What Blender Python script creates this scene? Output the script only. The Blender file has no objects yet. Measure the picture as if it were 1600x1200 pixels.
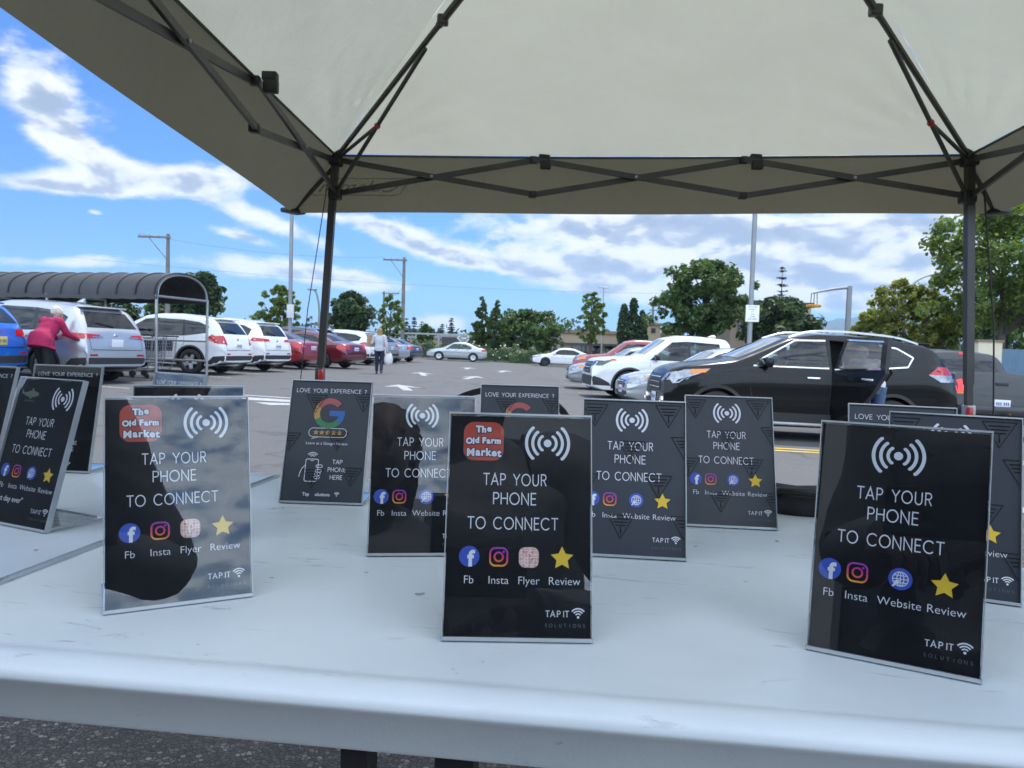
import bpy, bmesh, math, random
from math import sin, cos, pi, radians as R_, sqrt, atan2, tan
from mathutils import Vector as V, Matrix, Euler
from mathutils.bvhtree import BVHTree
from mathutils.geometry import delaunay_2d_cdt
SC = bpy.context.scene
COL = SC.collection
random.seed(11)
# ------------------------------------------------------------------ camera
FPX = 1202.0
CZ = 1.22
ROLL = R_(1.735)
PITCH = math.atan((600 - 543.5) * cos(ROLL) / FPX)
_F = V((0, cos(PITCH), -sin(PITCH)))
_U0 = V((0, sin(PITCH), cos(PITCH)))
_R = V((1, 0, 0)) * cos(ROLL) + _U0 * sin(ROLL)
_U = V((1, 0, 0)) * -sin(ROLL) + _U0 * cos(ROLL)
CAM = V((0, 0, CZ))
cd = bpy.data.cameras.new('camera')
cam = bpy.data.objects.new('camera', cd)
COL.objects.link(cam)
cd.sensor_width = 36
cd.lens = FPX / 1600 * 36
cd.clip_start = 0.02
cd.clip_end = 20000
cam.matrix_world = Matrix(((_R.x, _U.x, -_F.x, 0), (_R.y, _U.y, -_F.y, 0), (_R.z, _U.z, -_F.z, CZ), (0, 0, 0, 1)))
cd.dof.use_dof = True
cd.dof.focus_distance = 0.68
cd.dof.aperture_fstop = 34
SC.camera = cam
# ------------------------------------------------------------------ light
SUN_EL, SUN_AZ = R_(60), R_(16)          # azimuth to the right of straight ahead
sd = bpy.data.lights.new('sun', 'SUN')
sd.energy = 2.75
sd.angle = R_(0.5)
sd.color = (1.0, 0.965, 0.92)
sun = bpy.data.objects.new('sun', sd)
COL.objects.link(sun)
sun.rotation_euler = V((-sin(SUN_AZ) * cos(SUN_EL), -cos(SUN_AZ) * cos(SUN_EL), -sin(SUN_EL))).to_track_quat('-Z', 'Y').to_euler()
SC.view_settings.view_transform = 'Standard'
SC.view_settings.look = 'None'
SC.view_settings.exposure = 0.62
SC.view_settings.gamma = 1
SC.cycles.max_bounces = 10
SC.cycles.transparent_max_bounces = 24
SC.cycles.caustics_reflective = False
SC.cycles.caustics_refractive = False
SC.cycles.use_denoising = True


class NT:
    """tiny helper for node trees"""
    def __init__(s, tree):
        s.t = tree
        s.n = tree.nodes
        s.l = tree.links

    def node(s, typ, **kw):
        n = s.n.new(typ)
        for k, v in kw.items():
            setattr(n, k, v)
        return n

    def put(s, sock, v):
        if hasattr(v, 'is_output'):
            s.l.new(v, sock)
        elif v is not None:
            sock.default_value = v

    def math(s, op, a, b=None, c=None, clamp=False):
        n = s.node('ShaderNodeMath', operation=op, use_clamp=clamp)
        s.put(n.inputs[0], a)
        s.put(n.inputs[1], b)
        if c is not None:
            s.put(n.inputs[2], c)
        return n.outputs[0]

    def mix(s, f, a, b, mode='MIX'):
        n = s.node('ShaderNodeMixRGB', blend_type=mode)
        s.put(n.inputs[0], f)
        s.put(n.inputs[1], a)
        s.put(n.inputs[2], b)
        return n.outputs[0]

    def noise(s, vec, scale, detail=4, rough=0.5, dist=0.0):
        n = s.node('ShaderNodeTexNoise')
        if vec is not None:
            s.l.new(vec, n.inputs['Vector'])
        n.inputs['Scale'].default_value = scale
        n.inputs['Detail'].default_value = detail
        n.inputs['Roughness'].default_value = rough
        n.inputs['Distortion'].default_value = dist
        return n.outputs['Fac']

    def ramp(s, f, stops, mode='LINEAR'):
        n = s.node('ShaderNodeValToRGB')
        n.color_ramp.interpolation = mode
        el = n.color_ramp.elements
        while len(el) < len(stops):
            el.new(0.5)
        for e, (p, c) in zip(el, stops):
            e.position = p
            e.color = (*c[:3], 1) if not isinstance(c, (int, float)) else (c, c, c, 1)
        s.put(n.inputs[0], f)
        return n.outputs[0]

    def sstep(s, x, lo, hi):
        n = s.node('ShaderNodeMapRange', interpolation_type='SMOOTHSTEP')
        s.put(n.inputs[0], x)
        n.inputs[1].default_value = lo
        n.inputs[2].default_value = hi
        return n.outputs[0]


def build_world():
    w = bpy.data.worlds.new('World')
    SC.world = w
    w.use_nodes = True
    t = NT(w.node_tree)
    t.n.clear()
    out = t.node('ShaderNodeOutputWorld')
    bg = t.node('ShaderNodeBackground')
    t.l.new(bg.outputs[0], out.inputs[0])
    sky = t.node('ShaderNodeTexSky', sky_type='NISHITA', sun_disc=False)
    sky.sun_elevation = SUN_EL
    sky.sun_rotation = SUN_AZ
    sky.altitude = 50
    sky.air_density = 1.0
    sky.dust_density = 0.4
    sky.ozone_density = 2.0
    bg.inputs['Strength'].default_value = 0.12
    tc = t.node('ShaderNodeTexCoord')
    nrm = t.node('ShaderNodeVectorMath', operation='NORMALIZE')
    t.l.new(tc.outputs['Generated'], nrm.inputs[0])
    sx = t.node('ShaderNodeSeparateXYZ')
    t.l.new(nrm.outputs[0], sx.inputs[0])
    az = t.math('ARCTAN2', sx.outputs[0], sx.outputs[1])
    el = t.math('ARCSINE', sx.outputs[2])
    # banks of cloud, each an ellipse of azimuth / elevation (degrees): az, el, half-length, half-height, tilt, amount
    banks = [(-31.3, 14.5, 4.3, 2.04, -42.0, 1.15),
             (-29.9, 11.8, 3.2, 1.04, -24.0, 0.95),
             (-29.9, 9.4, 5.6, 0.75, 2.0, 1.1),
             (-22.8, 10.8, 5.8, 1.08, 2.0, 1.1),
             (-17.7, 8.3, 5.7, 0.8, -17.0, 1.1),
             (-19.2, 7.1, 2.5, 0.4, -13.0, 0.95),
             (-29.6, 4.7, 5.3, 0.57, 4.0, 1.05),
             (-17.3, 5.1, 6.0, 1.07, -2.0, 1.1),
             (-10.8, 4.4, 3.7, 0.65, -4.0, 1.05),
             (-9.7, 8.3, 3.5, 0.82, -11.0, 1.1),
             (-4.8, 6.6, 3.4, 0.69, -8.0, 1.1),
             (-28.5, 7.9, 0.6, 0.25, -5.0, 1.0),
             (-5.3, 1.7, 2.6, 0.85, 2.0, 1.05),
             (11.8, 8.3, 14.7, 2.23, -5.0, 1.45),
             (4.5, 5.2, 7.9, 1.58, -11.0, 1.25),
             (18.1, 5.9, 9.3, 1.76, -5.0, 1.3),
             (24.3, 3.9, 6.0, 1.11, -0.0, 1.2),
             (26.8, 7.6, 6.7, 2.46, -2.0, 1.4),
             (-14.2, 9.0, 1.8, 0.36, -6.0, 0.7),
             (14, 17, 26, 4.5, -3, 1.15), (-6, 21, 16, 3.5, -6, .9)]  # last two banks, hidden by the canopy, added to whiten windscreen reflections
    tot = None
    for (a, e, ra, re, ti, am) in banks:
        da = t.math('SUBTRACT', az, R_(a))
        de = t.math('SUBTRACT', el, R_(e))
        c, s = cos(R_(ti)), sin(R_(ti))
        u = t.math('ADD', t.math('MULTIPLY', da, c / R_(ra)), t.math('MULTIPLY', de, s / R_(ra)))
        v = t.math('ADD', t.math('MULTIPLY', da, -s / R_(re)), t.math('MULTIPLY', de, c / R_(re)))
        q = t.math('ADD', t.math('MULTIPLY', u, u), t.math('MULTIPLY', v, v))
        g = t.math('MULTIPLY', t.math('EXPONENT', t.math('MULTIPLY', q, -1)), am)
        tot = g if tot is None else t.math('ADD', tot, g)
    tot = t.math('MINIMUM', tot, 1.3)
    # clouds all round the rest of the sky
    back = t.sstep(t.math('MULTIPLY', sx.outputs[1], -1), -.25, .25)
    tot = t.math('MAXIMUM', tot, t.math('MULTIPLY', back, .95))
    high = t.sstep(el, .40, .62)  # overhead sky, out of view: clouded and paled to lighten car tops
    tot = t.math('MAXIMUM', tot, t.math('MULTIPLY', high, 1.0))
    comb = t.node('ShaderNodeCombineXYZ')
    t.l.new(t.math('MULTIPLY', az, 1.0), comb.inputs[0])
    t.l.new(t.math('MULTIPLY', el, 2.1), comb.inputs[1])
    vec = comb.outputs[0]
    n1 = t.noise(vec, 12, 12, .6, .3)
    n2 = t.noise(vec, 34, 8, .58, .4)
    nn = t.math('ADD', t.math('MULTIPLY', n1, .72), t.math('MULTIPLY', n2, .28))
    dens = t.math('ADD', t.math('MULTIPLY', t.math('SUBTRACT', nn, .5), 2.3), t.math('MULTIPLY', t.math('SUBTRACT', tot, .53), 1.0))
    mask = t.sstep(dens, -.14, .56)
    # shaded undersides: the same noise a little higher up says how much cloud is above
    comb2 = t.node('ShaderNodeCombineXYZ')
    t.l.new(t.math('ADD', t.math('MULTIPLY', az, 1.0), .006), comb2.inputs[0])
    t.l.new(t.math('ADD', t.math('MULTIPLY', el, 2.1), .030), comb2.inputs[1])
    n3 = t.noise(comb2.outputs[0], 12, 3.5, .5, .3)
    n1s = t.noise(vec, 12, 3.5, .5, .3)
    emb = t.math('SUBTRACT', n3, n1s)
    thick = t.sstep(dens, .25, .95)
    sh = t.math('ADD', t.math('MULTIPLY', emb, 4.6), t.math('MULTIPLY', thick, .72))
    sh = t.math('ADD', sh, -.04)
    col = t.ramp(sh, [(0.0, (6.0, 6.05, 6.1)), (.32, (5.0, 5.25, 5.5)), (.62, (3.0, 3.4, 4.1)), (1.0, (2.3, 2.8, 3.65))])
    col = t.mix(back, col, t.mix(1, col, (2.2, 2.5, 2.9, 1), 'MULTIPLY'))  # unseen clouds behind the camera brightened and blued to light the table
    skyc = t.mix(1.0, sky.outputs[0], (.25, .48, .85, 1), 'MULTIPLY')
    skyc = t.mix(back, skyc, t.mix(1.0, sky.outputs[0], (.95, 1.34, 1.8, 1), 'MULTIPLY'))  # open sky behind the camera raised likewise, as added light for the table
    skyc = t.mix(high, skyc, t.mix(1.0, sky.outputs[0], (.9, 1.02, 1.25, 1), 'MULTIPLY'))
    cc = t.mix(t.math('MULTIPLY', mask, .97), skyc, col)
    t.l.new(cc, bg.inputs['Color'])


build_world()


def ray(px, py):
    v = _F * FPX + _R * (px - 800) - _U * (py - 600)
    return v / v.y


def proj(p):
    q = p - CAM
    return 800 + FPX * q.dot(_R) / q.dot(_F), 600 - FPX * q.dot(_U) / q.dot(_F)


def gz(x):
    return -0.024 * max(-14, min(14, x))


def at(px, py, d):
    return CAM + ray(px, py) * d


def gpt(px, d):
    """point of the lot seen in column px at forward distance d"""
    x = (px - 800) / FPX * d
    for _ in range(6):
        x += (px - proj(V((x, d, gz(x))))[0]) / FPX * d
    return V((x, d, gz(x)))


def zat(p, py):
    """height (world z) over ground point p that shows at image row py"""
    z = CZ
    for _ in range(8):
        z += (proj(V((p.x, p.y, z)))[1] - py) / FPX * p.y
    return z


# ------------------------------------------------------------------ mesh helpers
class MB:
    def __init__(s):
        s.v = []
        s.f = []
        s.m = []

    def add(s, vs, fs, mi=0):
        o = len(s.v)
        s.v.extend([V(p) for p in vs])
        for f in fs:
            s.f.append([i + o for i in f])
            s.m.append(mi)
        return s

    def box(s, c, d, mi=0, rot=None):
        c = V(c)
        vs = []
        for z in (-.5, .5):
            for x, y in ((-.5, -.5), (.5, -.5), (.5, .5), (-.5, .5)):
                p = V((x * d[0], y * d[1], z * d[2]))
                if rot is not None:
                    p = rot @ p
                vs.append(c + p)
        return s.add(vs, [(3, 2, 1, 0), (4, 5, 6, 7), (0, 1, 5, 4), (1, 2, 6, 5), (2, 3, 7, 6), (3, 0, 4, 7)], mi)

    def rbox(s, c, d, r, mi=0, rot=None, n=3):
        """box with rounded vertical edges and softened top/bottom"""
        c = V(c)
        r = min(r, d[0] * .49, d[1] * .49, d[2] * .49)
        rings = []
        lay = [(-d[2] / 2, r * .6), (-d[2] / 2 + r * .3, r * .15), (-d[2] / 2 + r, 0), (d[2] / 2 - r, 0), (d[2] / 2 - r * .3, r * .15), (d[2] / 2, r * .6)]
        vs = []
        for z, ins in lay:
            ring = []
            for sx, sy, a0 in ((1, 1, 0), (-1, 1, pi / 2), (-1, -1, pi), (1, -1, 3 * pi / 2)):
                for k in range(n + 1):
                    a = a0 + k / n * pi / 2
                    p = V((sx * (d[0] / 2 - r) + (r - ins) * cos(a), sy * (d[1] / 2 - r) + (r - ins) * sin(a), z))
                    if rot is not None:
                        p = rot @ p
                    ring.append(c + p)
            rings.append(ring)
        return s.loft(rings, True, mi)

    def loft(s, rings, caps=True, mi=0, closed=True):
        n = len(rings[0])
        vs = [p for r in rings for p in r]
        fs = []
        for i in range(len(rings) - 1):
            for j in range(n if closed else n - 1):
                a, b = i * n + j, i * n + (j + 1) % n
                fs.append((a, b, b + n, a + n))
        if caps:
            fs.append(tuple(range(n))[::-1])
            fs.append(tuple(range((len(rings) - 1) * n, len(rings) * n)))
        return s.add(vs, fs, mi)

    def tube(s, path, r, n=8, mi=0, caps=True):
        path = [V(p) for p in path]
        rings = []
        up = V((0, 0, 1))
        x = None
        for i, p in enumerate(path):
            a = path[max(0, i - 1)]
            b = path[min(len(path) - 1, i + 1)]
            t = (b - a).normalized()
            if x is None:
                q = up if abs(t.dot(up)) < .95 else V((1, 0, 0))
                x = t.cross(q).normalized()
            else:
                x = (x - t * x.dot(t)).normalized()
            y = x.cross(t)
            rr = r[i] if isinstance(r, (list, tuple)) else r
            rings.append([p + (x * cos(2 * pi * k / n) + y * sin(2 * pi * k / n)) * rr for k in range(n)])
        return s.loft(rings, caps, mi)

    def bar(s, p, q, w, h, mi=0, up=(0, 0, 1)):
        """rectangular bar from p to q, w across, h along 'up'"""
        p, q = V(p), V(q)
        t = (q - p).normalized()
        up = V(up)
        if abs(t.dot(up)) > .97:
            up = V((1, 0, 0))
        x = t.cross(up).normalized()
        y = x.cross(t)
        rs = [[o + x * (a * w / 2) + y * (b * h / 2) for a, b in ((-1, -1), (1, -1), (1, 1), (-1, 1))] for o in (p, q)]
        return s.loft(rs, True, mi)

    def lathe(s, prof, n=24, mi=0, M=None, a0=0, a1=2 * pi):
        """profile of (radius, height) turned round z"""
        full = abs(a1 - a0 - 2 * pi) < 1e-6
        m = n if full else n + 1
        rings = []
        for (r, z) in prof:
            rg = []
            for k in range(m):
                a = a0 + (a1 - a0) * k / n
                p = V((r * cos(a), r * sin(a), z))
                rg.append(M @ p if M is not None else p)
            rings.append(rg)
        return s.loft(rings, False, mi, full)

    def ell(s, c, r, mi=0, n=16, m=10, rot=None):
        c = V(c)
        rings = []
        for i in range(m + 1):
            ph = -pi / 2 + pi * i / m
            rg = []
            for k in range(n):
                a = 2 * pi * k / n
                p = V((r[0] * cos(ph) * cos(a), r[1] * cos(ph) * sin(a), r[2] * sin(ph)))
                if rot is not None:
                    p = rot @ p
                rg.append(c + p)
            rings.append(rg)
        return s.loft(rings, False, mi)

    def prism(s, poly, a, b, axis='y', mi=0):
        """2-D polygon extruded between a and b; axis y: poly=(x,z); axis z: (x,y); axis x: (y,z)"""
        def P(u, w, t):
            return V((u, t, w)) if axis == 'y' else (V((u, w, t)) if axis == 'z' else V((t, u, w)))
        n = len(poly)
        vs = [P(u, w, a) for u, w in poly] + [P(u, w, b) for u, w in poly]
        fs = [tuple(range(n)), tuple(range(2 * n - 1, n - 1, -1))] + [(i, i + n, (i + 1) % n + n, (i + 1) % n) for i in range(n)]
        return s.add(vs, fs, mi)

    def mesh(s, name, mats, smooth=None, fix=True):
        me = bpy.data.meshes.new(name)
        me.from_pydata([tuple(p) for p in s.v], [], s.f)
        for m in (mats if isinstance(mats, (list, tuple)) else [mats]):
            me.materials.append(m)
        me.polygons.foreach_set('material_index', s.m)
        if fix:
            bm = bmesh.new()
            bm.from_mesh(me)
            bmesh.ops.recalc_face_normals(bm, faces=bm.faces)
            bm.to_mesh(me)
            bm.free()
        if smooth:
            shade(me, smooth)
        me.update()
        return me

    def build(s, name, mats, parent=None, smooth=None, loc=None, fix=True):
        return link(name, s.mesh(name, mats, smooth, fix), parent, loc)


def shade(me, ang):
    me.polygons.foreach_set('use_smooth', [True] * len(me.polygons))
    me.set_sharp_from_angle(angle=R_(ang))


def link(name, me, parent=None, loc=None):
    o = bpy.data.objects.new(name, me)
    COL.objects.link(o)
    if parent is not None:
        o.parent = parent
    if loc is not None:
        o.location = loc
    return o


def tag(o, label, cat, group=None):
    o['label'] = label
    o['category'] = cat
    if group:
        o['group'] = group
    return o


def kind(o, k='structure'):
    o['kind'] = k
    return o


def thing(name, label, cat, loc=(0, 0, 0), rz=0, group=None):
    o = bpy.data.objects.new(name, None)
    COL.objects.link(o)
    o.location = loc
    o.rotation_euler = (0, 0, rz)
    o.empty_display_size = .1
    return tag(o, label, cat, group)


def dup(root, loc, rz, label, group=None):
    def cp(o, par):
        c = o.copy()
        COL.objects.link(c)
        c.parent = par
        for ch in list(o.children):
            cp(ch, c)
        return c
    r = cp(root, None)
    r.location = loc
    r.rotation_euler = (root.rotation_euler[0], root.rotation_euler[1], rz)
    r['label'] = label
    if group:
        r['group'] = group
    return r


def evaluated(o):
    """mesh of a temporary object with its modifiers applied; the object is removed"""
    bpy.context.view_layer.update()
    dg = bpy.context.evaluated_depsgraph_get()
    me = bpy.data.meshes.new_from_object(o.evaluated_get(dg), preserve_all_data_layers=False, depsgraph=dg)
    bpy.data.objects.remove(o)
    return me


# ------------------------------------------------------------------ materials
def pmat(name, col, rough=.5, metal=0, spec=.5, var=0, vscale=8, bump=0, bscale=60, coat=0, rvar=0, ior=None, trans=0, emit=None):
    """principled material with object-space noise in its colour, gloss and bump"""
    m = bpy.data.materials.new(name)
    m.use_nodes = True
    t = NT(m.node_tree)
    b = t.n['Principled BSDF']
    b.inputs['Base Color'].default_value = (*col, 1)
    b.inputs['Roughness'].default_value = rough
    b.inputs['Metallic'].default_value = metal
    b.inputs['Specular IOR Level'].default_value = spec
    b.inputs['Coat Weight'].default_value = coat
    b.inputs['Coat Roughness'].default_value = .04
    if ior:
        b.inputs['IOR'].default_value = ior
    if trans:
        b.inputs['Transmission Weight'].default_value = trans
    if var or bump or rvar:
        tc = t.node('ShaderNodeTexCoord')
    if var:
        n = t.noise(tc.outputs['Object'], vscale, 5, .6)
        dk = tuple(c * (1 - var) for c in col)
        lt = tuple(min(1, c * (1 + var)) for c in col)
        t.l.new(t.ramp(n, [(.25, dk), (.75, lt)]), b.inputs['Base Color'])
    if rvar:
        n = t.noise(tc.outputs['Object'], vscale * 1.7, 5, .6)
        t.l.new(t.math('ADD', t.math('MULTIPLY', t.math('SUBTRACT', n, .5), rvar), rough, clamp=True), b.inputs['Roughness'])
    if bump:
        n = t.noise(tc.outputs['Object'], bscale, 4, .6)
        bp = t.node('ShaderNodeBump')
        bp.inputs['Strength'].default_value = bump
        bp.inputs['Distance'].default_value = .02
        t.l.new(n, bp.inputs['Height'])
        t.l.new(bp.outputs[0], b.inputs['Normal'])
    if emit:
        b.inputs['Emission Color'].default_value = (*col, 1)
        b.inputs['Emission Strength'].default_value = emit
    return m


def glassmat(name, tint=(.9, .95, .95), base=.06, rough=.0, gl=(1, 1, 1)):
    """thin clear pane: see-through with a mirror share that grows at grazing angles"""
    m = bpy.data.materials.new(name)
    m.use_nodes = True
    t = NT(m.node_tree)
    t.n.clear()
    out = t.node('ShaderNodeOutputMaterial')
    tr = t.node('ShaderNodeBsdfTransparent')
    tr.inputs[0].default_value = (*tint, 1)
    g = t.node('ShaderNodeBsdfGlossy')
    g.inputs['Color'].default_value = (*gl, 1)
    g.inputs['Roughness'].default_value = rough
    lw = t.node('ShaderNodeLayerWeight')
    lw.inputs[0].default_value = .5
    f = t.math('ADD', t.math('MULTIPLY', t.math('POWER', lw.outputs['Facing'], 4.0), .75), base, clamp=True)
    mx = t.node('ShaderNodeMixShader')
    t.l.new(f, mx.inputs[0])
    t.l.new(tr.outputs[0], mx.inputs[1])
    t.l.new(g.outputs[0], mx.inputs[2])
    t.l.new(mx.outputs[0], out.inputs[0])
    return m


M = {}
M['black'] = pmat('black_plastic', (.015, .015, .017), .45, var=.2)
M['trim'] = pmat('dark_trim', (.03, .03, .032), .55, var=.2, vscale=20)
M['rubber'] = pmat('rubber', (.022, .022, .022), .8, var=.3, vscale=30, bump=.2)
M['inter'] = pmat('car_interior', (.03, .03, .033), .8, var=.3)
M['alloy'] = pmat('alloy', (.55, .56, .58), .3, .9, rvar=.2)
M['hubcap'] = pmat('hubcap', (.6, .61, .63), .35, .5)
M['chrome'] = pmat('chrome', (.85, .86, .88), .08, 1)
M['glass'] = pmat('tinted_glass', (.010, .013, .016), .03, spec=.45)
M['seeglass'] = glassmat('clear_car_glass', (.50, .62, .62), .05)
M['screen'] = pmat('windscreen_glass', (.07, .10, .11), .03, spec=1, coat=.8)
M['redlamp'] = pmat('red_lamp', (.5, .012, .015), .12, coat=.6, var=.3, vscale=20)
M['redlit'] = pmat('red_brake_lamp', (.85, .02, .02), .2, coat=.5, emit=.55)
M['clearlamp'] = pmat('clear_lamp', (.30, .32, .35), .16, .5, coat=.6, var=.55, vscale=16)
M['darklamp'] = pmat('smoked_lamp', (.06, .065, .075), .1, .3, coat=.8, var=.5, vscale=14)
M['amber'] = pmat('amber_lamp', (.8, .25, .02), .2, coat=.5)
M['plate'] = pmat('licence_plate', (.75, .76, .8), .4, var=.1, vscale=40)
M['plateyellow'] = pmat('yellow_plate', (.62, .55, .12), .4, var=.1, vscale=40)
M['plateink'] = pmat('plate_ink', (.06, .09, .3), .5)
M['galv'] = pmat('galvanised_steel', (.36, .37, .38), .45, .6, var=.15, vscale=6)
M['wood'] = pmat('pole_wood', (.17, .163, .155), .9, var=.3, vscale=3, bump=.3)
M['cable'] = pmat('cable', (.03, .03, .032), .7)


def paint(name, col, metal=0.0, rough=.3):
    return pmat(name, col, rough, metal, coat=1.0, var=.05, vscale=3, rvar=.08)


P = {'white': paint('white_paint', (.76, .77, .79)), 'silver': paint('silver_paint', (.45, .47, .50), .55, .34), 'blue': paint('blue_paint', (.015, .15, .62), .2),
     'red': paint('red_paint', (.24, .012, .02), .2), 'darkred': paint('dark_red_paint', (.13, .012, .02), .3), 'black': pmat('black_paint', (.004, .0045, .005), .25, 0, .2, coat=.32, var=.05, rvar=.08),
     'grey': paint('grey_paint', (.13, .135, .14), .4), 'charcoal': pmat('charcoal_paint', (.022, .024, .026), .3, .2, coat=.4, var=.08, rvar=.1), 'brightred': paint('bright_red_paint', (.32, .03, .03)),
     'slate': paint('slate_paint', (.05, .06, .075), .4), 'palegrey': paint('pale_grey_paint', (.3, .32, .34), .5), 'champagne': paint('champagne_paint', (.36, .36, .34), .5)}

# ------------------------------------------------------------------ lettering
_tc = {}


def text_geo(s, size, off=0.0):
    """flat outline of a word in the built-in font: (verts, faces), centred on x, baseline at 0"""
    k = (s, round(size, 5), off)
    if k in _tc:
        return _tc[k]
    cu = bpy.data.curves.new('t', 'FONT')
    cu.body = s
    cu.size = size
    cu.align_x = 'CENTER'
    cu.offset = off
    cu.resolution_u = 3
    o = bpy.data.objects.new('t', cu)
    COL.objects.link(o)
    me = evaluated(o)
    r = ([(v.co.x, v.co.y) for v in me.vertices], [tuple(p.vertices) for p in me.polygons])
    bpy.data.meshes.remove(me)
    bpy.data.curves.remove(cu)
    _tc[k] = r
    return r


def arc(cx, cy, rx, ry, a0, a1, n=14):
    return [(cx + rx * cos(R_(a0 + (a1 - a0) * i / n)), cy + ry * sin(R_(a0 + (a1 - a0) * i / n))) for i in range(n + 1)]


# thin geometric capitals as strokes (cap height 1): glyph -> (advance, strokes)
GL = {
    'T': (.74, [[(.03, 1), (.71, 1)], [(.37, 1), (.37, 0)]]),
    'A': (.84, [[(.03, 0), (.42, 1), (.81, 0)], [(.16, .33), (.68, .33)]]),
    'P': (.66, [[(.09, 0), (.09, 1), (.36, 1)] + arc(.36, .74, .26, .26, 90, -90)[1:] + [(.09, .48)]]),
    'Y': (.76, [[(.02, 1), (.38, .48), (.74, 1)], [(.38, .48), (.38, 0)]]),
    'O': (1.08, [arc(.54, .5, .48, .5, 0, 360, 28)]),
    'U': (.8, [[(.09, 1), (.09, .33)] + arc(.4, .32, .31, .32, 180, 360)[1:] + [(.71, 1)]]),
    'R': (.7, [[(.09, 0), (.09, 1), (.37, 1)] + arc(.37, .75, .25, .25, 90, -90)[1:] + [(.09, .5)], [(.36, .5), (.64, 0)]]),
    'H': (.82, [[(.09, 0), (.09, 1)], [(.73, 0), (.73, 1)], [(.09, .52), (.73, .52)]]),
    'N': (.86, [[(.09, 0), (.09, 1), (.77, 0), (.77, 1)]]),
    'E': (.64, [[(.58, 1), (.09, 1), (.09, 0), (.58, 0)], [(.09, .52), (.53, .52)]]),
    'C': (1.0, [arc(.54, .5, .48, .5, 45, 315, 24)]),
    'L': (.58, [[(.09, 1), (.09, 0), (.54, 0)]]),
    'V': (.82, [[(.03, 1), (.41, 0), (.79, 1)]]),
    'X': (.76, [[(.05, 1), (.71, 0)], [(.71, 1), (.05, 0)]]),
    'I': (.28, [[(.14, 0), (.14, 1)]]),
    'S': (.64, [arc(.33, .75, .24, .25, 30, 270, 14) + arc(.31, .25, .26, .25, 90, -150, 14)[1:]]),
    '?': (.6, [arc(.3, .75, .22, .25, 160, -60, 12) + [(.3, .4), (.3, .28)], [(.3, .1), (.3, 0)]]),
    ' ': (.55, []),
}


def ribbon(path, w):
    """flat mitred ribbon along a 2-D polyline"""
    n = len(path)
    closed = n > 3 and (V(path[0]) - V(path[-1])).length < 1e-9
    L, Rr = [], []
    for i, p in enumerate(path):
        p = V(p)
        a = V(path[i - 1]) if i > 0 else (V(path[-2]) if closed else None)
        b = V(path[i + 1]) if i < n - 1 else (V(path[1]) if closed else None)
        d1 = (p - a).normalized() if a is not None else None
        d2 = (b - p).normalized() if b is not None else None
        if d1 is None:
            d1 = d2
            p = p - d2 * w * .15
        if d2 is None:
            d2 = d1
            p = p + d1 * w * .15
        n1 = V((-d1.y, d1.x))
        n2 = V((-d2.y, d2.x))
        nn = (n1 + n2)
        if nn.length < 1e-6:
            nn = n1
        nn.normalize()
        k = w / 2 / max(.35, nn.dot(n1))
        L.append((p + nn * k).to_tuple())
        Rr.append((p - nn * k).to_tuple())
    return L + Rr, [(i, i + n, i + 1 + n, i + 1) for i in range(n - 1)]


def stroke_text(s, cap, weight, track=.1):
    """geometric capitals centred on x; (verts, faces)"""
    x = 0
    vs, fs = [], []
    for ch in s:
        adv, st = GL[ch]
        for p in st:
            a, b = ribbon([(q[0] * cap + x, q[1] * cap) for q in p], weight)
            o = len(vs)
            vs += a
            fs += [tuple(i + o for i in f) for f in b]
        x += (adv + track) * cap
    x -= track * cap
    return [(a - x / 2, b) for a, b in vs], fs


class Flat:
    """collects flat artwork in (u, v) and lays it in the plane y = const, facing -y"""
    def __init__(s):
        s.mb = MB()

    def add(s, geo, y, u=0, v=0, mi=0, mirror=False):
        vs, fs = geo
        s.mb.add([V(((-a if mirror else a) + u, y, b + v)) for a, b in vs], fs, mi)
        return s

    def poly(s, pts, y, mi=0):
        s.mb.add([V((a, y, b)) for a, b in pts], [tuple(range(len(pts)))], mi)
        return s

    def stroke(s, path, w, y, mi=0):
        return s.add(ribbon(path, w), y, mi=mi)

    def build(s, name, mats, parent):
        me = s.mb.mesh(name, mats, fix=False)
        bm = bmesh.new()
        bm.from_mesh(me)
        bm.normal_update()
        for f in bm.faces:
            if f.normal.y > 0:
                f.normal_flip()
        bm.to_mesh(me)
        bm.free()
        return link(name, me, parent)


def rrect(cx, cy, w, h, r, n=6):
    o = []
    for sx, sy, a in ((1, 1, 0), (-1, 1, 90), (-1, -1, 180), (1, -1, 270)):
        o += arc(cx + sx * (w / 2 - r), cy + sy * (h / 2 - r), r, r, a, a + 90, n)
    return o


def star(cx, cy, r, k=.45):
    return [(cx + (r if i % 2 == 0 else r * k) * sin(pi * i / 5), cy + (r if i % 2 == 0 else r * k) * cos(pi * i / 5)) for i in range(10)]
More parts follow.
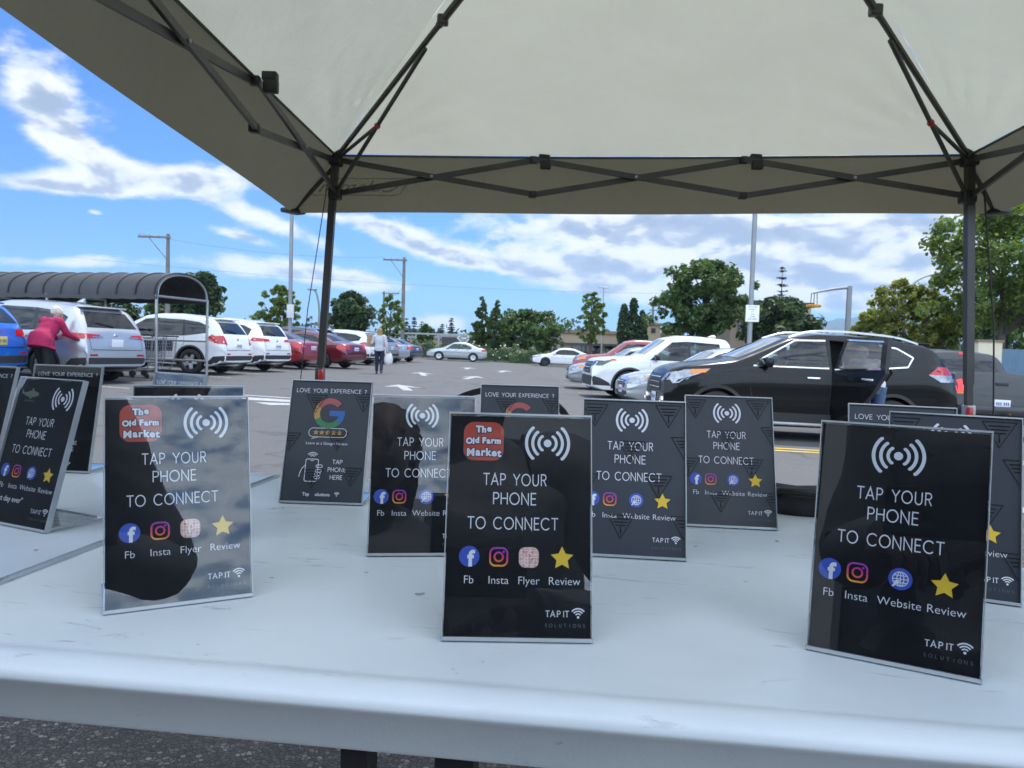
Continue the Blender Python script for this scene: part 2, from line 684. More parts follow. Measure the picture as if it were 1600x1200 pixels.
# ------------------------------------------------------------------ ground
def asphalt():
    m = bpy.data.materials.new('asphalt')
    m.use_nodes = True
    t = NT(m.node_tree)
    b = t.n['Principled BSDF']
    tc = t.node('ShaderNodeTexCoord')
    vec = tc.outputs['Object']
    n1 = t.noise(vec, .35, 6, .6)
    n2 = t.noise(vec, 55, 3, .7)
    n3 = t.noise(vec, 2.2, 6, .65, .6)
    c = t.ramp(n1, [(.3, (.075, .077, .080)), (.7, (.105, .106, .108))])
    c = t.mix(.55, c, t.ramp(n2, [(.3, (.055, .056, .058)), (.72, (.145, .145, .146))]))
    c = t.mix(t.sstep(n3, .54, .7), c, t.mix(1, c, (.74, .74, .76, 1), 'MULTIPLY'))
    n6 = t.noise(vec, .9, 3, .5, 1.2)
    c = t.mix(t.sstep(n6, .64, .70), c, t.mix(1, c, (.62, .62, .63, 1), 'MULTIPLY'))
    # sealed cracks
    vo = t.node('ShaderNodeTexVoronoi', feature='DISTANCE_TO_EDGE')
    vo.inputs['Scale'].default_value = .16
    dm = t.node('ShaderNodeVectorMath', operation='ADD')
    nv = t.node('ShaderNodeTexNoise')
    nv.inputs['Scale'].default_value = 1.1
    nv.inputs['Detail'].default_value = 5
    t.l.new(vec, nv.inputs['Vector'])
    t.l.new(vec, dm.inputs[0])
    sc = t.node('ShaderNodeVectorMath', operation='SCALE')
    sc.inputs['Scale'].default_value = 1.6
    t.l.new(nv.outputs['Color'], sc.inputs[0])
    t.l.new(sc.outputs[0], dm.inputs[1])
    t.l.new(dm.outputs[0], vo.inputs['Vector'])
    crack = t.sstep(vo.outputs['Distance'], .011, .003)
    c = t.mix(t.math('MULTIPLY', crack, .55), c, (.045, .045, .046, 1))
    t.l.new(c, b.inputs['Base Color'])
    b.inputs['Roughness'].default_value = .82
    b.inputs['Specular IOR Level'].default_value = .35
    bp = t.node('ShaderNodeBump')
    bp.inputs['Strength'].default_value = .35
    bp.inputs['Distance'].default_value = .01
    t.l.new(n2, bp.inputs['Height'])
    t.l.new(bp.outputs[0], b.inputs['Normal'])
    return m


def aggregate():
    m = bpy.data.materials.new('exposed_aggregate')
    m.use_nodes = True
    t = NT(m.node_tree)
    b = t.n['Principled BSDF']
    tc = t.node('ShaderNodeTexCoord')
    vec = tc.outputs['Object']
    vo = t.node('ShaderNodeTexVoronoi')
    vo.inputs['Scale'].default_value = 85
    t.l.new(vec, vo.inputs['Vector'])
    ve = t.node('ShaderNodeTexVoronoi', feature='DISTANCE_TO_EDGE')
    ve.inputs['Scale'].default_value = 85
    t.l.new(vec, ve.inputs['Vector'])
    sp = t.node('ShaderNodeSeparateColor')
    t.l.new(vo.outputs['Color'], sp.inputs[0])
    peb = t.ramp(sp.outputs[0], [(0, (.05, .044, .037)), (.4, (.085, .075, .062)), (.75, (.14, .122, .1)), (.93, (.24, .22, .19)), (1, (.4, .37, .33))])
    edge = t.sstep(ve.outputs['Distance'], .02, .14)
    c = t.mix(edge, (.028, .027, .025, 1), peb)
    c = t.mix(.35, c, t.ramp(t.noise(vec, 3, 5), [(.3, (.055, .046, .037)), (.7, (.16, .138, .11))]))
    t.l.new(c, b.inputs['Base Color'])
    b.inputs['Roughness'].default_value = .7
    bp = t.node('ShaderNodeBump')
    bp.inputs['Strength'].default_value = .8
    bp.inputs['Distance'].default_value = .006
    t.l.new(edge, bp.inputs['Height'])
    t.l.new(bp.outputs[0], b.inputs['Normal'])
    return m


M['asphalt'] = asphalt()
M['aggregate'] = aggregate()
M['concrete'] = pmat('concrete', (.3, .295, .28), .85, var=.18, vscale=4, bump=.25)
M['grass'] = pmat('dry_grass', (.075, .09, .035), .95, var=.4, vscale=.3)
M['roadwhite'] = pmat('road_paint_white', (.34, .345, .35), .75, var=.4, vscale=9)
M['roadyellow'] = pmat('road_paint_yellow', (.62, .42, .06), .7, var=.22, vscale=9)
WALK = CZ - .2062 - .74
TABLE = CZ - .2062

mb = MB()
xs = [-4000, -14, 14, 4000]
ys = [-60, 90, 9000]
mb.add([(x, y, gz(x) - .03 - (0 if y < 100 else .5)) for y in ys for x in xs], [(j * 4 + i, j * 4 + i + 1, j * 4 + i + 5, j * 4 + i + 4) for j in range(2) for i in range(3)])
kind(mb.build('ground', M['grass']))
mb = MB()
mb.add([(x, y, gz(x)) for y in (4.98, 66) for x in (-60, -14, 14, 70)], [(i, i + 1, i + 5, i + 4) for i in range(3)])
kind(mb.build('parking_lot', M['asphalt']))
mb = MB()
mb.box((0, -3.2, WALK - .25), (60, 16, .5))
kind(mb.build('pavement', M['aggregate']))
mb = MB()
for i in range(20):
    mb.box((-28.5 + i * 3, 4.9, WALK - .21), (2.99, .18, .43))
kind(mb.build('kerb', M['concrete']))


def flat_mark(polys, name, m, dz=.004):
    k = MB()
    for p in polys:
        k.add([(x, y, gz(x) + dz) for x, y in p], [tuple(range(len(p)))])
    me = k.mesh(name, m, fix=False)
    return kind(link(name, me))


def arrow(px, d, s=1.0, a=0.0, l=2.6):
    g = gpt(px, d)
    pts = [(-.1, -l / 2), (.1, -l / 2), (.1, l * .1), (.42, l * .02), (0, l / 2), (-.42, l * .02), (-.1, l * .1)]
    return [(g.x + s * (x * cos(a) - y * sin(a)), g.y + s * (x * sin(a) + y * cos(a))) for x, y in pts]


flat_mark([arrow(630, 20.6, 1.25, R_(14), 2.0), arrow(660, 30.3, 1.15, R_(10), 2.7), arrow(737, 29.4, 1.15, R_(-6), 2.7),
           arrow(731, 41, 1.2, R_(0), 2.6), arrow(786, 39, 1.2, R_(-5), 2.6)], 'lane_arrow_markings', M['roadwhite'])
flat_mark([[(-4.9, 14.1), (-3.6, 14.1), (-3.9, 14.55), (-5.2, 14.7)], [(-4.2, 13.3), (-3.0, 13.9), (-3.2, 14.05), (-4.6, 13.7)], [(-5.4, 15.1), (-4.0, 14.9), (-4.1, 15.1), (-5.3, 15.25)]], 'crossing_markings', M['roadwhite'])
st = []
for k in range(15):
    y = 15.2 + 2.75 * k
    st.append([(-7.6, y), (-12.6, y + .85), (-12.6, y + .97), (-7.6, y + .12)])
    if k > 0:
        st.append([(2.0 - .02 * k, y + 1.9), (7.2, y + 1.5), (7.2, y + 1.62), (2.0 - .02 * k, y + 2.02)])
flat_mark(st, 'stall_markings', M['roadwhite'])
flat_mark([[(2.6, y), (14, y - .12), (14, y - .02), (2.6, y + .1)] for y in (10.55, 10.83)], 'yellow_lane_lines', M['roadyellow'])

# ------------------------------------------------------------------ table
def table_plastic():
    m = bpy.data.materials.new('table_plastic')
    m.use_nodes = True
    t = NT(m.node_tree)
    b = t.n['Principled BSDF']
    tc = t.node('ShaderNodeTexCoord')
    vec = tc.outputs['Object']
    n1 = t.noise(vec, 3.2, 6, .6, .5)
    c = t.ramp(n1, [(.3, (.62, .67, .70)), (.55, (.70, .75, .78)), (.8, (.74, .79, .81))])
    # grey scuffs, stretched along the table
    mp = t.node('ShaderNodeMapping')
    mp.inputs['Scale'].default_value = (5, 22, 14)
    t.l.new(vec, mp.inputs[0])
    n2 = t.noise(mp.outputs[0], 1.6, 9, .72, 1.1)
    c = t.mix(t.math('MULTIPLY', t.sstep(n2, .585, .70), .55), c, (.16, .16, .165, 1))
    n4 = t.noise(vec, 48, 2, .5)
    c = t.mix(t.math('MULTIPLY', t.sstep(n4, .745, .78), .65), c, (.1, .095, .09, 1))
    n5 = t.noise(mp.outputs[0], 4.5, 6, .7, .6)
    c = t.mix(t.math('MULTIPLY', t.sstep(n5, .68, .8), .35), c, (.84, .86, .88, 1))
    t.l.new(c, b.inputs['Base Color'])
    rg = t.math('ADD', t.math('MULTIPLY', t.noise(vec, 9, 6, .65), .3), .2)
    t.l.new(rg, b.inputs['Roughness'])
    bp = t.node('ShaderNodeBump')
    bp.inputs['Strength'].default_value = .09
    bp.inputs['Distance'].default_value = .002
    t.l.new(t.noise(vec, 420, 3, .6), bp.inputs['Height'])
    t.l.new(bp.outputs[0], b.inputs['Normal'])
    return m


M['table'] = table_plastic()
tb = thing('folding_table', 'long pale grey plastic folding table carrying the sign stands', 'table', (-.395, .844, WALK), R_(-6.8))


def half_top(x0, x1, round_left):
    """half of the moulded top: rounded edge on its outer sides, raised rim, thin seam at the middle"""
    W2 = .36
    prof = [(.022, -.041), (.012, -.041), (.0105, -.0385), (.0045, -.0145), (.0015, -.0115), (.0012, -.009), (.0035, -.0042), (.009, -.0012), (.016, 0), (.022, .0005), (.028, -.0015), (.034, -.0022)]
    rings = []
    for ins, z in prof:
        i2 = ins
        r = max(.002, .035 - ins * .6)
        a, b = (x0 + i2, x1 - min(i2, .003)) if round_left else (x0 + min(i2, .003), x1 - i2)
        ring = []
        for sx, sy, a0 in ((1, 1, 0), (-1, 1, 90), (-1, -1, 180), (1, -1, 270)):
            outer = (sx < 0) == round_left
            rr = r if outer else .003
            cx = (b - rr) if sx > 0 else (a + rr)
            cy = sy * (W2 - i2 - rr)
            for k in range(7):
                an = R_(a0 + 90 * k / 6)
                ring.append(V((cx + rr * cos(an), cy + rr * sin(an), .74 + z)))
        rings.append(ring)
    k = MB().loft(rings, True)
    return k


half_top(-.93, -.0015, True).build('table_top', M['table'], tb, 50)
half_top(.0015, .93, False).build('table_top', M['table'], tb, 50)
for s in (-1, 1):
    k = MB()
    for y in (-.27, .27):
        k.tube([(s * .62, y, .69), (s * .70, y * 1.05, .35), (s * .74, y * 1.08, .012)], .0125, 10)
    k.tube([(s * .715, -.28, .25), (s * .715, .28, .25)], .0125, 8)
    k.tube([(s * .62, -.27, .69), (s * .62, .27, .69)], .0125, 8)
    k.build('leg', M['black'], tb, 40)
for x, w in ((.347, .017), (.41, .024)):
    k = MB()
    k.box((x, -.330, .66), (w, .022, .1))
    k.build('bracket', M['black'], tb)

# ------------------------------------------------------------------ sign stands
SW, SH = .106, .161
M['acryl'] = glassmat('clear_acrylic', (.95, .965, .97), .043)
M['acryl_edge'] = pmat('acrylic_edge', (.36, .39, .41), .12, spec=.8, coat=.5, var=.1, vscale=30)
M['film'] = pmat('protective_film', (.034, .042, .053), .36, spec=.35, var=.1, vscale=14)
M['card'] = pmat('black_card', (.004, .0045, .007), .5, spec=.2, var=.2, vscale=10)
M['white_ink'] = pmat('white_print', (.72, .73, .80), .5, var=.04, vscale=40)
M['dim_ink'] = pmat('dim_print', (.11, .115, .14), .5, var=.3, vscale=300)
M['film_ink'] = pmat('film_print', (.004, .005, .007), .5, spec=.2, var=.1)
M['badge_red'] = pmat('badge_red', (.45, .045, .022), .5, var=.06, vscale=60)
M['dark_ink'] = pmat('badge_outline', (.02, .012, .03), .5, var=.1)
M['fb_blue'] = pmat('icon_blue', (.035, .08, .46), .5, var=.04)
M['star_gold'] = pmat('star_gold', (.78, .50, .03), .5, var=.06, vscale=100)
M['g_red'] = pmat('mark_red', (.42, .10, .09), .5, var=.04)
M['g_yellow'] = pmat('mark_yellow', (.50, .29, .07), .5, var=.04)
M['g_green'] = pmat('mark_green', (.04, .20, .08), .5, var=.04)
M['g_blue'] = pmat('mark_blue', (.04, .13, .42), .5, var=.04)
M['fish_ink'] = pmat('fish_print', (.12, .14, .09), .5, var=.25, vscale=120)


def insta_mat():
    m = bpy.data.materials.new('camera_icon_gradient')
    m.use_nodes = True
    t = NT(m.node_tree)
    tc = t.node('ShaderNodeTexCoord')
    sx = t.node('ShaderNodeSeparateXYZ')
    t.l.new(tc.outputs['Generated'], sx.inputs[0])
    f = t.math('ADD', t.math('MULTIPLY', sx.outputs[2], .8), t.math('MULTIPLY', sx.outputs[0], .2))
    t.l.new(t.ramp(f, [(0, (.85, .48, .05)), (.3, (.75, .13, .06)), (.6, (.55, .03, .22)), (1, (.20, .06, .50))]), t.n['Principled BSDF'].inputs['Base Color'])
    return m


def flyer_mat():
    m = bpy.data.materials.new('flyer_picture')
    m.use_nodes = True
    t = NT(m.node_tree)
    tc = t.node('ShaderNodeTexCoord')
    br = t.node('ShaderNodeTexBrick')
    br.offset = 0
    br.inputs['Scale'].default_value = 6
    br.inputs['Brick Width'].default_value = .9
    br.inputs['Row Height'].default_value = 1.0
    br.inputs['Mortar Size'].default_value = .06
    br.inputs['Color1'].default_value = (.55, .10, .08, 1)
    br.inputs['Color2'].default_value = (.75, .45, .38, 1)
    br.inputs['Mortar'].default_value = (.8, .74, .7, 1)
    mp = t.node('ShaderNodeMapping')
    mp.inputs['Rotation'].default_value = (pi / 2, 0, 0)
    t.l.new(tc.outputs['Generated'], mp.inputs[0])
    t.l.new(mp.outputs[0], br.inputs['Vector'])
    n = t.noise(tc.outputs['Generated'], 19, 3, .7)
    c = t.mix(t.sstep(n, .5, .62), br.outputs['Color'], (.8, .72, .66, 1))
    n2 = t.noise(tc.outputs['Generated'], 11, 3, .7)
    c = t.mix(t.sstep(n2, .58, .68), c, (.25, .12, .06, 1))
    t.l.new(c, t.n['Principled BSDF'].inputs['Base Color'])
    return m


M['insta'] = insta_mat()
M['flyer'] = flyer_mat()
Y1, Y2, Y3, Y4 = -.0006, -.0008, -.0010, -.0012     # ink layers in front of the card


def a_waves(par, u, v, s=1.0):
    f = Flat()
    for sg in (1, -1):
        for r, w in ((.0065, .0021), (.0112, .0022), (.016, .0023)):
            b = 52 if r < .01 else (48 if r < .015 else 46)
            f.stroke([(u + sg * (x * s + .0002), v + y * s) for x, y in arc(0, 0, r * .98, r * 1.0, -b, b, 16)], w * s, Y1)
            for sy in (1, -1):
                cx, cy = r * .98 * cos(R_(b)), r * sin(R_(b)) * sy
                f.poly([(u + sg * (cx * s) + q[0], v + cy * s + q[1]) for q in arc(0, 0, w * s * .5, w * s * .5, 0, 345, 10)], Y1 - .00002)
    f.poly(arc(u, v, .0029 * s, .0029 * s, 0, 350, 20), Y1)
    f.build('tap_symbol', M['white_ink'], par)


def a_wifi(f, u, v, s=1.0):
    for r, w in ((.0022, .00085), (.0040, .0009), (.0058, .00095)):
        f.stroke([(u + x * s, v - .0022 * s + y * s) for x, y in arc(0, 0, r, r, 42, 138, 12)], w * s, Y1)
    f.poly(arc(u, v - .0024 * s, .0009 * s, .0009 * s, 0, 340, 10), Y1)


def a_tap_text(par, du=0.0):
    f = Flat()
    for s, v, u, trk in (('TAP YOUR', .1085, -.0035, .16), ('PHONE', .0945, -.0035, .12), ('TO CONNECT', .0765, -.0045, .12)):
        g = stroke_text(s, .0083, .0009, trk)
        w = max(a for a, _ in g[0]) - min(a for a, _ in g[0])
        kx = {'TAP YOUR': .0470, 'PHONE': .0318, 'TO CONNECT': .0665}[s] / w
        f.add(([(a * kx, b) for a, b in g[0]], g[1]), Y1, u + du, v)
    f.build('lettering', M['white_ink'], par)


def a_icons(par, third, us=(-.0357, -.0143, .0076, .0318), v=.0566):
    R = .0074
    f = Flat()
    f.poly(arc(us[0], v, R, R, 0, 354, 40), Y1, 0)
    g = text_geo('f', .0155, .0006)
    f.add(g, Y2, us[0] + .0010, v - .0066, 1)
    f.build('social_icon', [M['fb_blue'], M['white_ink']], par)
    f = Flat()
    p = rrect(us[1], v, .0125, .0125, .0038)
    f.stroke(p + [p[0]], .0013, Y1)
    f.stroke(arc(us[1], v, .0031, .0031, 0, 360, 24), .0013, Y1)
    f.poly(arc(us[1] + .0036, v + .0036, .0008, .0008, 0, 330, 10), Y1)
    f.build('camera_icon', M['insta'], par)
    if third == 'Flyer':
        f = Flat()
        f.poly(rrect(us[2], v, .0145, .0145, .0045), Y1)
        f.build('flyer_icon', M['flyer'], par)
    else:
        f = Flat()
        f.poly(arc(us[2], v, R, R, 0, 354, 40), Y1, 0)
        c = (us[2], v)
        q = .0048
        for path in (arc(*c, q, q, 0, 360, 28), arc(*c, q * .45, q, 0, 360, 24), [(c[0], c[1] - q), (c[0], c[1] + q)], [(c[0] - q, c[1]), (c[0] + q, c[1])],
                     [(c[0] - q * .86, c[1] + q * .5), (c[0] + q * .86, c[1] + q * .5)], [(c[0] - q * .86, c[1] - q * .5), (c[0] + q * .86, c[1] - q * .5)]):
            f.stroke(path, .0006, Y2, 1)
        f.poly([(c[0] - .0052, c[1] - .0052), (c[0] - .0042, c[1] - .0056), (c[0] - .0020, c[1] - .0032), (c[0] - .0012, c[1] - .0040), (c[0] - .0004, c[1] - .0006), (c[0] - .0038, c[1] - .0014), (c[0] - .0030, c[1] - .0022)], Y3, 1)
        f.build('globe_icon', [M['fb_blue'], M['white_ink']], par)
    f = Flat()
    f.poly(star(us[3], v - .0003, .0086, .5), Y1)
    f.build('star_icon', M['star_gold'], par)
    f = Flat()
    for s, u in zip(('Fb', 'Insta', third, 'Review'), us):
        f.add(text_geo(s, .0080, -.00008), Y1, u + (.0016 if s == 'Review' else 0), v - .0190)
    f.build('caption', M['white_ink'], par)


def a_tapit(par):
    f = Flat()
    x = .0215
    for ch in 'TAPIT':
        w = {'T': .0030, 'A': .0034, 'P': .0028, 'I': .0016}[ch]
        st = stroke_text(ch, .0040, .00055 if ch != 'A' else .0005)
        f.add(st, Y1, x, .0155)
        for dx, y in {'T': ((0, .0155),), 'I': ((0, .0155), (0, .0193)), 'A': ((-.0015, .0155), (.0015, .0155)), 'P': ((-.001, .0155),)}[ch]:
            f.poly([(x + dx - .0006, y), (x + dx + .0006, y), (x + dx + .0006, y + .0002), (x + dx - .0006, y + .0002)], Y1 - .00002)
        x += w + .0008
    a_wifi(f, .0435, .0178, 1.0)
    f.build('maker_mark', M['white_ink'], par)
    f = Flat()
    x = .0205
    for ch in 'SOLUTIONS':
        f.add(stroke_text(ch, .0022, .00035), Y1, x, .0085)
        x += .0034
    f.build('small_print', M['dim_ink'], par)


def a_badge(par):
    f = Flat()
    f.poly(rrect(-.0275, .1410, .0300, .0290, .0078, 8), Y1, 0)
    rng = random.Random(4)
    for s, v, size, u in (('The', .1480, .0066, -.0275), ('Old Farm', .1392, .0092, -.0275), ('Market', .1298, .0098, -.0272)):
        w = {'The': .62, 'Old Farm': 1.0, 'Market': .95}[s]
        # each letter a slab-footed western capital: drawn letter by letter with a small bounce
        adv = {'T': .60, 'h': .60, 'e': .58, 'O': .78, 'l': .30, 'd': .60, ' ': .28, 'F': .58, 'a': .56, 'r': .44, 'm': .86, 'M': .86, 'k': .58, 't': .42}
        tot = sum(adv[c] for c in s) * size
        k = min(1.0, .0262 / tot)
        x = u - tot * k / 2
        for c in s:
            a = adv[c] * size * k
            if c != ' ':
                dv = rng.uniform(-.0005, .0005)
                for off, yy, mi in ((.00095, Y2, 1), (.00034, Y3, 2)):
                    f.add(text_geo(c, size * k * 1.02, off), yy - .00001 * rng.random(), x + a / 2, v + dv, mi)
            x += a
    f.build('market_badge', [M['badge_red'], M['dark_ink'], M['white_ink']], par)


def a_fish(par):
    f = Flat()
    pts = [(-.016, .001), (-.0135, -.0006), (-.0105, -.0012), (-.006, -.0030), (-.002, -.0034), (.0015, -.0060), (.0030, -.0034), (.008, -.0030), (.0125, -.0016), (.0145, .0004), (.0125, .0020), (.008, .0032),
           (.0045, .0036), (.0042, .0060), (.0018, .0072), (-.0002, .0038), (-.005, .0026), (-.0095, .0012), (-.0125, .0016), (-.0150, .0046), (-.0160, .0060), (-.0152, .0028)]
    f.poly([(-.031 + x, .143 + y) for x, y in pts], Y1)
    f.add(text_geo('adventures', .0036), Y1, -.0315, .1345)
    f.build('fish_mark', M['fish_ink'], par)
    f = Flat()
    f.add(text_geo('best day ever"', .0085, .00005), Y1, -.0215, .0235)
    f.build('slogan', M['white_ink'], par)


def a_review(par):
    f = Flat()
    f.add(stroke_text('LOVE YOUR EXPERIENCE ?', .0052, .00062, .12), Y1, 0, .1455)
    f.build('lettering', M['white_ink'], par)
    f = Flat()
    cu, cv, ro, ri = 0.0, .1175, .0205, .0128
    for a0, a1, mi in ((42, 150, 0), (150, 205, 1), (205, 318, 2), (318, 360, 3)):
        p = arc(cu, cv, ro, ro, a0, a1, 16) + arc(cu, cv, ri, ri, a1, a0, 16)
        f.poly(p, Y1, mi)
    f.poly([(cu, cv + .0037), (cu + ro, cv + .0037), (cu + ro, cv), (cu + ri, cv - .0037), (cu, cv - .0037)], Y1 - .00003, 3)
    f.build('search_mark', [M['g_red'], M['g_yellow'], M['g_green'], M['g_blue']], par)
    f = Flat()
    p = rrect(0, .0915, .0500, .0118, .0058)
    f.stroke(p + [p[0]], .0007, Y1, 0)
    f.stroke([(-.017, .0856), (-.0205, .0828), (-.0115, .0856)], .0006, Y1 - .00002, 0)
    for i in range(5):
        f.poly(star(-.0155 + i * .00775, .0915, .0040), Y1, 1)
    f.build('rating_bubble', [M['white_ink'], M['g_yellow']], par)
    f = Flat()
    f.add(text_geo('Leave us a Google Review', .0052), Y1, 0, .0755)
    f.build('caption', M['white_ink'], par)
    f = Flat()
    u, v = -.0165, .0415
    p = rrect(u, v, .0165, .0290, .0022)
    f.stroke(p + [p[0]], .0009, Y1)
    f.stroke([(u - .002, v + .0125), (u + .002, v + .0125)], .0007, Y1)
    for k in range(4):
        yy = v + .0045 - .0042 * k + (.002 if k == 0 else 0)
        q = rrect(u + .0098 - .0006 * k, yy - .001, .0082 - .0004 * k, .0034, .0016)
        f.stroke(q + [q[0]], .0008, Y1 - .00003)
    f.stroke([(u - .0082, v + .007), (u - .0125, v + .002), (u - .0148, v - .004), (u - .0155, v - .009)], .0009, Y1)
    for r in (.0028, .0052, .0076):
        f.stroke(arc(u, v + .0165, r, r * .9, 35, 145, 12), .0009, Y1)
    f.build('phone_drawing', M['white_ink'], par)
    f = Flat()
    for s, vv in (('TAP', .0505), ('PHONE', .0405), ('HERE', .0305)):
        f.add(stroke_text(s, .0052, .0007, .12), Y1, .0165, vv)
    f.add(text_geo('Tap', .0060, .0001), Y1, -.0205, .0085)
    f.add(text_geo('olutions', .0060, .0001), Y1, .0010, .0085)
    a_wifi(f, .0195, .0110, .75)
    f.build('lettering', M['white_ink'], par)


def a_film_marks(par, offs):
    """warning triangles printed on the protective film, the right way up only from the other side"""
    y = -.0013
    W2, H2 = SW / 2 - .001, SH - .001

    def clip(p):
        return (max(-W2, min(W2, p[0])), max(.001, min(H2, p[1])))
    for (u, v) in offs:
        f = Flat()
        w, h = .0135, .0235
        tri = [(u - w, v + h * .5), (u + w, v + h * .5), (u, v - h * .5)]
        if abs(u) + w > W2 or v + h * .5 > H2:
            seg = []
            for a, b in ((0, 1), (1, 2), (2, 0)):
                pa, pb = V(tri[a]), V(tri[b])
                ins = [pa.lerp(pb, k / 24) for k in range(25)]
                ins = [p for p in ins if abs(p.x) < W2 and .001 < p.y < H2]
                if len(ins) > 1:
                    seg.append([tuple(ins[0]), tuple(ins[-1])])
            for q in seg:
                f.stroke(q, .0006, y)
        else:
            f.stroke(tri + [tri[0]], .0006, y)
        for k, ww in ((.34, .62), (.20, .5), (.06, .36)):
            a, b = clip((u - w * ww, v + h * k)), clip((u + w * ww, v + h * k))
            if b[0] - a[0] > .002 and a[1] < H2:
                f.stroke([a, b], .0008, y)
        if abs(u) < W2 - .001:
            f.stroke([(u, v - h * .10), (u, v - h * .30)], .0011, y)
            f.poly(arc(u, v - h * .03, .0008, .0008, 0, 330, 8), y)
        f.build('warning_triangle', M['film_ink'], par)


TRI_A = [(-.041, .145), (.036, .146), (-.002, .106), (-.05, .07), (.026, .071), (-.012, .029), (.052, .03), (.0525, .112)]
TRI_B = [(-.019, .130), (.044, .133), (.014, .080), (-.049, .078), (-.014, .030), (.036, .034)]


def sign(art, x, y, yaw, tilt, label, film=False):
    s = thing('sign_stand', label, 'sign', (x, y, TABLE), R_(yaw), 'slanted sign stands on the table')
    rx = (-R_(tilt), 0, 0)
    # clear holder: front pane, back pane and folded foot behind
    k = MB()
    k.box((0, -.0022, SH / 2), (SW, .0016, SH))
    pane = k.build('front_pane' if not film else 'filmed_pane', M['acryl'] if not film else M['film'], s)
    pane.rotation_euler = rx
    if film:
        # film pane lies under the print layers: keep it behind the inks
        pane.data.transform(Matrix.Translation((0, .0022, 0)))
    k = MB()
    k.box((0, .0028, SH / 2 + .001), (SW, .0016, SH - .002))
    k.build('back_pane', M['acryl'], s).rotation_euler = rx
    k = MB()
    for sx in (-1, 1):
        k.box((sx * (SW / 2 + .0003), .0002, SH / 2), (.0007, .0066, SH))
    k.box((0, .0002, SH + .0006), (SW + .0014, .0066, .0013))
    k.box((0, .0002, -.0003), (SW + .0018, .0066, .0026))
    k.build('holder_edge', M['acryl_edge'], s).rotation_euler = rx
    k = MB()
    k.box((0, .004 + .031, .0014), (SW, .062, .0022))
    k.build('foot', M['acryl'], s)
    k = MB()
    k.box((0, .0665, .0014), (SW, .0008, .0026))
    for sx in (-1, 1):
        k.box((sx * (SW / 2 + .0004), .0345, .0014), (.0008, .063, .0026))
    k.build('foot_edge', M['acryl_edge'], s)
    k = MB()
    k.box((0, .0014 if film else .0002, SH / 2), (SW - .0012, .0010, SH - .0022))
    c = k.build('insert_card', M['card'], s)
    c.rotation_euler = rx
    if film:
        hold = pane
        hold.data.transform(Matrix.Translation((0, .0006, 0)))
        # pane occupies -.0002..+.0014 ; inks start at -.0006
    else:
        hold = c
    if art in ('farm', 'web'):
        a_waves(hold, .0205 if art == 'farm' else -.002, .1405)
        a_tap_text(hold)
        a_icons(hold, 'Flyer' if art == 'farm' else 'Website', (-.0357, -.0143, .0076, .0318) if art == 'farm' else (-.0415, -.0235, .0035, .0300), .0566)
        a_tapit(hold)
        if art == 'farm':
            a_badge(hold)
    elif art == 'fish':
        a_waves(hold, .0245, .1400)
        a_tap_text(hold)
        a_icons(hold, 'Website', (-.0395, -.0200, .0055, .0330), .0566)
        a_tapit(hold)
        a_fish(hold)
    elif art == 'review':
        a_review(hold)
    if film:
        a_film_marks(hold, TRI_B if art == 'review' else TRI_A)
    return s


sign('farm', -.253, .591, 29.0, 11.7, 'red-badged tap your phone stand turned right, mirroring pale sky, left of the centre')
sign('farm', .009, .537, 2.1, 15.9, 'front centre black stand with red market badge and Flyer icon, nearest the table edge')
sign('web', .263, .515, -28.3, 9.5, 'large glossy black tap your phone stand at front right, turned to the left')
sign('web', -.084, .751, 7.5, 19.0, 'glossy tap your phone stand half hidden behind the left of the front centre badge stand')
sign('web', .126, .766, -5.1, 18.1, 'grey filmed tap your phone stand just right of the front centre badge stand', True)
sign('web', .268, .913, -4.5, 19.5, 'grey filmed tap your phone stand standing beside the flat black pouch', True)
sign('review', -.241, .980, -1.5, 17.5, 'filmed review stand showing its whole coloured ring and phone drawing', True)
sign('review', .012, 1.008, 1.0, 17.0, 'filmed review stand with only its top showing, in front of the black handle loop', True)
sign('fish', -.529, .817, -25.0, 15.5, 'black stand with a grey shark mark and a day ever slogan')
sign('review', -.686, 1.153, -2.5, 12.5, 'glossy black review stand behind the shark mark stand')
sign('review', -.789, 1.099, -10.5, 16.2, 'black review stand cut off by the left edge of the photo')
sign('web', -.322, .764, 20.6, 15.2, 'pale reflecting blank-topped stand directly behind the left red badge stand')
sign('review', -.488, 1.044, -29.7, 16.0, 'small distant review stand peeping over the two stands with pale tops')
sign('review', .413, .795, -16.3, 16.2, 'dark review stand whose top edge with LOVE YOU shows behind the right-hand stands', True)
sign('web', .392, .671, -24.0, 15.0, 'filmed tap your phone stand at the far right behind the front right one', True)

# ------------------------------------------------------------------ black bag with loop handle and pouch on the table
M['fabric_black'] = pmat('black_fabric', (.012, .012, .013), .7, var=.3, vscale=40, bump=.3, bscale=300)
g = at(786, 700, 1.13)
b = thing('black_bag', 'black soft bag with a tall hoop handle behind the review stand', 'bag', (g.x, 1.135, TABLE), R_(-4))
k = MB()
k.rbox((0, .0, .034), (.2, .075, .066), .025, n=5)
k.build('bag_body', M['fabric_black'], b, 60)
k = MB()
pth = [(-.100, 0, .045)] + [(-.1 * cos(R_(a)), 0, .075 + .070 * sin(R_(a)) ** .8) for a in range(6, 175, 8)] + [(.1, 0, .045)]
rs = []
for i, p in enumerate(pth):
    p = V(p)
    q = V((0, 0, .05))
    n = (p - q).normalized()
    rs.append([p + n * .0045 + V((0, .012, 0)), p + n * .0045 - V((0, .012, 0)), p - n * .0045 - V((0, .012, 0)), p - n * .0045 + V((0, .012, 0))])
k.loft(rs, True)
k.build('handle', M['fabric_black'], b, 50)
g = at(1240, 790, 1.03)
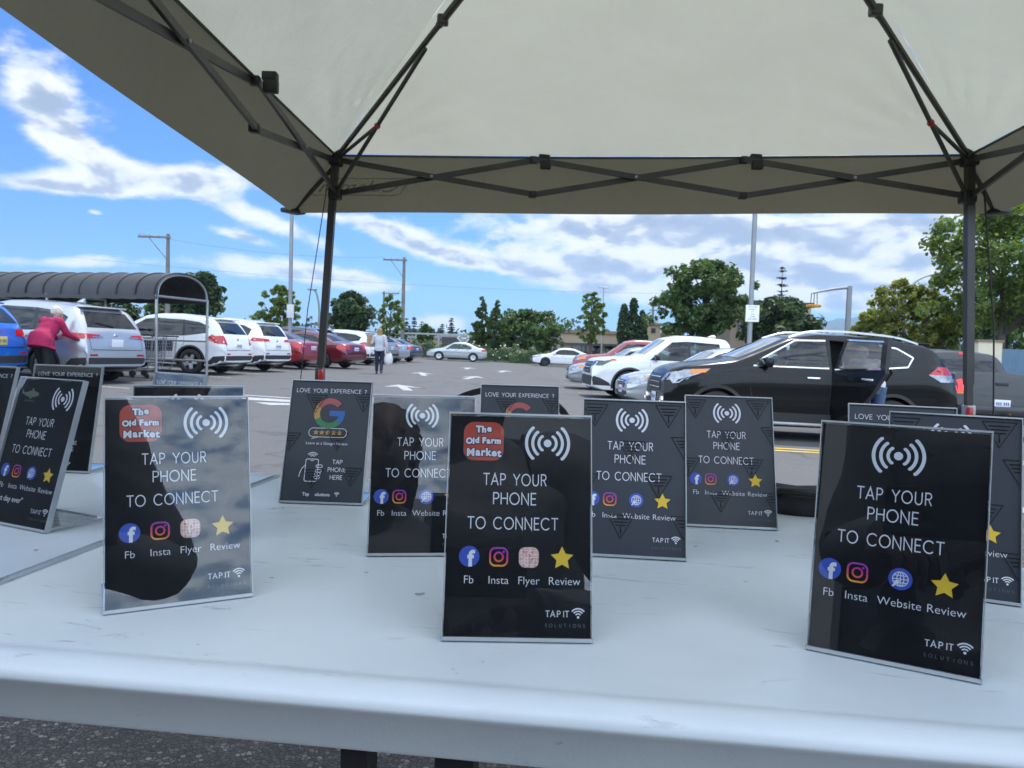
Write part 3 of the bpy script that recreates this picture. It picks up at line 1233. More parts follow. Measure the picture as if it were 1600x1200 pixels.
b = thing('black_pouch', 'flat black pouch with a thick buckle lying by the right-hand stands', 'pouch', (g.x + .012, 1.04, TABLE), R_(-12))
k = MB()
rings = []
for sc_, z in ((.93, 0), (1, .006), (1, .016), (.93, .025), (.7, .029)):
    rings.append([V((.065 * sc_ * cos(a) * (1 + .06 * cos(3 * a)), .05 * sc_ * sin(a), z + .004 * cos(2 * a))) for a in [2 * pi * i / 28 for i in range(28)]])
k.loft(rings, True)
k.build('pouch_body', M['fabric_black'], b, 60)
k = MB()
k.rbox((.052, -.045, .016), (.03, .028, .03), .007)
k.build('buckle', M['black'], b, 50)
k = MB()
k.tube([(-.062, 0, .012), (-.03, -.045, .03), (.02, -.055, .031), (.05, -.045, .026)], .005, 8)
k.build('strap', M['black'], b, 50)

# ------------------------------------------------------------------ canopy tent
def fabric(name, col, tl, trans):
    m = bpy.data.materials.new(name)
    m.use_nodes = True
    t = NT(m.node_tree)
    t.n.clear()
    out = t.node('ShaderNodeOutputMaterial')
    tc = t.node('ShaderNodeTexCoord')
    vec = tc.outputs['Object']
    n = t.noise(vec, 1.6, 6, .6, .8)
    c = t.ramp(n, [(.25, tuple(x * .93 for x in col)), (.75, tuple(min(1, x * 1.05) for x in col))])
    tcx = t.ramp(n, [(.25, tuple(x * .93 for x in tl)), (.75, tuple(min(1, x * 1.05) for x in tl))])
    d = t.node('ShaderNodeBsdfDiffuse')
    tr = t.node('ShaderNodeBsdfTranslucent')
    t.l.new(c, d.inputs[0])
    t.l.new(tcx, tr.inputs[0])
    bp = t.node('ShaderNodeBump')
    bp.inputs['Strength'].default_value = .4
    bp.inputs['Distance'].default_value = .03
    mp = t.node('ShaderNodeMapping')
    mp.inputs['Scale'].default_value = (1.0, 1.0, .45)
    t.l.new(vec, mp.inputs[0])
    w1 = t.noise(mp.outputs[0], 5, 5, .55, .3)
    w2 = t.noise(vec, 1.3, 3, .5, .6)
    t.l.new(t.math('ADD', w1, t.math('MULTIPLY', w2, 1.6)), bp.inputs['Height'])
    t.l.new(bp.outputs[0], d.inputs['Normal'])
    t.l.new(bp.outputs[0], tr.inputs['Normal'])
    mx = t.node('ShaderNodeMixShader')
    mx.inputs[0].default_value = trans
    t.l.new(d.outputs[0], mx.inputs[1])
    t.l.new(tr.outputs[0], mx.inputs[2])
    t.l.new(mx.outputs[0], out.inputs[0])
    return m


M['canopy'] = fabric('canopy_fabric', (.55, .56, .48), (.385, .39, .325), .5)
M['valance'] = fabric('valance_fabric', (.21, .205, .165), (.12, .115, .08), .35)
M['frame'] = pmat('dark_steel', (.075, .076, .074), .42, .55, var=.15, vscale=9)
M['joint'] = pmat('joint_plastic', (.018, .018, .02), .5, var=.2)
M['redclip'] = pmat('red_clip', (.5, .015, .015), .3, coat=.3, var=.1)
M['logo_ink'] = fabric('valance_print', (.26, .255, .21), (.75, .73, .58), .35)


def W_(x, y, z):
    return V((x, y, z + CZ))


JL, JR, JNL, JNR = W_(-.855, 3.64, .852), W_(1.907, 3.30, .852), W_(-.935, .5, .87), W_(1.53, .2, .87)
CL = CAM + ray(458, 333) * 3.80
CR = CAM + ray(1555, 335) * 3.42
CNL, CNR = W_(-1.07, .36, .697), W_(1.72, .02, .71)
# roof peak: meet of the two hip lines
n1 = (JL - CAM).cross(ray(716, 0))
n2 = (JR - CAM).cross(ray(1358, 0))
pd = n1.cross(n2).normalized()
if pd.y < 0:
    pd = -pd
PEAK = CAM + pd * (1.95 / pd.y)
tent = thing('canopy_tent', 'grey pop-up canopy tent over the table with dark scissor frame', 'tent', (.4, 1.95, WALK))
TI = Matrix.Translation((-.4, -1.95, -WALK))


def tbuild(k, name, m, smooth=None):
    k.v = [TI @ p for p in k.v]
    return k.build(name, m, tent, smooth)


# roof: four sagging panels, one sheet
k = MB()
cor = [JL, JR, JNR, JNL]
OUT = V((0, 0, .028))
N = 64
for i in range(4):
    a, b = cor[i] + OUT, cor[(i + 1) % 4] + OUT
    vs, fs = [], []
    for r in range(N + 1):
        t = r / N
        for c in range(N + 1):
            s = c / N
            e = a.lerp(b, s)
            p = e.lerp(PEAK + OUT, t)
            sag = sin(pi * s) * (1 - t) * (.035 * sin(pi * t) + .012)
            bump = .004 * sin(7 * s * pi + 3 * t) * sin(5 * t * pi) * (1 - t)
            crease = 0
            for q_, sg_ in ((a, 1), (b, -1)):
                r_ = (p - q_).length
                an_ = atan2((p - e).length, max(.001, (e - q_).length))
                crease += .0065 * sin(17 * an_ + 2 * r_) * math.exp(-((r_ - .42) / .27) ** 2) * min(1, t * 9)
            vs.append(p - V((0, 0, sag + bump + crease)) + V((0, 0, .035 * sin(pi * t) * 1.0)))
    for r in range(N):
        for c in range(N):
            q = r * (N + 1) + c
            fs.append((q, q + 1, q + N + 2, q + N + 1))
    k.add(vs, fs)
tbuild(k, 'roof_fabric', M['canopy'], 25)
edges = [(JL, JR, CL, CR), (JR, JNR, CR, CNR), (JNR, JNL, CNR, CNL), (JNL, JL, CNL, CL)]
logo_frame = None
for (a, b, ca, cb) in edges:
    k = MB()
    vs, fs = [], []
    C_, Rr = 40, 8
    for r in range(Rr + 1):
        t = r / Rr
        for c in range(C_ + 1):
            s = c / C_
            p = (a + OUT * .9).lerp(b + OUT * .9, s).lerp(ca.lerp(cb, s), t)
            outw = ((ca + cb) / 2 - (a + b) / 2)
            outw.z = 0
            p += V((0, 0, -.012 * sin(pi * s) * (1 - t) + .006 * sin(pi * s * 3) * t * .6)) + outw.normalized() * (.012 * sin(s * 23) * t * (1 - t))
            vs.append(p)
    for r in range(Rr):
        for c in range(C_):
            q = r * (C_ + 1) + c
            fs.append((q, q + 1, q + C_ + 2, q + C_ + 1))
    k.add(vs, fs)
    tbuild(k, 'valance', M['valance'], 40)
    # hem cord along crease
    h = MB()
    h.tube([(a + OUT * .9).lerp(b + OUT * .9, s / 20) + V((0, 0, -.012 * sin(pi * s / 20) - .004)) for s in range(21)], .005, 6)
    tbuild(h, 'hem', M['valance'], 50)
# maker's word seen through the far valance, reversed
a, b, ca, cb = edges[0]
xd = (b - a).normalized()
dn = (ca - a) - xd * (ca - a).dot(xd)
dn = ((ca.lerp(cb, .1)) - (a.lerp(b, .1))).normalized()
o3 = a.lerp(b, .075) + (ca.lerp(cb, .075) - a.lerp(b, .075)) * .58
nrm = xd.cross(dn).normalized()
if nrm.y > 0:
    nrm = -nrm
k = MB()
g = text_geo('Coleman', .105, 0)
k.add([o3 + xd * (-x) - dn * y + nrm * .008 for x, y in g[0]], g[1])
p = rrect(0, .032, .44, .105, .02)
g = ribbon(p + [p[0]], .005)
k.add([o3 + xd * x - dn * y + nrm * .008 for x, y in g[0]], g[1])
tbuild(k, 'printed_word', M['logo_ink'])
# frame
SL = .155


def scissor(a, b, nx, off):
    for i in range(nx):
        p, q = a.lerp(b, i / nx), a.lerp(b, (i + 1) / nx)
        lo = V((0, 0, -SL))
        side = (b - a).cross(V((0, 0, 1))).normalized() * off
        m1 = MB()
        m1.bar(p + side, q + lo + side, .012, .024)
        tbuild(m1, 'scissor_bar', M['frame'])
        m2 = MB()
        m2.bar(p + lo - side, q - side, .012, .024)
        tbuild(m2, 'scissor_bar', M['frame'])
        m3 = MB()
        mid = p.lerp(q, .5) + lo * .5
        m3.tube([mid - side * 2.2, mid + side * 2.2], .007, 8)
        tbuild(m3, 'rivet', M['galv'], 40)
        if i > 0:
            for zz in (0, -SL):
                m4 = MB()
                m4.rbox(p + V((0, 0, zz)), (.035, .03, .03), .006)
                tbuild(m4, 'bracket', M['joint'], 40)
        if i < nx - 1:
            pc = q + V((.05 if off > 0 else .0, 0, .004))
            m5 = MB()
            m5.rbox(pc + V((0, 0, .01)), (.05, .035, .03), .006)
            m5.rbox(pc + V((.006, -.01, -.025)), (.048, .03, .04), .006)
            tbuild(m5, 'velcro_strap', M['joint'], 40)


scissor(JL, JR, 3, .009)
scissor(JNL, JL, 3, .009)
scissor(JNR, JR, 3, .009)
legdir = [(JL, 500, 590), (JR, 1513, 650)]
for (j, other, corner, px) in ((JL, JNL, CL, (500, 590)), (JR, JNR, CR, (1513, 650)), (JNL, JL, CNL, None), (JNR, JR, CNR, None)):
    if px:
        # splay so that the leg passes through the seen image point, leaning a little outward
        d = ray(*px)
        t = (j.z - .85 - CZ) / 1
        z_clip = None
        best = None
        for k_ in range(400):
            f = j.y + (k_ - 200) * .002
            p = CAM + d * f
            if p.z < j.z - .3:
                dir_ = (p - j)
                sc_ = abs(dir_.y - .045 * -dir_.z)
                if best is None or sc_ < best[0]:
                    best = (sc_, p)
        p = best[1]
        ft = j + (p - j) * ((j.z - WALK) / (j.z - p.z))
    else:
        ft = V((j.x + (-.09 if j.x < 0 else .09), j.y - .09, WALK))
    ax = (j - ft).normalized()
    k = MB()
    k.bar(ft + ax * .85, j + V((0, 0, .02)), .032, .032, up=(0, 1, 0))
    k.bar(ft + ax * .01, ft + ax * .9, .026, .026, up=(0, 1, 0))
    tbuild(k, 'leg', M['frame'])
    k = MB()
    k.rbox(ft + V((0, 0, .006)), (.09, .09, .012), .012)
    tbuild(k, 'foot_plate', M['joint'], 40)
    k = MB()
    k.rbox(j + V((0, 0, .012)), (.062, .062, .075), .012)
    tbuild(k, 'corner_bracket', M['joint'], 40)
    k = MB()
    k.rbox(j + V((0, 0, -SL)), (.058, .058, .055), .01)
    tbuild(k, 'slider_bracket', M['joint'], 40)
    # clip on the leg
    pc = (p if px else ft + ax * .85) + (V((0, 0, .012)))
    k = MB()
    k.rbox(pc, (.042, .042, .07), .006)
    tbuild(k, 'collar', M['galv'] if px and px[0] > 1000 else M['frame'], 40)
    k = MB()
    k.rbox(pc + V((.012 if px and px[0] < 1000 else -.012, -.026, 0)), (.026, .026, .056), .008)
    tbuild(k, 'release_clip', M['redclip'], 40)
    # hip pole up to the peak, two telescoping lengths, and its brace
    k = MB()
    hp = j.lerp(PEAK, .46)
    k.tube([j + V((0, 0, .01)), hp], .011, 8)
    tbuild(k, 'hip_pole', M['frame'], 40)
    k = MB()
    k.tube([hp - (hp - j).normalized() * .03, PEAK - V((0, 0, .02))], .014, 8)
    k.rbox(hp, (.04, .04, .035), .008)
    tbuild(k, 'hip_pole', M['frame'], 40)
    bp_ = j.lerp(PEAK, .40) - V((0, 0, .022))
    sl = j + V((0, 0, -SL))
    k = MB()
    k.tube([sl, bp_], .009, 8)
    tbuild(k, 'brace', M['frame'], 40)
    mid = sl.lerp(bp_, .52)
    k = MB()
    k.tube([j, mid], .008, 8)
    tbuild(k, 'brace', M['frame'], 40)
    k = MB()
    k.ell(mid, (.014, .014, .014))
    tbuild(k, 'knob', M['redclip'], 40)
    # outrigger that holds the eave corner out
    k = MB()
    tip = corner + V((0, 0, .01))
    k.tube([j + (sl - j) * .15, tip], .010, 8)
    tbuild(k, 'outrigger', M['frame'], 40)
    k = MB()
    k.rbox(tip, (.11, .07, .022), .01, rot=Matrix.Rotation(atan2(corner.y - j.y, corner.x - j.x) + pi / 2, 3, 'Z'))
    tbuild(k, 'corner_pocket', M['joint'], 40)
k = MB()
k.tube([PEAK - V((0, 0, .07)), PEAK + V((0, 0, .03))], .05, 12)
tbuild(k, 'peak_hub', M['joint'], 40)
# cords that hang beside the far legs
for (j, dx, r, m_) in ((JL, -.03, .0022, 'cable'), (JR, .05, .0035, 'cable')):
    k = MB()
    k.tube([j + V((dx, -.03, -.12)), j + V((dx * 1.6 - (.06 if dx < 0 else -.04), -.04, -.7)), j + V((dx * 2 - (.1 if dx < 0 else -.05), -.05, -1.35))], r, 6)
    tbuild(k, 'cord', M[m_], 40)
# ------------------------------------------------------------------ vehicles
def lerp_poly(pl, s):
    if s <= pl[0][0]:
        return pl[0][1]
    for (a, za), (b, zb) in zip(pl, pl[1:]):
        if s <= b:
            return za + (zb - za) * ((s - a) / (b - a) if b > a else 1)
    return pl[-1][1]


def smooth_poly(pl, s, w=.06):
    return (lerp_poly(pl, s - w) + 2 * lerp_poly(pl, s) + lerp_poly(pl, s + w)) / 4


class Car:
    """lofted body with cut wheel arches; parts are laid on it by projection"""
    def __init__(c, sp):
        c.sp = sp
        c.L, c.W = sp['L'], sp['W']
        c.top, c.belt, c.bot = sp['top'], sp['belt'], sp.get('bot', [(0, .30), (.3, .22), (sp['L'] - .4, .24), (sp['L'], .38)])
        c.tum = sp.get('tum', .28)

    def plan(c, s):
        L = c.L
        nf, nr = c.sp.get('nf', .85), c.sp.get('nr', .5)
        w = 1.0
        if s < nf:
            w -= c.sp.get('tf', .24) * (1 - s / nf) ** 2.4
        if s > L - nr:
            w -= c.sp.get('tr', .15) * ((s - (L - nr)) / nr) ** 2.6
        return w

    def section(c, s):
        hw = c.W / 2 * c.plan(s)
        zt = smooth_poly(c.top, s, .05)
        zb = lerp_poly(c.bot, s)
        zt = max(zt, zb + .12)
        zl = min(smooth_poly(c.belt, s, .1), zt - .05)
        zm = zb + (zl - zb) * .55
        pts = [(0, zb), (hw * .55, zb), (hw * .86, zb + .005)]
        rise = max(0, zt - zl)
        for i in range(9):
            f = i / 8
            z = zb + .03 + (zl - zb - .03) * f
            q = (z - zm) / max(.05, zl - zb)
            crease = .012 * math.exp(-((f - .74) / .07) ** 2) - .010 * math.exp(-((f - .52) / .16) ** 2)
            y = hw * (1 - .16 * q * q * (1.35 if q < 0 else .6)) + crease
            pts.append((y, z))
        yb = pts[-1][0]
        cab = min(1, max(0, (rise - .06) / .2))
        ry = .07 + .10 * cab
        rz = min(.045 + .05 * cab, rise * .8)
        for i in range(1, 7):
            f = i / 6
            z = zl + (rise - rz) * f
            y = yb - (.018 if f > .05 else 0) * cab - c.tum * max(0, z - zl) * (1 + .25 * f)
            pts.append((y, z))
        y0, z0 = pts[-1]
        for i in range(1, 6):
            a = pi / 2 * i / 5
            pts.append((y0 - ry * (1 - cos(a)), z0 + (zt - .012 - z0) * sin(a) if True else 0))
        y0 = pts[-1][0]
        crown = c.sp.get('crown', .03)
        for i in range(1, 5):
            f = i / 4
            pts.append((y0 * (1 - f), zt - .012 + crown * (1 - (1 - f) ** 2)))
        return pts

    def stations(c):
        L = c.L
        ss = set([0, .015, .04, .08, .13, .2, .28, L, L - .015, L - .04, L - .08, L - .13, L - .2])
        n = int(L / .085)
        for i in range(n + 1):
            ss.add(round(L * i / n, 4))
        for s, _ in c.top:
            for d in (-.05, 0, .05):
                if 0 < s + d < L:
                    ss.add(s + d)
        out = []
        for s in sorted(ss):
            if not out or s - out[-1] > .008:
                out.append(s)
        return out

    def body_mb(c):
        rings = []
        for s in c.stations():
            half = c.section(s)
            x = c.L / 2 - s
            ring = [V((x, y, z)) for y, z in half] + [V((x, -y, z)) for y, z in half[-2:0:-1]]
            rings.append(ring)
        return MB().loft(rings, True)

    def side_y(c, s, z):
        h = c.section(s)
        for (a, za), (b, zb) in zip(h[2:], h[3:]):
            if za <= z <= zb and zb > za:
                return a + (b - a) * (z - za) / (zb - za)
        return h[5][0]

    def px(c, s):
        return c.L / 2 - s


def densify(poly, step):
    out = []
    for i, p in enumerate(poly):
        q = poly[(i + 1) % len(poly)]
        n = max(1, int(sqrt((p[0] - q[0]) ** 2 + (p[1] - q[1]) ** 2) / step))
        out += [(p[0] + (q[0] - p[0]) * k / n, p[1] + (q[1] - p[1]) * k / n) for k in range(n)]
    return out


def inside(p, poly):
    r = False
    j = len(poly) - 1
    for i in range(len(poly)):
        if (poly[i][1] > p[1]) != (poly[j][1] > p[1]) and p[0] < (poly[j][0] - poly[i][0]) * (p[1] - poly[i][1]) / (poly[j][1] - poly[i][1]) + poly[i][0]:
            r = not r
        j = i
    return r


def patch2d(poly, step=.07):
    b = densify(poly, step)
    xs, ys = [p[0] for p in b], [p[1] for p in b]
    pts = list(b)
    x = min(xs) + step * .6
    while x < max(xs):
        y = min(ys) + step * .6
        while y < max(ys):
            if inside((x, y), b) and min((x - q[0]) ** 2 + (y - q[1]) ** 2 for q in b) > (step * .45) ** 2:
                pts.append((x, y))
            y += step
        x += step
    n = len(b)
    vs, _, fs, _, _, _ = delaunay_2d_cdt([V(p) for p in pts], [(i, (i + 1) % n) for i in range(n)], [], 1, 1e-6)
    return [tuple(v) for v in vs], [tuple(f) for f in fs]


def project(bvh, poly, view, off, mb, mi=0, thick=.0, step=.07):
    """lay a 2-D outline on the body. view: 'L','R' side (x,z); 'F','B' front/back (y,z); 'T' top (x,y)"""
    vs, fs = patch2d(poly, step)
    D = {'L': V((0, -1, 0)), 'R': V((0, 1, 0)), 'F': V((-1, 0, 0)), 'B': V((1, 0, 0)), 'T': V((0, 0, -1))}[view]
    P = []
    for u, w in vs:
        if view in 'LR':
            o = V((u, 0, w))
        elif view in 'FB':
            o = V((0, u, w))
        else:
            o = V((u, w, 0))
        o = o - D * 8
        h = bvh.ray_cast(o, D)
        if h[0] is None:
            P.append(None)
        else:
            n = h[1] if h[1].dot(D) < 0 else -h[1]
            nn = (n - D * .6).normalized()
            P.append(h[0] + nn * off)
    fs = [f for f in fs if all(P[i] is not None for i in f)]
    fs = [f for f in fs if max((P[f[i]] - P[f[(i + 1) % len(f)]]).length for i in range(len(f))) < step * 6]
    used = sorted({i for f in fs for i in f})
    mp = {i: k for k, i in enumerate(used)}
    fs = [[mp[i] for i in f] for f in fs]
    vs3 = [P[i] for i in used]
    # orient outward
    fo = []
    for f in fs:
        n = (vs3[f[1]] - vs3[f[0]]).cross(vs3[f[2]] - vs3[f[0]])
        fo.append(f if n.dot(D) < 0 else f[::-1])
    mb.add(vs3, fo, mi)
    return mb


def cut_body(mb, arches, W, tunnels, mats, pockets=()):
    """wheel arches and see-through window openings"""
    me = mb.mesh('body', mats)
    cu = MB()
    for (x, z, r, depth) in arches:
        for sg in (1, -1):
            rings = []
            for y in (sg * (W / 2 - depth), sg * (W / 2 + .3)):
                rings.append([V((x + r * cos(2 * pi * k / 36), y, z + r * sin(2 * pi * k / 36))) for k in range(36)])
            cu.loft(rings, True, 1)
    for poly in tunnels:
        cu.prism(poly, -W, W, 'y', 2)
    for poly, y0, y1 in pockets:
        cu.prism(poly, y0, y1, 'y', 2)
    cme = cu.mesh('cut', mats)
    a = bpy.data.objects.new('a', me)
    b = bpy.data.objects.new('b', cme)
    COL.objects.link(a)
    COL.objects.link(b)
    md = a.modifiers.new('cut', 'BOOLEAN')
    md.object = b
    md.operation = 'DIFFERENCE'
    md.solver = 'EXACT'
    r = evaluated(a)
    bpy.data.objects.remove(b)
    shade(r, 32)
    return r


_wheels = {}


def wheel_meshes(r, w, style):
    k = (round(r, 3), round(w, 3), style)
    if k in _wheels:
        return _wheels[k]
    rr = r * .66
    M90 = Matrix.Rotation(pi / 2, 4, 'X')
    t = MB()
    t.lathe([(rr, -w * .42), (rr + .01, -w / 2), (r * .9, -w / 2), (r * .985, -w * .42), (r, -w * .25), (r, w * .25), (r * .985, w * .42), (r * .9, w / 2), (rr + .01, w / 2), (rr, w * .42)], 40, 0, M90)
    tm = t.mesh('tyre', M['rubber'], 40)
    q = MB()
    q.lathe([(rr, -w * .44), (rr - .02, -w * .46), (rr - .035, -w * .3), (rr - .04, w * .1), (rr * .98, w * .4)], 40, 0, M90)
    n = {'five': 5, 'ten': 10, 'cap': 8, 'dark': 5}[style]
    q.lathe([(.001, -w * .42), (.05, -w * .42), (.065, -w * .36), (.066, w * .0)], 20, 0, M90)
    for i in range(n):
        a = 2 * pi * i / n
        wd = {5: .062, 10: .03, 8: .085}[n]
        rot = Matrix.Rotation(a, 3, 'Y')
        for (x0, x1, w0, w1) in ((.045, rr - .025, wd * 1.0, wd * .75),):
            pts = [V((x0, -w * .40, -w0)), V((x1, -w * .44, -w1)), V((x1, -w * .44, w1)), V((x0, -w * .40, w0))]
            pb = [p + V((0, w * .2, 0)) for p in pts]
            q.loft([[rot @ p for p in pts], [rot @ p for p in pb]], True, 0)
    q.lathe([(.001, w * -.05), (rr * .9, w * -.05)], 30, 1, M90)
    rim = M['trim'] if style == 'dark' else (M['hubcap'] if style == 'cap' else M['alloy'])
    rm = q.mesh('rim', [rim, M['black']], 35)
    _wheels[k] = (tm, rm)
    return tm, rm


def vehicle(name, label, cat, sp, pt, heading, group):
    """sp: spec; pt: ground point of the middle; heading: world angle of travel from +x"""
    c = Car(sp)
    L, W = c.L, c.W
    root = thing(name, label, cat, pt, 0, group)
    sl = -.024 if abs(pt[0]) < 14 else 0
    nrm = V((-sl, 0, 1)).normalized()
    fx = V((cos(heading), sin(heading), 0))
    fx = (fx - nrm * fx.dot(nrm)).normalized()
    ly = nrm.cross(fx)
    root.matrix_world = Matrix(((fx.x, ly.x, nrm.x, pt[0]), (fx.y, ly.y, nrm.y, pt[1]), (fx.z, ly.z, nrm.z, pt[2]), (0, 0, 0, 1)))
    pm = sp['paint']
    mb = c.body_mb()
    bvh = BVHTree.FromPolygons(mb.v, mb.f)
    wr = sp['wr']
    X = c.px
    arches = [(X(s), wr, wr + .055, .34) for s in sp['axles']]
    win = [[(X(s), z) for s, z in p] for p in sp['windows']]
    see = sp.get('see', [])
    tunnels = [win[i] for i in see]
    pockets = []
    if sp.get('opendoor'):
        pockets.append(([(X(s), z) for s, z in sp['opendoor']], W / 2 - .62, W))
    body = cut_body(mb, arches, W, tunnels, [pm, M['black'], M['inter']], pockets)
    link('body', body, root)
    k_ = sp.get('windows_names')
    for i, p in enumerate(win):
        for vw in 'LR':
            if sp.get('opendoor') and i == 1 and vw == 'L':
                continue
            g = MB()
            project(bvh, p, vw, .004, g, step=.09)
            w_ = g.build('side_window', M['seeglass'] if i in see else M['glass'], root, 40, fix=False)
            if sp.get('winchrome') and vw == 'L':
                f = MB()
                pp = densify(p, .06)
                for a, b in zip(pp, pp[1:] + pp[:1]):
                    dz = abs(a[1] - b[1]) < .01
                    if sp['winchrome'] == 'all' or True:
                        pa, pb = V((a[0], c.side_y(L / 2 - a[0], a[1]) + .008, a[1])), V((b[0], c.side_y(L / 2 - b[0], b[1]) + .008, b[1]))
                        if (pa - pb).length > .005 and not (abs(a[0] - b[0]) < abs(a[1] - b[1]) * .45):
                            f.bar(pa, pb, .02, .012, up=(0, 1, 0))
                f.build('window_trim', M['chrome'], w_)
    # dark pillars between the side windows
    if sp.get('blackpillars', True):
        for w0, w1 in zip(sp['windows'], sp['windows'][1:]):
            a = sorted(w0, key=lambda p: -p[0])[:2]
            b = sorted(w1, key=lambda p: p[0])[:2]
            a.sort(key=lambda p: p[1])
            b.sort(key=lambda p: p[1])
            for vw in 'LR':
                if sp.get('opendoor') and vw == 'L':
                    continue
                g = MB()
                project(bvh, [(X(s), z) for s, z in (a[0], a[1], b[1], b[0])], vw, .003, g, step=.09)
                g.build('pillar_trim', M['black'], root, 40, fix=False)
    # windscreen and back window, laid on from above or behind
    g = MB()
    project(bvh, [(X(s), y) for s, y in sp['screen']], 'T', .004, g, step=.09)
    g.build('windscreen', M['screen'], root, 40, fix=False)
    g = MB()
    bw = sp['back']
    project(bvh, [(X(s), y) for s, y in bw[1]] if bw[0] == 'T' else bw[1], bw[0], .004, g, step=.09)
    g.build('back_window', M['glass'], root, 40, fix=False)
    # lamps
    for sg in (1, -1):
        g = MB()
        for vw, p in sp['headlamp']:
            if vw == 'S':
                project(bvh, [(X(s), z) for s, z in p], 'L' if sg > 0 else 'R', .005, g, step=.05)
            else:
                project(bvh, [(sg * y, z) for y, z in p], vw, .005, g, step=.05)
        h = g.build('headlight', sp.get('lampmat', M['clearlamp']), root, 40, fix=False)
        if sp.get('amber'):
            g = MB()
            project(bvh, [(X(s), z) for s, z in sp['amber']], 'L' if sg > 0 else 'R', .009, g, step=.03)
            g.build('indicator', M['amber'], h, 40, fix=False)
        g = MB()
        for vw, p in sp['taillamp']:
            if vw == 'S':
                project(bvh, [(X(s), z) for s, z in p], 'L' if sg > 0 else 'R', .006, g, step=.05)
            else:
                project(bvh, [(sg * y, z) for y, z in p], vw, .006, g, step=.05)
        tl = g.build('taillight', M['redlit'] if sp.get('brake') else M['redlamp'], root, 40, fix=False)
        if sp.get('tailclear'):
            g = MB()
            for vw, p in sp['tailclear']:
                project(bvh, [(X(s), z) for s, z in p] if vw == 'S' else [(sg * y, z) for y, z in p], ('L' if sg > 0 else 'R') if vw == 'S' else vw, .009, g, step=.04)
            g.build('lamp_lens', M['clearlamp'], tl, 40, fix=False)
    # tail details
    if sp.get('hatch'):
        g = MB()
        for p in ([(-.66, .72), (.66, .72)], [(-.68, .72), (-.70, 1.0)], [(.68, .72), (.70, 1.0)]):
            a, b = p
            d = V((b[0] - a[0], b[1] - a[1])).normalized()
            n = V((-d.y, d.x)) * .006
            project(bvh, [(a[0] + n.x, a[1] + n.y), (b[0] + n.x, b[1] + n.y), (b[0] - n.x, b[1] - n.y), (a[0] - n.x, a[1] - n.y)], 'B', .003, g, step=.1)
        g.build('tailgate_gap', M['black'], root, fix=False)
        h = bvh.ray_cast(V((-8, 0, 1.02)), V((1, 0, 0)))
        if h[0]:
            g = MB()
            g.ell(h[0] + V((-.004, 0, 0)), (.012, .055, .042), n=16, m=8)
            g.build('emblem', M['chrome'], root, 60)
        zt_ = sp['back'][1][2][1] + .07
        h = bvh.ray_cast(V((-8, 0, zt_)), V((1, 0, 0)))
        if h[0]:
            g = MB()
            g.rbox((h[0].x + .02, 0, zt_ + .03), (.26, 1.12, .035), .015)
            g.build('roof_spoiler', sp.get('spoilermat', pm), root, 50)
        zb_ = sp['back'][1][0][1]
        h1 = bvh.ray_cast(V((-8, 0, zb_ + .03)), V((1, 0, 0)))
        h2 = bvh.ray_cast(V((-8, .42, zb_ + .10)), V((1, 0, 0)))
        if h1[0] and h2[0]:
            g = MB()
            g.bar(h1[0] - V((.02, 0, 0)), h2[0] - V((.02, 0, 0)), .018, .02)
            g.build('wiper', M['black'], root)
        for y in (-.62, .62):
            g = MB()
            project(bvh, [(y - .1, .59), (y + .1, .59), (y + .1, .63), (y - .1, .63)], 'B', .006, g, step=.05)
            g.build('reflector', M['redlamp'], root, fix=False)
    # grille, lower trim
    if sp.get('grille'):
        g = MB()
        project(bvh, sp['grille'], 'F', .005, g, step=.05)
        gr = g.build('grille', M['black'], root, 40, fix=False)
        ys = [p[0] for p in sp['grille']]
        zs = [p[1] for p in sp['grille']]
        sl_ = MB()
        for i in range(3):
            z = min(zs) + (max(zs) - min(zs)) * (i + .7) / 3.4
            project(bvh, [(min(ys) * .85, z - .007), (max(ys) * .85, z - .007), (max(ys) * .85, z + .007), (min(ys) * .85, z + .007)], 'F', .012, sl_, step=.06)
        sl_.build('grille_bar', M['chrome'], gr, fix=False)
    for vw, p, mt, nm in sp.get('patches', []):
        for v2 in (('L', 'R') if vw == 'S' else (vw,)):
            g = MB()
            project(bvh, [(X(s), z) for s, z in p] if vw in 'ST' else p, v2, .0045, g, step=.08)
            g.build(nm, mt, root, 40, fix=False)
    # sills / cladding and arch lips
    clad = sp.get('clad')
    if clad:
        for sg in (1, -1):
            g = MB()
            s0, s1 = sp['axles'][0] + wr + .07, sp['axles'][1] - wr - .07
            project(bvh, [(X(s0), .30), (X(s1), .30), (X(s1), clad), (X(s0), clad)], 'L' if sg > 0 else 'R', .006, g, step=.1)
            g.build('sill_cladding', sp.get('cladmat', M['trim']), root, 40, fix=False)
            for s in sp['axles']:
                g = MB()
                rings = []
                for kk in range(25):
                    a = R_(-12 + 204 * kk / 24)
                    ro, ri = wr + .105, wr + .053
                    ring = []
                    for r_, o_ in ((ri, -.03), (ri, .008), (ro, .008), (ro, -.03)):
                        xx, zz = X(s) + r_ * cos(a), wr + r_ * sin(a)
                        yy = c.side_y(L / 2 - xx, min(zz, lerp_poly(c.belt, L / 2 - xx) - .03))
                        ring.append(V((xx, sg * (yy + o_), max(.27, zz))))
                    rings.append(ring)
                g.loft(rings, True)
                g.build('arch_trim', sp.get('cladmat', M['trim']), root, 40)
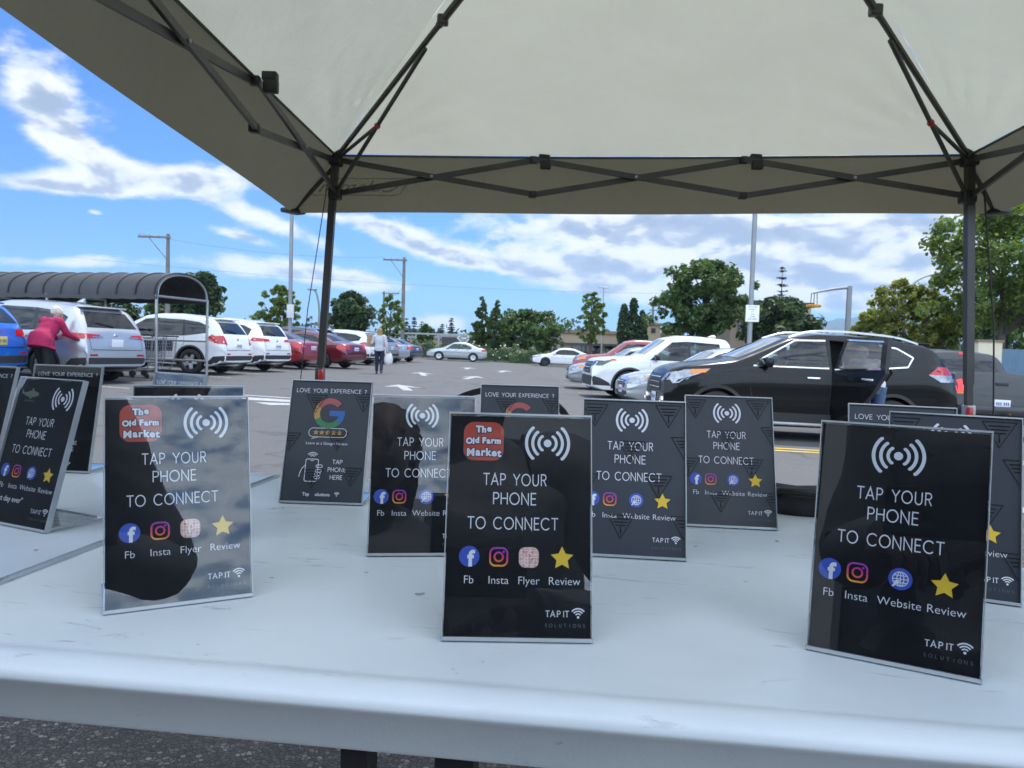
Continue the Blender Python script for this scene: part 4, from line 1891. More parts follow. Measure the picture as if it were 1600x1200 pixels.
    # door shut lines and handles
    for sg, vw in ((1, 'L'), (-1, 'R')):
        g = MB()
        for ln in sp.get('seams', []):
            for a, b in zip(ln, ln[1:]):
                d = V((b[0] - a[0], b[1] - a[1])).normalized()
                n = V((-d.y, d.x)) * .004
                project(bvh, [(X(a[0] + n.x), a[1] + n.y), (X(b[0] + n.x), b[1] + n.y), (X(b[0] - n.x), b[1] - n.y), (X(a[0] - n.x), a[1] - n.y)], vw, .0025, g, step=.12)
        if g.f:
            g.build('door_gap', M['black'], root, fix=False)
        for (s, z) in sp.get('handles', []):
            if sp.get('opendoor') and sg > 0 and s > sp['opendoor'][0][0]:
                continue
            g = MB()
            y = sg * (c.side_y(s, z) + .016)
            g.rbox((X(s), y, z), (.21, .03, .034), .012)
            g.build('door_handle', sp.get('handlemat', pm), root, 50)
        # mirrors
        s, z = sp['mirror']
        g = MB()
        y = c.side_y(s, z)
        g.rbox((X(s), sg * (y + .13), z + .05), (.13, .23, .15), .045, n=4)
        g.bar((X(s) + .02, sg * (y - .02), z - .005), (X(s), sg * (y + .08), z + .015), .07, .04)
        g.build('mirror', sp.get('mirrormat', pm), root, 60)
    if sp.get('rails'):
        s0, s1 = sp['rails']
        for sg in (1, -1):
            g = MB()
            pth = []
            for i in range(17):
                s = s0 + (s1 - s0) * i / 16
                h = c.section(s)
                yy, zz = h[-6]
                e = min(1, min(i, 16 - i) / 2.2)
                pth.append(V((X(s), sg * (yy + .01), zz + .012 + .045 * e)))
            rings = []
            for p in pth:
                rings.append([p + V((0, a * .02, b * .016)) for a, b in ((-1, -1), (1, -1), (1, .6), (.4, 1), (-.4, 1), (-1, .6))])
            g.loft(rings, True)
            g.build('roof_rail', sp.get('railmat', M['alloy']), root, 50)
    # number plates
    def plate(view, z, mt, ink):
        d = V((-1, 0, 0)) if view == 'F' else V((1, 0, 0))
        h = bvh.ray_cast(V((0, 0, z)) - d * 8, d)
        if h[0] is None:
            return
        g = MB()
        g.rbox((h[0].x - d.x * .012, 0, z), (.012, .31, .155), .004)
        pl = g.build('number_plate', mt, root, 40)
        if ink:
            g = MB()
            for i in range(6):
                g.box((h[0].x - d.x * .0195, -.1 + i * .04 + (.012 if i > 2 else -.012), z), (.002, .022, .06))
            g.build('plate_characters', M['plateink'], pl)
    if sp.get('rplate'):
        plate('B', sp['rplate'], sp.get('platemat', M['plate']), sp.get('plateink', True))
    if sp.get('fplate'):
        plate('F', sp['fplate'], M['plate'], True)
    # wheels
    tm, rm = wheel_meshes(wr, sp.get('tw', .22), sp.get('wheel', 'five'))
    for s in sp['axles']:
        for sg in (1, -1):
            y = sg * (W / 2 - .125)
            w_ = link('wheel', tm, root)
            w_.location = (X(s), y, wr)
            w_.rotation_euler = (0, random.uniform(0, 1), pi if sg > 0 else 0)
            q = link('rim', rm, w_)
    if sp.get('seats'):
        for s, y in sp['seats']:
            g = MB()
            g.rbox((X(s), y, 1.02), (.14, .5, .62), .06, rot=Matrix.Rotation(-.2, 3, 'Y'))
            g.rbox((X(s + .09), y, 1.40), (.1, .26, .18), .05)
            g.build('seat', M['inter'], root, 50)
    root['_'] = 0
    del root['_']
    return root, c, bvh


def SUV(**k):
    L = k.get('L', 4.62)
    H = k.get('H', 1.68)
    d = L - 4.62
    b = dict(L=L, W=1.84, wr=.355, axles=(.93, 3.62 + d * .8),
             top=[(0, .70), (.03, .82), (.10, .93), (.3, 1.0), (1.0, 1.09), (1.22, 1.13), (2.05, H - .08), (2.45, H - .01), (2.9, H), (3.5 + d, H - .03), (4.08 + d, H - .10), (4.22 + d, H - .17), (4.46 + d, 1.20), (4.52 + d, 1.10), (4.57 + d, .98), (4.60 + d, .80), (L, .62)],
             belt=[(0, .62), (.3, .82), (1.2, .98), (3, 1.02), (4.2 + d, 1.12), (L, .80)],
             windows=[[(1.42, 1.02), (1.55, 1.13), (2.10, H - .19), (2.42, H - .155), (2.42, 1.03)], [(2.50, 1.035), (2.50, H - .152), (3.25 + d * .6, H - .165), (3.36 + d * .6, 1.06)],
                      [(3.44 + d * .6, 1.07), (3.33 + d * .6, H - .17), (3.80 + d, H - .215), (4.12 + d, H - .33), (4.05 + d, 1.16)]],
             screen=[(1.26, -.66), (1.26, .66), (1.98, .55), (2.0, -.55)], back=('B', [(-.66, 1.17), (.66, 1.17), (.55, H - .20), (-.55, H - .20)]),
             headlamp=[('S', [(.06, .74), (.02, .86), (.25, .93), (.62, .96), (.45, .84), (.2, .75)]), ('F', [(.42, .72), (.82, .76), (.84, .92), (.45, .86)])],
             taillamp=[('S', [(L - .52, 1.02), (L - .1, .92), (L - .1, 1.05), (L - .3, 1.12)]), ('B', [(.46, .94), (.9, .90), (.9, 1.08), (.50, 1.05)])],
             grille=[(-.42, .58), (.42, .58), (.45, .82), (-.45, .82)],
             patches=[('B', [(-.80, .30), (.80, .30), (.82, .56), (-.82, .56)], M['trim'], 'rear_bumper_trim'), ('S', [(L - .55, .30), (L - .02, .30), (L - .02, .56), (L - .30, .53)], M['trim'], 'rear_bumper_trim'), ('F', [(-.72, .32), (.72, .32), (.78, .5), (-.78, .5)], M['trim'], 'front_bumper_trim')],
             clad=.40, seams=[[(1.42, 1.0), (1.40, .75), (1.52, .42)], [(2.46, 1.02), (2.47, .4)], [(3.40 + d * .6, 1.06), (3.42 + d * .6, .85), (3.22 + d * .8, .55), (3.15 + d * .8, .42)]],
             handles=[(2.2, .90), (3.14 + d * .6, .94)], mirror=(1.62, 1.04), rplate=.84, tum=.30, hatch=True)
    b.update(k)
    return b


def SEDAN(**k):
    L = k.get('L', 4.62)
    d = L - 4.62
    H = k.get('H', 1.44)
    b = dict(L=L, W=1.78, wr=.32, axles=(.92, 3.58 + d * .8), tum=.36,
             top=[(0, .58), (.03, .66), (.12, .74), (.4, .82), (1.0, .92), (1.2, .96), (1.95, H - .08), (2.3, H - .01), (2.65, H), (3.1 + d * .6, H - .05), (3.45 + d * .6, H - .17), (3.95 + d, 1.07), (4.3 + d, 1.04), (4.5 + d, 1.0), (4.56 + d, .92), (4.60 + d, .7), (L, .55)],
             belt=[(0, .52), (.3, .70), (1.2, .86), (3, .90), (4.2 + d, .95), (L, .7)],
             windows=[[(1.38, .89), (1.95, H - .17), (2.34, H - .13), (2.36, .90)], [(2.43, .90), (2.41, H - .13), (2.95 + d * .6, H - .15), (3.40 + d * .6, H - .32), (3.42 + d * .6, .95), (3.3 + d * .6, .92)]],
             screen=[(1.24, -.64), (1.24, .64), (1.90, .52), (1.90, -.52)], back=('T', [(3.32 + d * .6, -.5), (3.32 + d * .6, .5), (3.88 + d, .62), (3.88 + d, -.62)]),
             headlamp=[('S', [(.05, .58), (.02, .68), (.3, .78), (.62, .82), (.5, .70), (.2, .60)]), ('F', [(.4, .57), (.8, .6), (.82, .74), (.44, .68)])],
             taillamp=[('S', [(L - .42, .82), (L - .06, .76), (L - .06, .96), (L - .40, .95)]), ('B', [(.42, .80), (.88, .78), (.88, .97), (.46, .95)])],
             grille=[(-.38, .50), (.38, .50), (.40, .66), (-.40, .66)],
             patches=[('F', [(-.6, .30), (.6, .30), (.64, .42), (-.64, .42)], M['trim'], 'front_air_intake')],
             seams=[[(1.36, .88), (1.36, .6), (1.45, .36)], [(2.40, .89), (2.40, .36)], [(3.42 + d * .6, .93), (3.4 + d * .7, .75), (3.2 + d * .8, .5)]],
             handles=[(2.18, .80), (3.12 + d * .6, .84)], mirror=(1.55, .92), rplate=.80, wheel='ten')
    b.update(k)
    return b


def PICKUP(**k):
    L = k.get('L', 5.3)
    H = k.get('H', 1.79)
    d = L - 5.3
    b = dict(L=L, W=1.95, wr=.375, axles=(.98, 4.12 + d * .8), tum=.26,
             top=[(0, .74), (.03, .90), (.12, 1.04), (.35, 1.10), (1.1, 1.16), (1.35, 1.20), (2.05, H - .09), (2.4, H - .01), (2.9, H), (3.55, H - .04), (3.68, H - .10), (3.80, 1.24), (3.86, 1.23), (5.0 + d, 1.23), (5.22 + d, 1.22), (5.27 + d, 1.0), (L, .7)],
             belt=[(0, .64), (.3, .92), (1.3, 1.05), (3.4, 1.09), (3.75, 1.14), (L, 1.14)], nr=.25, tr=.06, tf=.17,
             windows=[[(1.50, 1.09), (1.62, 1.19), (2.12, H - .20), (2.52, H - .165), (2.54, 1.10)], [(2.62, 1.10), (2.60, H - .165), (3.40, H - .19), (3.46, 1.12)]],
             screen=[(1.40, -.7), (1.40, .7), (1.98, .58), (1.98, -.58)], back=('B', [(-.66, 1.28), (.66, 1.28), (.56, H - .2), (-.56, H - .2)]),
             headlamp=[('S', [(.10, .88), (.04, 1.02), (.3, 1.06), (.62, 1.08), (.42, .98), (.25, .88)]), ('F', [(.5, .86), (.84, .88), (.86, 1.02), (.52, 1.0)])],
             taillamp=[('S', [(L - .2, .80), (L - .03, .80), (L - .03, 1.1), (L - .2, 1.12)]), ('B', [(.78, .80), (.95, .80), (.95, 1.12), (.78, 1.12)])],
             grille=[(-.48, .66), (.48, .66), (.5, .98), (-.5, .98)],
             patches=[('F', [(-.8, .34), (.8, .34), (.84, .60), (-.84, .60)], M['trim'], 'front_bumper_trim'), ('B', [(-.88, .42), (.88, .42), (.9, .60), (-.9, .60)], M['trim'], 'rear_bumper')],
             clad=.40, seams=[[(1.52, 1.06), (1.50, .8), (1.6, .42)], [(2.58, 1.08), (2.58, .42)], [(3.50, 1.1), (3.50, .8), (3.45, .45)], [(3.82, 1.2), (3.82, .45)]],
             handles=[(2.32, .98), (3.28, 1.0)], mirror=(1.66, 1.12), rplate=.62, wheel='five')
    b.update(k)
    return b


def rear_at(px, d, heading, L, W=1.8, corner=0):
    """middle ground point so that the rear bumper's middle stands at column px, distance d"""
    g = gpt(px, d)
    x, y = g.x + cos(heading) * L / 2, g.y + sin(heading) * L / 2
    return V((x, y, gz(x)))


def front_at(px, d, heading, L):
    g = gpt(px, d)
    x, y = g.x - cos(heading) * L / 2, g.y - sin(heading) * L / 2
    return V((x, y, gz(x)))


GL_ = 'cars parked along the left of the aisle'
GR_ = 'vehicles parked along the right of the aisle'
HL = R_(180 - 14)      # left row: noses away from the aisle
# --- left row, near to far
s = SUV(paint=P['blue'], L=4.45, H=1.64, rails=(2.2, 3.9), platemat=M['plateyellow'], wheel='five')
vehicle('parked_suv', 'bright blue SUV with yellow number plate cut off by the left photo edge', 'car', s, rear_at(2, 14.2, HL + .25, 4.45), HL + .25, GL_)
s = SUV(paint=P['silver'], L=4.75, H=1.69, taillamp=[('S', [(4.2, .97), (4.66, .94), (4.66, 1.04), (4.25, 1.06)]), ('B', [(.40, .97), (.9, .93), (.9, 1.05), (.42, 1.03)])],
        tailclear=[('B', [(.34, .97), (.62, .965), (.62, .99), (.36, 1.0)])], wheel='ten', plateink=False, rplate=.86)
r_, c_, b_ = vehicle('parked_suv', 'silver SUV with dark lower bumper beside the woman in magenta', 'car', s, rear_at(183, 16.2, HL - .05, 4.75), HL - .05, GL_)
k = MB()
k.loft([[V((-1.35 + x, y, 1.69 + z)) for x, y in ((-.1, -.035), (.1, -.015), (.1, .015), (-.1, .035))] for z in (0, .0)] + [[V((-1.44 + x, y, 1.77)) for x, y in ((-.03, -.008), (.03, -.006), (.03, .006), (-.03, .008))]], True)
k.build('roof_antenna', P['silver'], r_, 50)
s = SUV(paint=P['white'], L=4.58, H=1.68, see=[0, 1], wheel='five', seats=[(2.2, .4), (2.2, -.4), (3.15, .4), (3.15, -.4)],
        taillamp=[('S', [(4.05, 1.00), (4.42, .88), (4.5, 1.02), (4.2, 1.14)]), ('B', [(.62, .86), (.9, .90), (.9, 1.10), (.70, 1.12)])])
vehicle('parked_suv', 'white SUV seen behind the cart corral posts with red wraparound lamp', 'car', s, rear_at(373, 22.2, HL + .10, 4.58), HL + .10, GL_)
s = SUV(paint=P['white'], L=4.75, H=1.69, taillamp=[('S', [(4.3, 1.00), (4.6, .98), (4.6, 1.08), (4.35, 1.10)]), ('B', [(.42, 1.0), (.9, .98), (.9, 1.10), (.46, 1.07)])])
vehicle('parked_suv', 'white SUV with slim red lamps between the other white SUV and the red sedan', 'car', s, rear_at(434, 25.2, HL - .02, 4.75), HL - .02, GL_)
s = SEDAN(paint=P['red'], L=4.8, tailclear=[('B', [(.52, .83), (.68, .83), (.68, .92), (.52, .92)])])
vehicle('parked_sedan', 'bright red sedan with number plate left of the tent leg', 'car', s, rear_at(490, 28.6, HL - .1, 4.8), HL - .1, GL_)
s = SUV(paint=P['slate'], L=4.6, H=1.66)
vehicle('parked_suv', 'dark blue-grey SUV whose roof shows above the red sedans', 'car', s, rear_at(520, 34.6, HL - .1, 4.6), HL - .1, GL_)
s = SEDAN(paint=P['darkred'], L=4.7, H=1.46)
vehicle('parked_sedan', 'dark maroon sedan with sloping tail right of the tent leg', 'car', s, rear_at(557, 31.4, HL - .12, 4.7), HL - .12, GL_)
s = SUV(paint=P['white'], L=4.7, H=1.66, wheel='ten')
vehicle('parked_suv', 'white SUV behind the woman walking away with her shopping', 'car', s, rear_at(590, 37.6, HL - .1, 4.7), HL - .1, GL_)
s = SUV(paint=P['champagne'], L=4.4, H=1.55)
vehicle('parked_suv', 'champagne hatchback partly hidden right of the walking woman', 'car', s, rear_at(612, 41, HL - .1, 4.4), HL - .1, GL_)
s = SEDAN(paint=P['silver'], L=4.6)
vehicle('parked_sedan', 'pale silver sedan near the far end of the left row', 'car', s, rear_at(630, 44, HL - .12, 4.6), HL - .12, GL_)
s = SEDAN(paint=P['slate'], L=4.5)
vehicle('parked_sedan', 'dark grey sedan, last of the left row beside the hedge', 'car', s, rear_at(652, 47.5, HL - .12, 4.5), HL - .12, GL_)
s = SUV(paint=P['white'], L=4.5, H=1.6)
vehicle('parked_suv', 'white car glimpsed between the silver SUV and the cart corral', 'car', s, rear_at(216, 31.5, R_(200), 4.5), R_(200), None)
# --- far cars
s = SEDAN(paint=P['silver'], L=4.5, H=1.44, wheel='cap', see=[0, 1])
g = gpt(714, 58.5)
vehicle('parked_sedan', 'small silver sedan side-on before the flowering hedge', 'car', s, g, R_(181), None)
s = SEDAN(paint=P['white'], L=4.65, H=1.42, wheel='dark')
vehicle('parked_sedan', 'white sedan with dark wheels facing left near the right hedge', 'car', s, front_at(830, 57, R_(186), 4.65), R_(186), None)
# --- right row
s = PICKUP(paint=P['brightred'], L=5.2, H=1.80, amber=[(.25, .92), (.5, .94), (.5, 1.03), (.3, 1.02)], see=[0])
vehicle('parked_pickup', 'red pickup truck behind the white pickup', 'truck', s, front_at(893, 31.5, R_(176), 5.2), R_(176), GR_)
s = SEDAN(paint=P['palegrey'], L=4.6, H=1.47, amber=[(.3, .70), (.55, .74), (.5, .80), (.32, .77)], fplate=.48)
vehicle('parked_sedan', 'grey sedan whose nose shows left of the white pickup', 'car', s, front_at(885, 25.6, R_(180), 4.6), R_(180), GR_)
s = PICKUP(paint=P['white'], L=5.35, H=1.80, see=[0, 1], seats=[(2.45, .42), (2.45, -.42), (3.35, .42), (3.35, -.42)], mirrormat=M['black'], clad=.45, tw=.26, wr=.385, lampmat=M['darklamp'], amber=[(.42, 1.0), (.60, 1.03), (.64, 1.065), (.5, 1.04)])
s['patches'] = s['patches'] + [('S', [(.03, .36), (.03, .60), (.20, .56), (.44, .44), (.50, .36)], M['trim'], 'front_bumper_trim')]
r_, c_, b_ = vehicle('parked_pickup', 'white crew cab pickup truck with black wheel arches and black mirror', 'truck', s, front_at(915, 21.2, R_(184), 5.35), R_(184), GR_)
k = MB()
k.loft([[V((-.75 + x, y, 1.81)) for x, y in ((-.12, -.04), (.12, -.02), (.12, .02), (-.12, .04))], [V((-.80 + x, y, 1.87)) for x, y in ((-.04, -.012), (.04, -.008), (.04, .008), (-.04, .012))]], True)
k.build('roof_antenna', P['white'], r_, 50)
s = SUV(paint=P['white'], L=4.9, H=1.78, tum=.16)
vehicle('parked_suv', 'white van-like SUV showing between the pickup cab and the black SUV roof', 'car', s, front_at(1078, 24.6, R_(180), 4.9), R_(180), GR_)
s = SEDAN(paint=P['silver'], L=4.8, H=1.47, amber=[(.36, .69), (.62, .735), (.6, .80), (.40, .775)], fplate=.45)
vehicle('parked_sedan', 'silver sedan nose-out between the white pickup and the black SUV', 'car', s, front_at(968, 17.2, R_(183), 4.8), R_(183), GR_)
# --- black SUV with its rear door open
DOOR = [(2.58, 1.67), (2.58, .36), (3.05, .36), (3.13, .60), (3.36, .88), (3.52, 1.14), (3.36, 1.67)]
s = SUV(paint=P['black'], L=4.66, H=1.72, see=[0], wr=.36, axles=(.80, 3.56), rails=(1.95, 4.0),
        top=[(0, .80), (.03, .92), (.10, 1.03), (.3, 1.10), (.9, 1.20), (1.08, 1.23), (1.95, 1.63), (2.4, 1.71), (2.9, 1.72), (3.5, 1.69), (4.1, 1.62), (4.25, 1.55), (4.5, 1.26), (4.57, 1.14), (4.62, 1.0), (4.64, .85), (4.66, .65)],
        belt=[(0, .72), (.3, .92), (1.2, 1.10), (3, 1.16), (4.2, 1.26), (4.66, .9)], bot=[(0, .28), (.3, .20), (4.3, .22), (4.66, .38)],
        windows=[[(1.34, 1.15), (1.45, 1.25), (2.02, 1.58), (2.50, 1.60), (2.52, 1.165)], [(2.60, 1.17), (2.60, 1.60), (3.2, 1.585), (3.32, 1.2)], [(3.40, 1.21), (3.34, 1.57), (3.62, 1.535), (3.86, 1.40), (3.76, 1.25)]],
        seams=[[(1.32, 1.12), (1.30, .8), (1.42, .40)], [(2.56, 1.14), (2.56, .38)]], handles=[(2.28, 1.0), (3.2, 1.03)], mirror=(1.52, 1.16), screen=[(1.14, -.66), (1.14, .66), (1.90, .55), (1.90, -.55)], back=('B', [(-.66, 1.30), (.66, 1.30), (.55, 1.54), (-.55, 1.54)]), railmat=M['alloy'], winchrome='all', handlemat=M['chrome'], clad=.44,
        opendoor=[(2.57, .36), (3.05, .36), (3.13, .60), (3.36, .88), (3.52, 1.14), (3.36, 1.58), (2.57, 1.61)], seats=[(2.15, .4), (2.15, -.4)],
        amber=[(.36, .97), (.60, 1.0), (.66, 1.055), (.40, 1.04)], fplate=.55,
        headlamp=[('S', [(.12, .80), (.05, .93), (.3, 1.03), (.68, 1.065), (.52, .98), (.3, .90), (.22, .82)]), ('F', [(.50, .82), (.84, .88), (.86, 1.02), (.56, .96)])],
        grille=[(-.42, .66), (.42, .66), (.45, .94), (-.45, .94)],
        taillamp=[('S', [(4.08, 1.15), (4.24, 1.28), (4.46, 1.28), (4.58, 1.15)]), ('B', [(.58, 1.15), (.9, 1.15), (.9, 1.28), (.60, 1.28)])],
        tailclear=[('S', [(4.08, 1.15), (4.58, 1.15), (4.55, 1.05), (4.28, 1.04)])])
hb = R_(181)
bs, bc, bb = vehicle('black_suv', 'glossy black SUV with silver roof rails and its rear door standing open', 'car', s, front_at(1019, 12.85, hb, 4.66), hb, None)
X = bc.px
# silver step below the sill
k = MB()
k.rbox((X(2.2), .94, .275), (1.85, .09, .05), .02)
k.build('side_step', M['galv'], bs, 50)
# fog lamp
for sg in (1, -1):
    h = bb.ray_cast(V((8, sg * .62, .52)), V((-1, 0, 0)))
    k = MB()
    k.lathe([(.075, 0), (.07, .03), (.05, .035), (.045, .01), (.001, .012)], 20, 0, Matrix.Translation(h[0] + V((.0, 0, 0))) @ Matrix.Rotation(pi / 2, 4, 'Y'))
    k.build('fog_lamp', M['chrome'], bs, 40)
# rear seat seen through the opening
k = MB()
k.rbox((X(3.32), .40, 1.04), (.16, .42, .62), .05, rot=Matrix.Rotation(-.25, 3, 'Y'))
k.rbox((X(2.98), .42, .66), (.50, .42, .16), .05)
k.build('rear_seat', M['inter'], bs, 50)
# the door itself, shaped on the body and swung out on its front edge
hx, hy = X(2.58), bc.side_y(2.58, .8)
ang = R_(66)
# lower panel and a slim frame round the window, each a thick piece of the same mesh
k = MB()
for poly in ([(2.58, 1.17), (2.58, .36), (3.05, .36), (3.13, .60), (3.36, .88), (3.52, 1.14), (3.50, 1.20)], [(2.58, 1.67), (2.58, 1.172), (2.64, 1.172), (2.64, 1.61), (2.64, 1.67)],
             [(2.642, 1.67), (2.642, 1.61), (3.29, 1.59), (3.36, 1.67)], [(3.292, 1.588), (3.41, 1.20), (3.50, 1.202), (3.362, 1.668)]):
    o = MB()
    project(bb, [(X(a), b) for a, b in poly], 'L', .004, o, step=.06)
    n = len(o.v)
    inn = [p - V((0, .09, 0)) for p in o.v]
    be = {}
    for f in o.f:
        for a, b in zip(f, f[1:] + f[:1]):
            be[(a, b)] = be.get((a, b), 0) + 1
    fs = [list(f) for f in o.f] + [[q + n for q in f[::-1]] for f in o.f] + [[b, a, a + n, b + n] for (a, b) in be if (b, a) not in be]
    nf_ = len(k.f)
    k.add(o.v + inn, fs)
    for q in range(nf_ + len(o.f), len(k.f)):
        k.m[q] = 1
H_ = V((hx, hy, 0))


def swing(mb_):
    mb_.v = [p - H_ for p in mb_.v]
    return mb_


door = swing(k).build('rear_door', [P['black'], M['inter']], bs, 35, fix=False)
door.location = H_
door.rotation_euler = (0, 0, -ang if False else 0)
g = MB()
project(bb, [(a + (.03 if a > X(2.9) else -.03), b) for a, b in [(X(2.66), 1.15), (X(2.66), 1.62), (X(3.27), 1.60), (X(3.39), 1.18)]], 'L', .0, g, step=.09)
M['privacy'] = glassmat('privacy_glass', (.13, .15, .16), .16)
swing(g).build('door_window', M['privacy'], door, 40, fix=False)
for a, b in (((2.61, 1.15), (3.44, 1.20)), ((2.62, 1.625), (3.32, 1.605))):
    f = MB()
    f.bar((X(a[0]), bc.side_y(*a) + .012, a[1]), (X(b[0]), bc.side_y(*b) + .012, b[1]), .024, .014, up=(0, 1, 0))
    swing(f).build('window_trim', M['chrome'], door)
f = MB()
f.rbox((X(3.24), bc.side_y(3.24, 1.03) + .02, 1.03), (.21, .03, .036), .012)
swing(f).build('door_handle', M['chrome'], door, 50)
# hinge: free edge (towards the tail, -x local) turns out to +y
door.rotation_euler = (0, 0, -ang)
# --- pickup seen from behind and the car beyond it
s = PICKUP(paint=P['charcoal'], L=5.0, H=1.68, W=1.86, brake=True, rplate=.66, tum=.3,
           taillamp=[('B', [(.70, .86), (.90, .86), (.90, .98), (.87, 1.07), (.78, 1.10), (.72, 1.02)])])
hp = R_(91)
r_, c_, b_ = vehicle('grey_pickup', 'dark grey pickup truck seen from behind with lit red lamps and tailgate', 'truck', s, rear_at(1561, 14.6, hp, 5.0), hp, None)
k = MB()
h = b_.ray_cast(V((-8, 0, 1.02)), V((1, 0, 0)))
k.rbox((h[0].x - .006, 0, 1.03), (.02, .24, .06), .01)
k.build('tailgate_handle', M['black'], r_, 50)
k = MB()
k.rbox((-2.56, 0, .52), (.16, 1.7, .18), .03)
k.build('rear_bumper', P['charcoal'], r_, 50)
k = MB()
k.bar((-2.4, 0, .40), (-2.72, 0, .40), .06, .06)
k.ell((-2.74, 0, .47), (.03, .03, .03))
k.build('tow_hitch', pmat('rusty_steel', (.12, .06, .03), .8, .4, var=.4), r_, 50)
k = MB()
h = b_.ray_cast(V((-8, 0, 1.60)), V((1, 0, 0)))
k.rbox((h[0].x - .012, 0, 1.60), (.03, .2, .035), .01)
k.build('brake_lamp', M['redlit'], r_, 50)
for y in (.79, -.79):
    k = MB()
    k.box((-2.5 - .006, y, .835), (.03, .2, .04))
    k.build('reversing_lamp', M['amber'], r_)
s = SUV(paint=P['charcoal'], L=4.5, H=1.55, see=[0], rails=(2.1, 3.8), railmat=M['black'])
vehicle('parked_suv', 'dark hatchback with black roof rails beyond the grey pickup at the right photo edge', 'car', s, front_at(1540, 21.5, R_(178), 4.5), R_(178), None)
# ------------------------------------------------------------------ cart corral
M['awning'] = pmat('awning_vinyl', (.032, .033, .038), .55, var=.2, vscale=2.5, bump=.15, bscale=14)
M['awning_rib'] = pmat('awning_seam', (.025, .026, .03), .6, var=.15)
hc = R_(180 - 15)
e1, e2 = gpt(247, 18.1), gpt(320, 19.6)
ctr = (e1 + e2) / 2
wc = (V((e2.x - e1.x, e2.y - e1.y))).length
ax = V((e1.x - e2.x, e1.y - e2.y, 0)).normalized()
ax = V((-abs(ax.y), -ax.x if ax.y > 0 else ax.x, 0))
ax = V((cos(hc), sin(hc), 0))
corral = thing('cart_corral', 'cart shelter with a ribbed dark barrel awning on slim steel posts', 'cart shelter', (ctr.x, ctr.y, gz(ctr.x)), hc)
wd = V((-sin(hc), cos(hc), 0))
hwid = max(.95, wc / 2)
zE = zat(e1, 461) - ctr.z
zT = zat(V((ctr.x, ctr.y, 0)), 428) - ctr.z
LEN = 9.5
k = MB()
rings = []
ns = 30
for r in range(ns * 4 + 1):
    x = LEN * r / (ns * 4) - .05
    pinch = .022 * abs(sin(pi * r / 4 * .5)) if True else 0
    ring = []
    for i in range(25):
        a = pi * i / 24
        rr = 1 + .018 * (abs(sin(pi * r / 8)) - .6)
        ring.append(V((x, -hwid * cos(a) * rr, zE + (zT - zE) * sin(a) ** .85 * rr)))
    rings.append(ring)
k.loft(rings, False, 0, False)
k.build('awning', M['awning'], corral, 50)
for i in range(18):
    x = .04 + i * .535
    k = MB()
    k.tube([(x, -hwid * cos(a) * 1.012, zE + (zT - zE) * sin(a) ** .85 * 1.012) for a in [pi * j / 24 for j in range(25)]], .022, 6)
    k.build('awning_rib', M['awning_rib'], corral, 50)
k = MB()
for y in (-1, 1):
    rings = []
    for r in range(41):
        x = LEN * r / 40 - .05
        rings.append([V((x, y * hwid * 1.0, zE + .02)), V((x, y * hwid * 1.01, zE - .10 - .02 * (r % 2)))])
    k.loft(rings, False, 0, False)
k.build('valance', M['awning'], corral)
for i, x in enumerate((0, 3.15, 6.3, 9.4)):
    for y in (-1, 1):
        k = MB()
        k.tube([(x, y * (hwid - .03), 0), (x, y * (hwid - .03), zE)], .035, 10)
        k.build('post', M['galv'], corral, 40)
    k = MB()
    k.tube([(x, -hwid * cos(a) * .94, zE + (zT - zE) * .93 * sin(a) ** .85) for a in [pi * j / 20 for j in range(21)]], .03, 8)
    k.build('hoop', M['galv'], corral, 40)
    k = MB()
    k.tube([(x, -hwid, zE - .03), (x, hwid, zE - .03)], .03, 8)
    k.build('tie_bar', M['galv'], corral, 40)
for y in (-1, 1):
    for z in (.45, .95):
        k = MB()
        k.tube([(0, y * (hwid - .03), z), (LEN - .1, y * (hwid - .03), z)], .025, 8)
        k.build('rail', M['galv'], corral, 40)


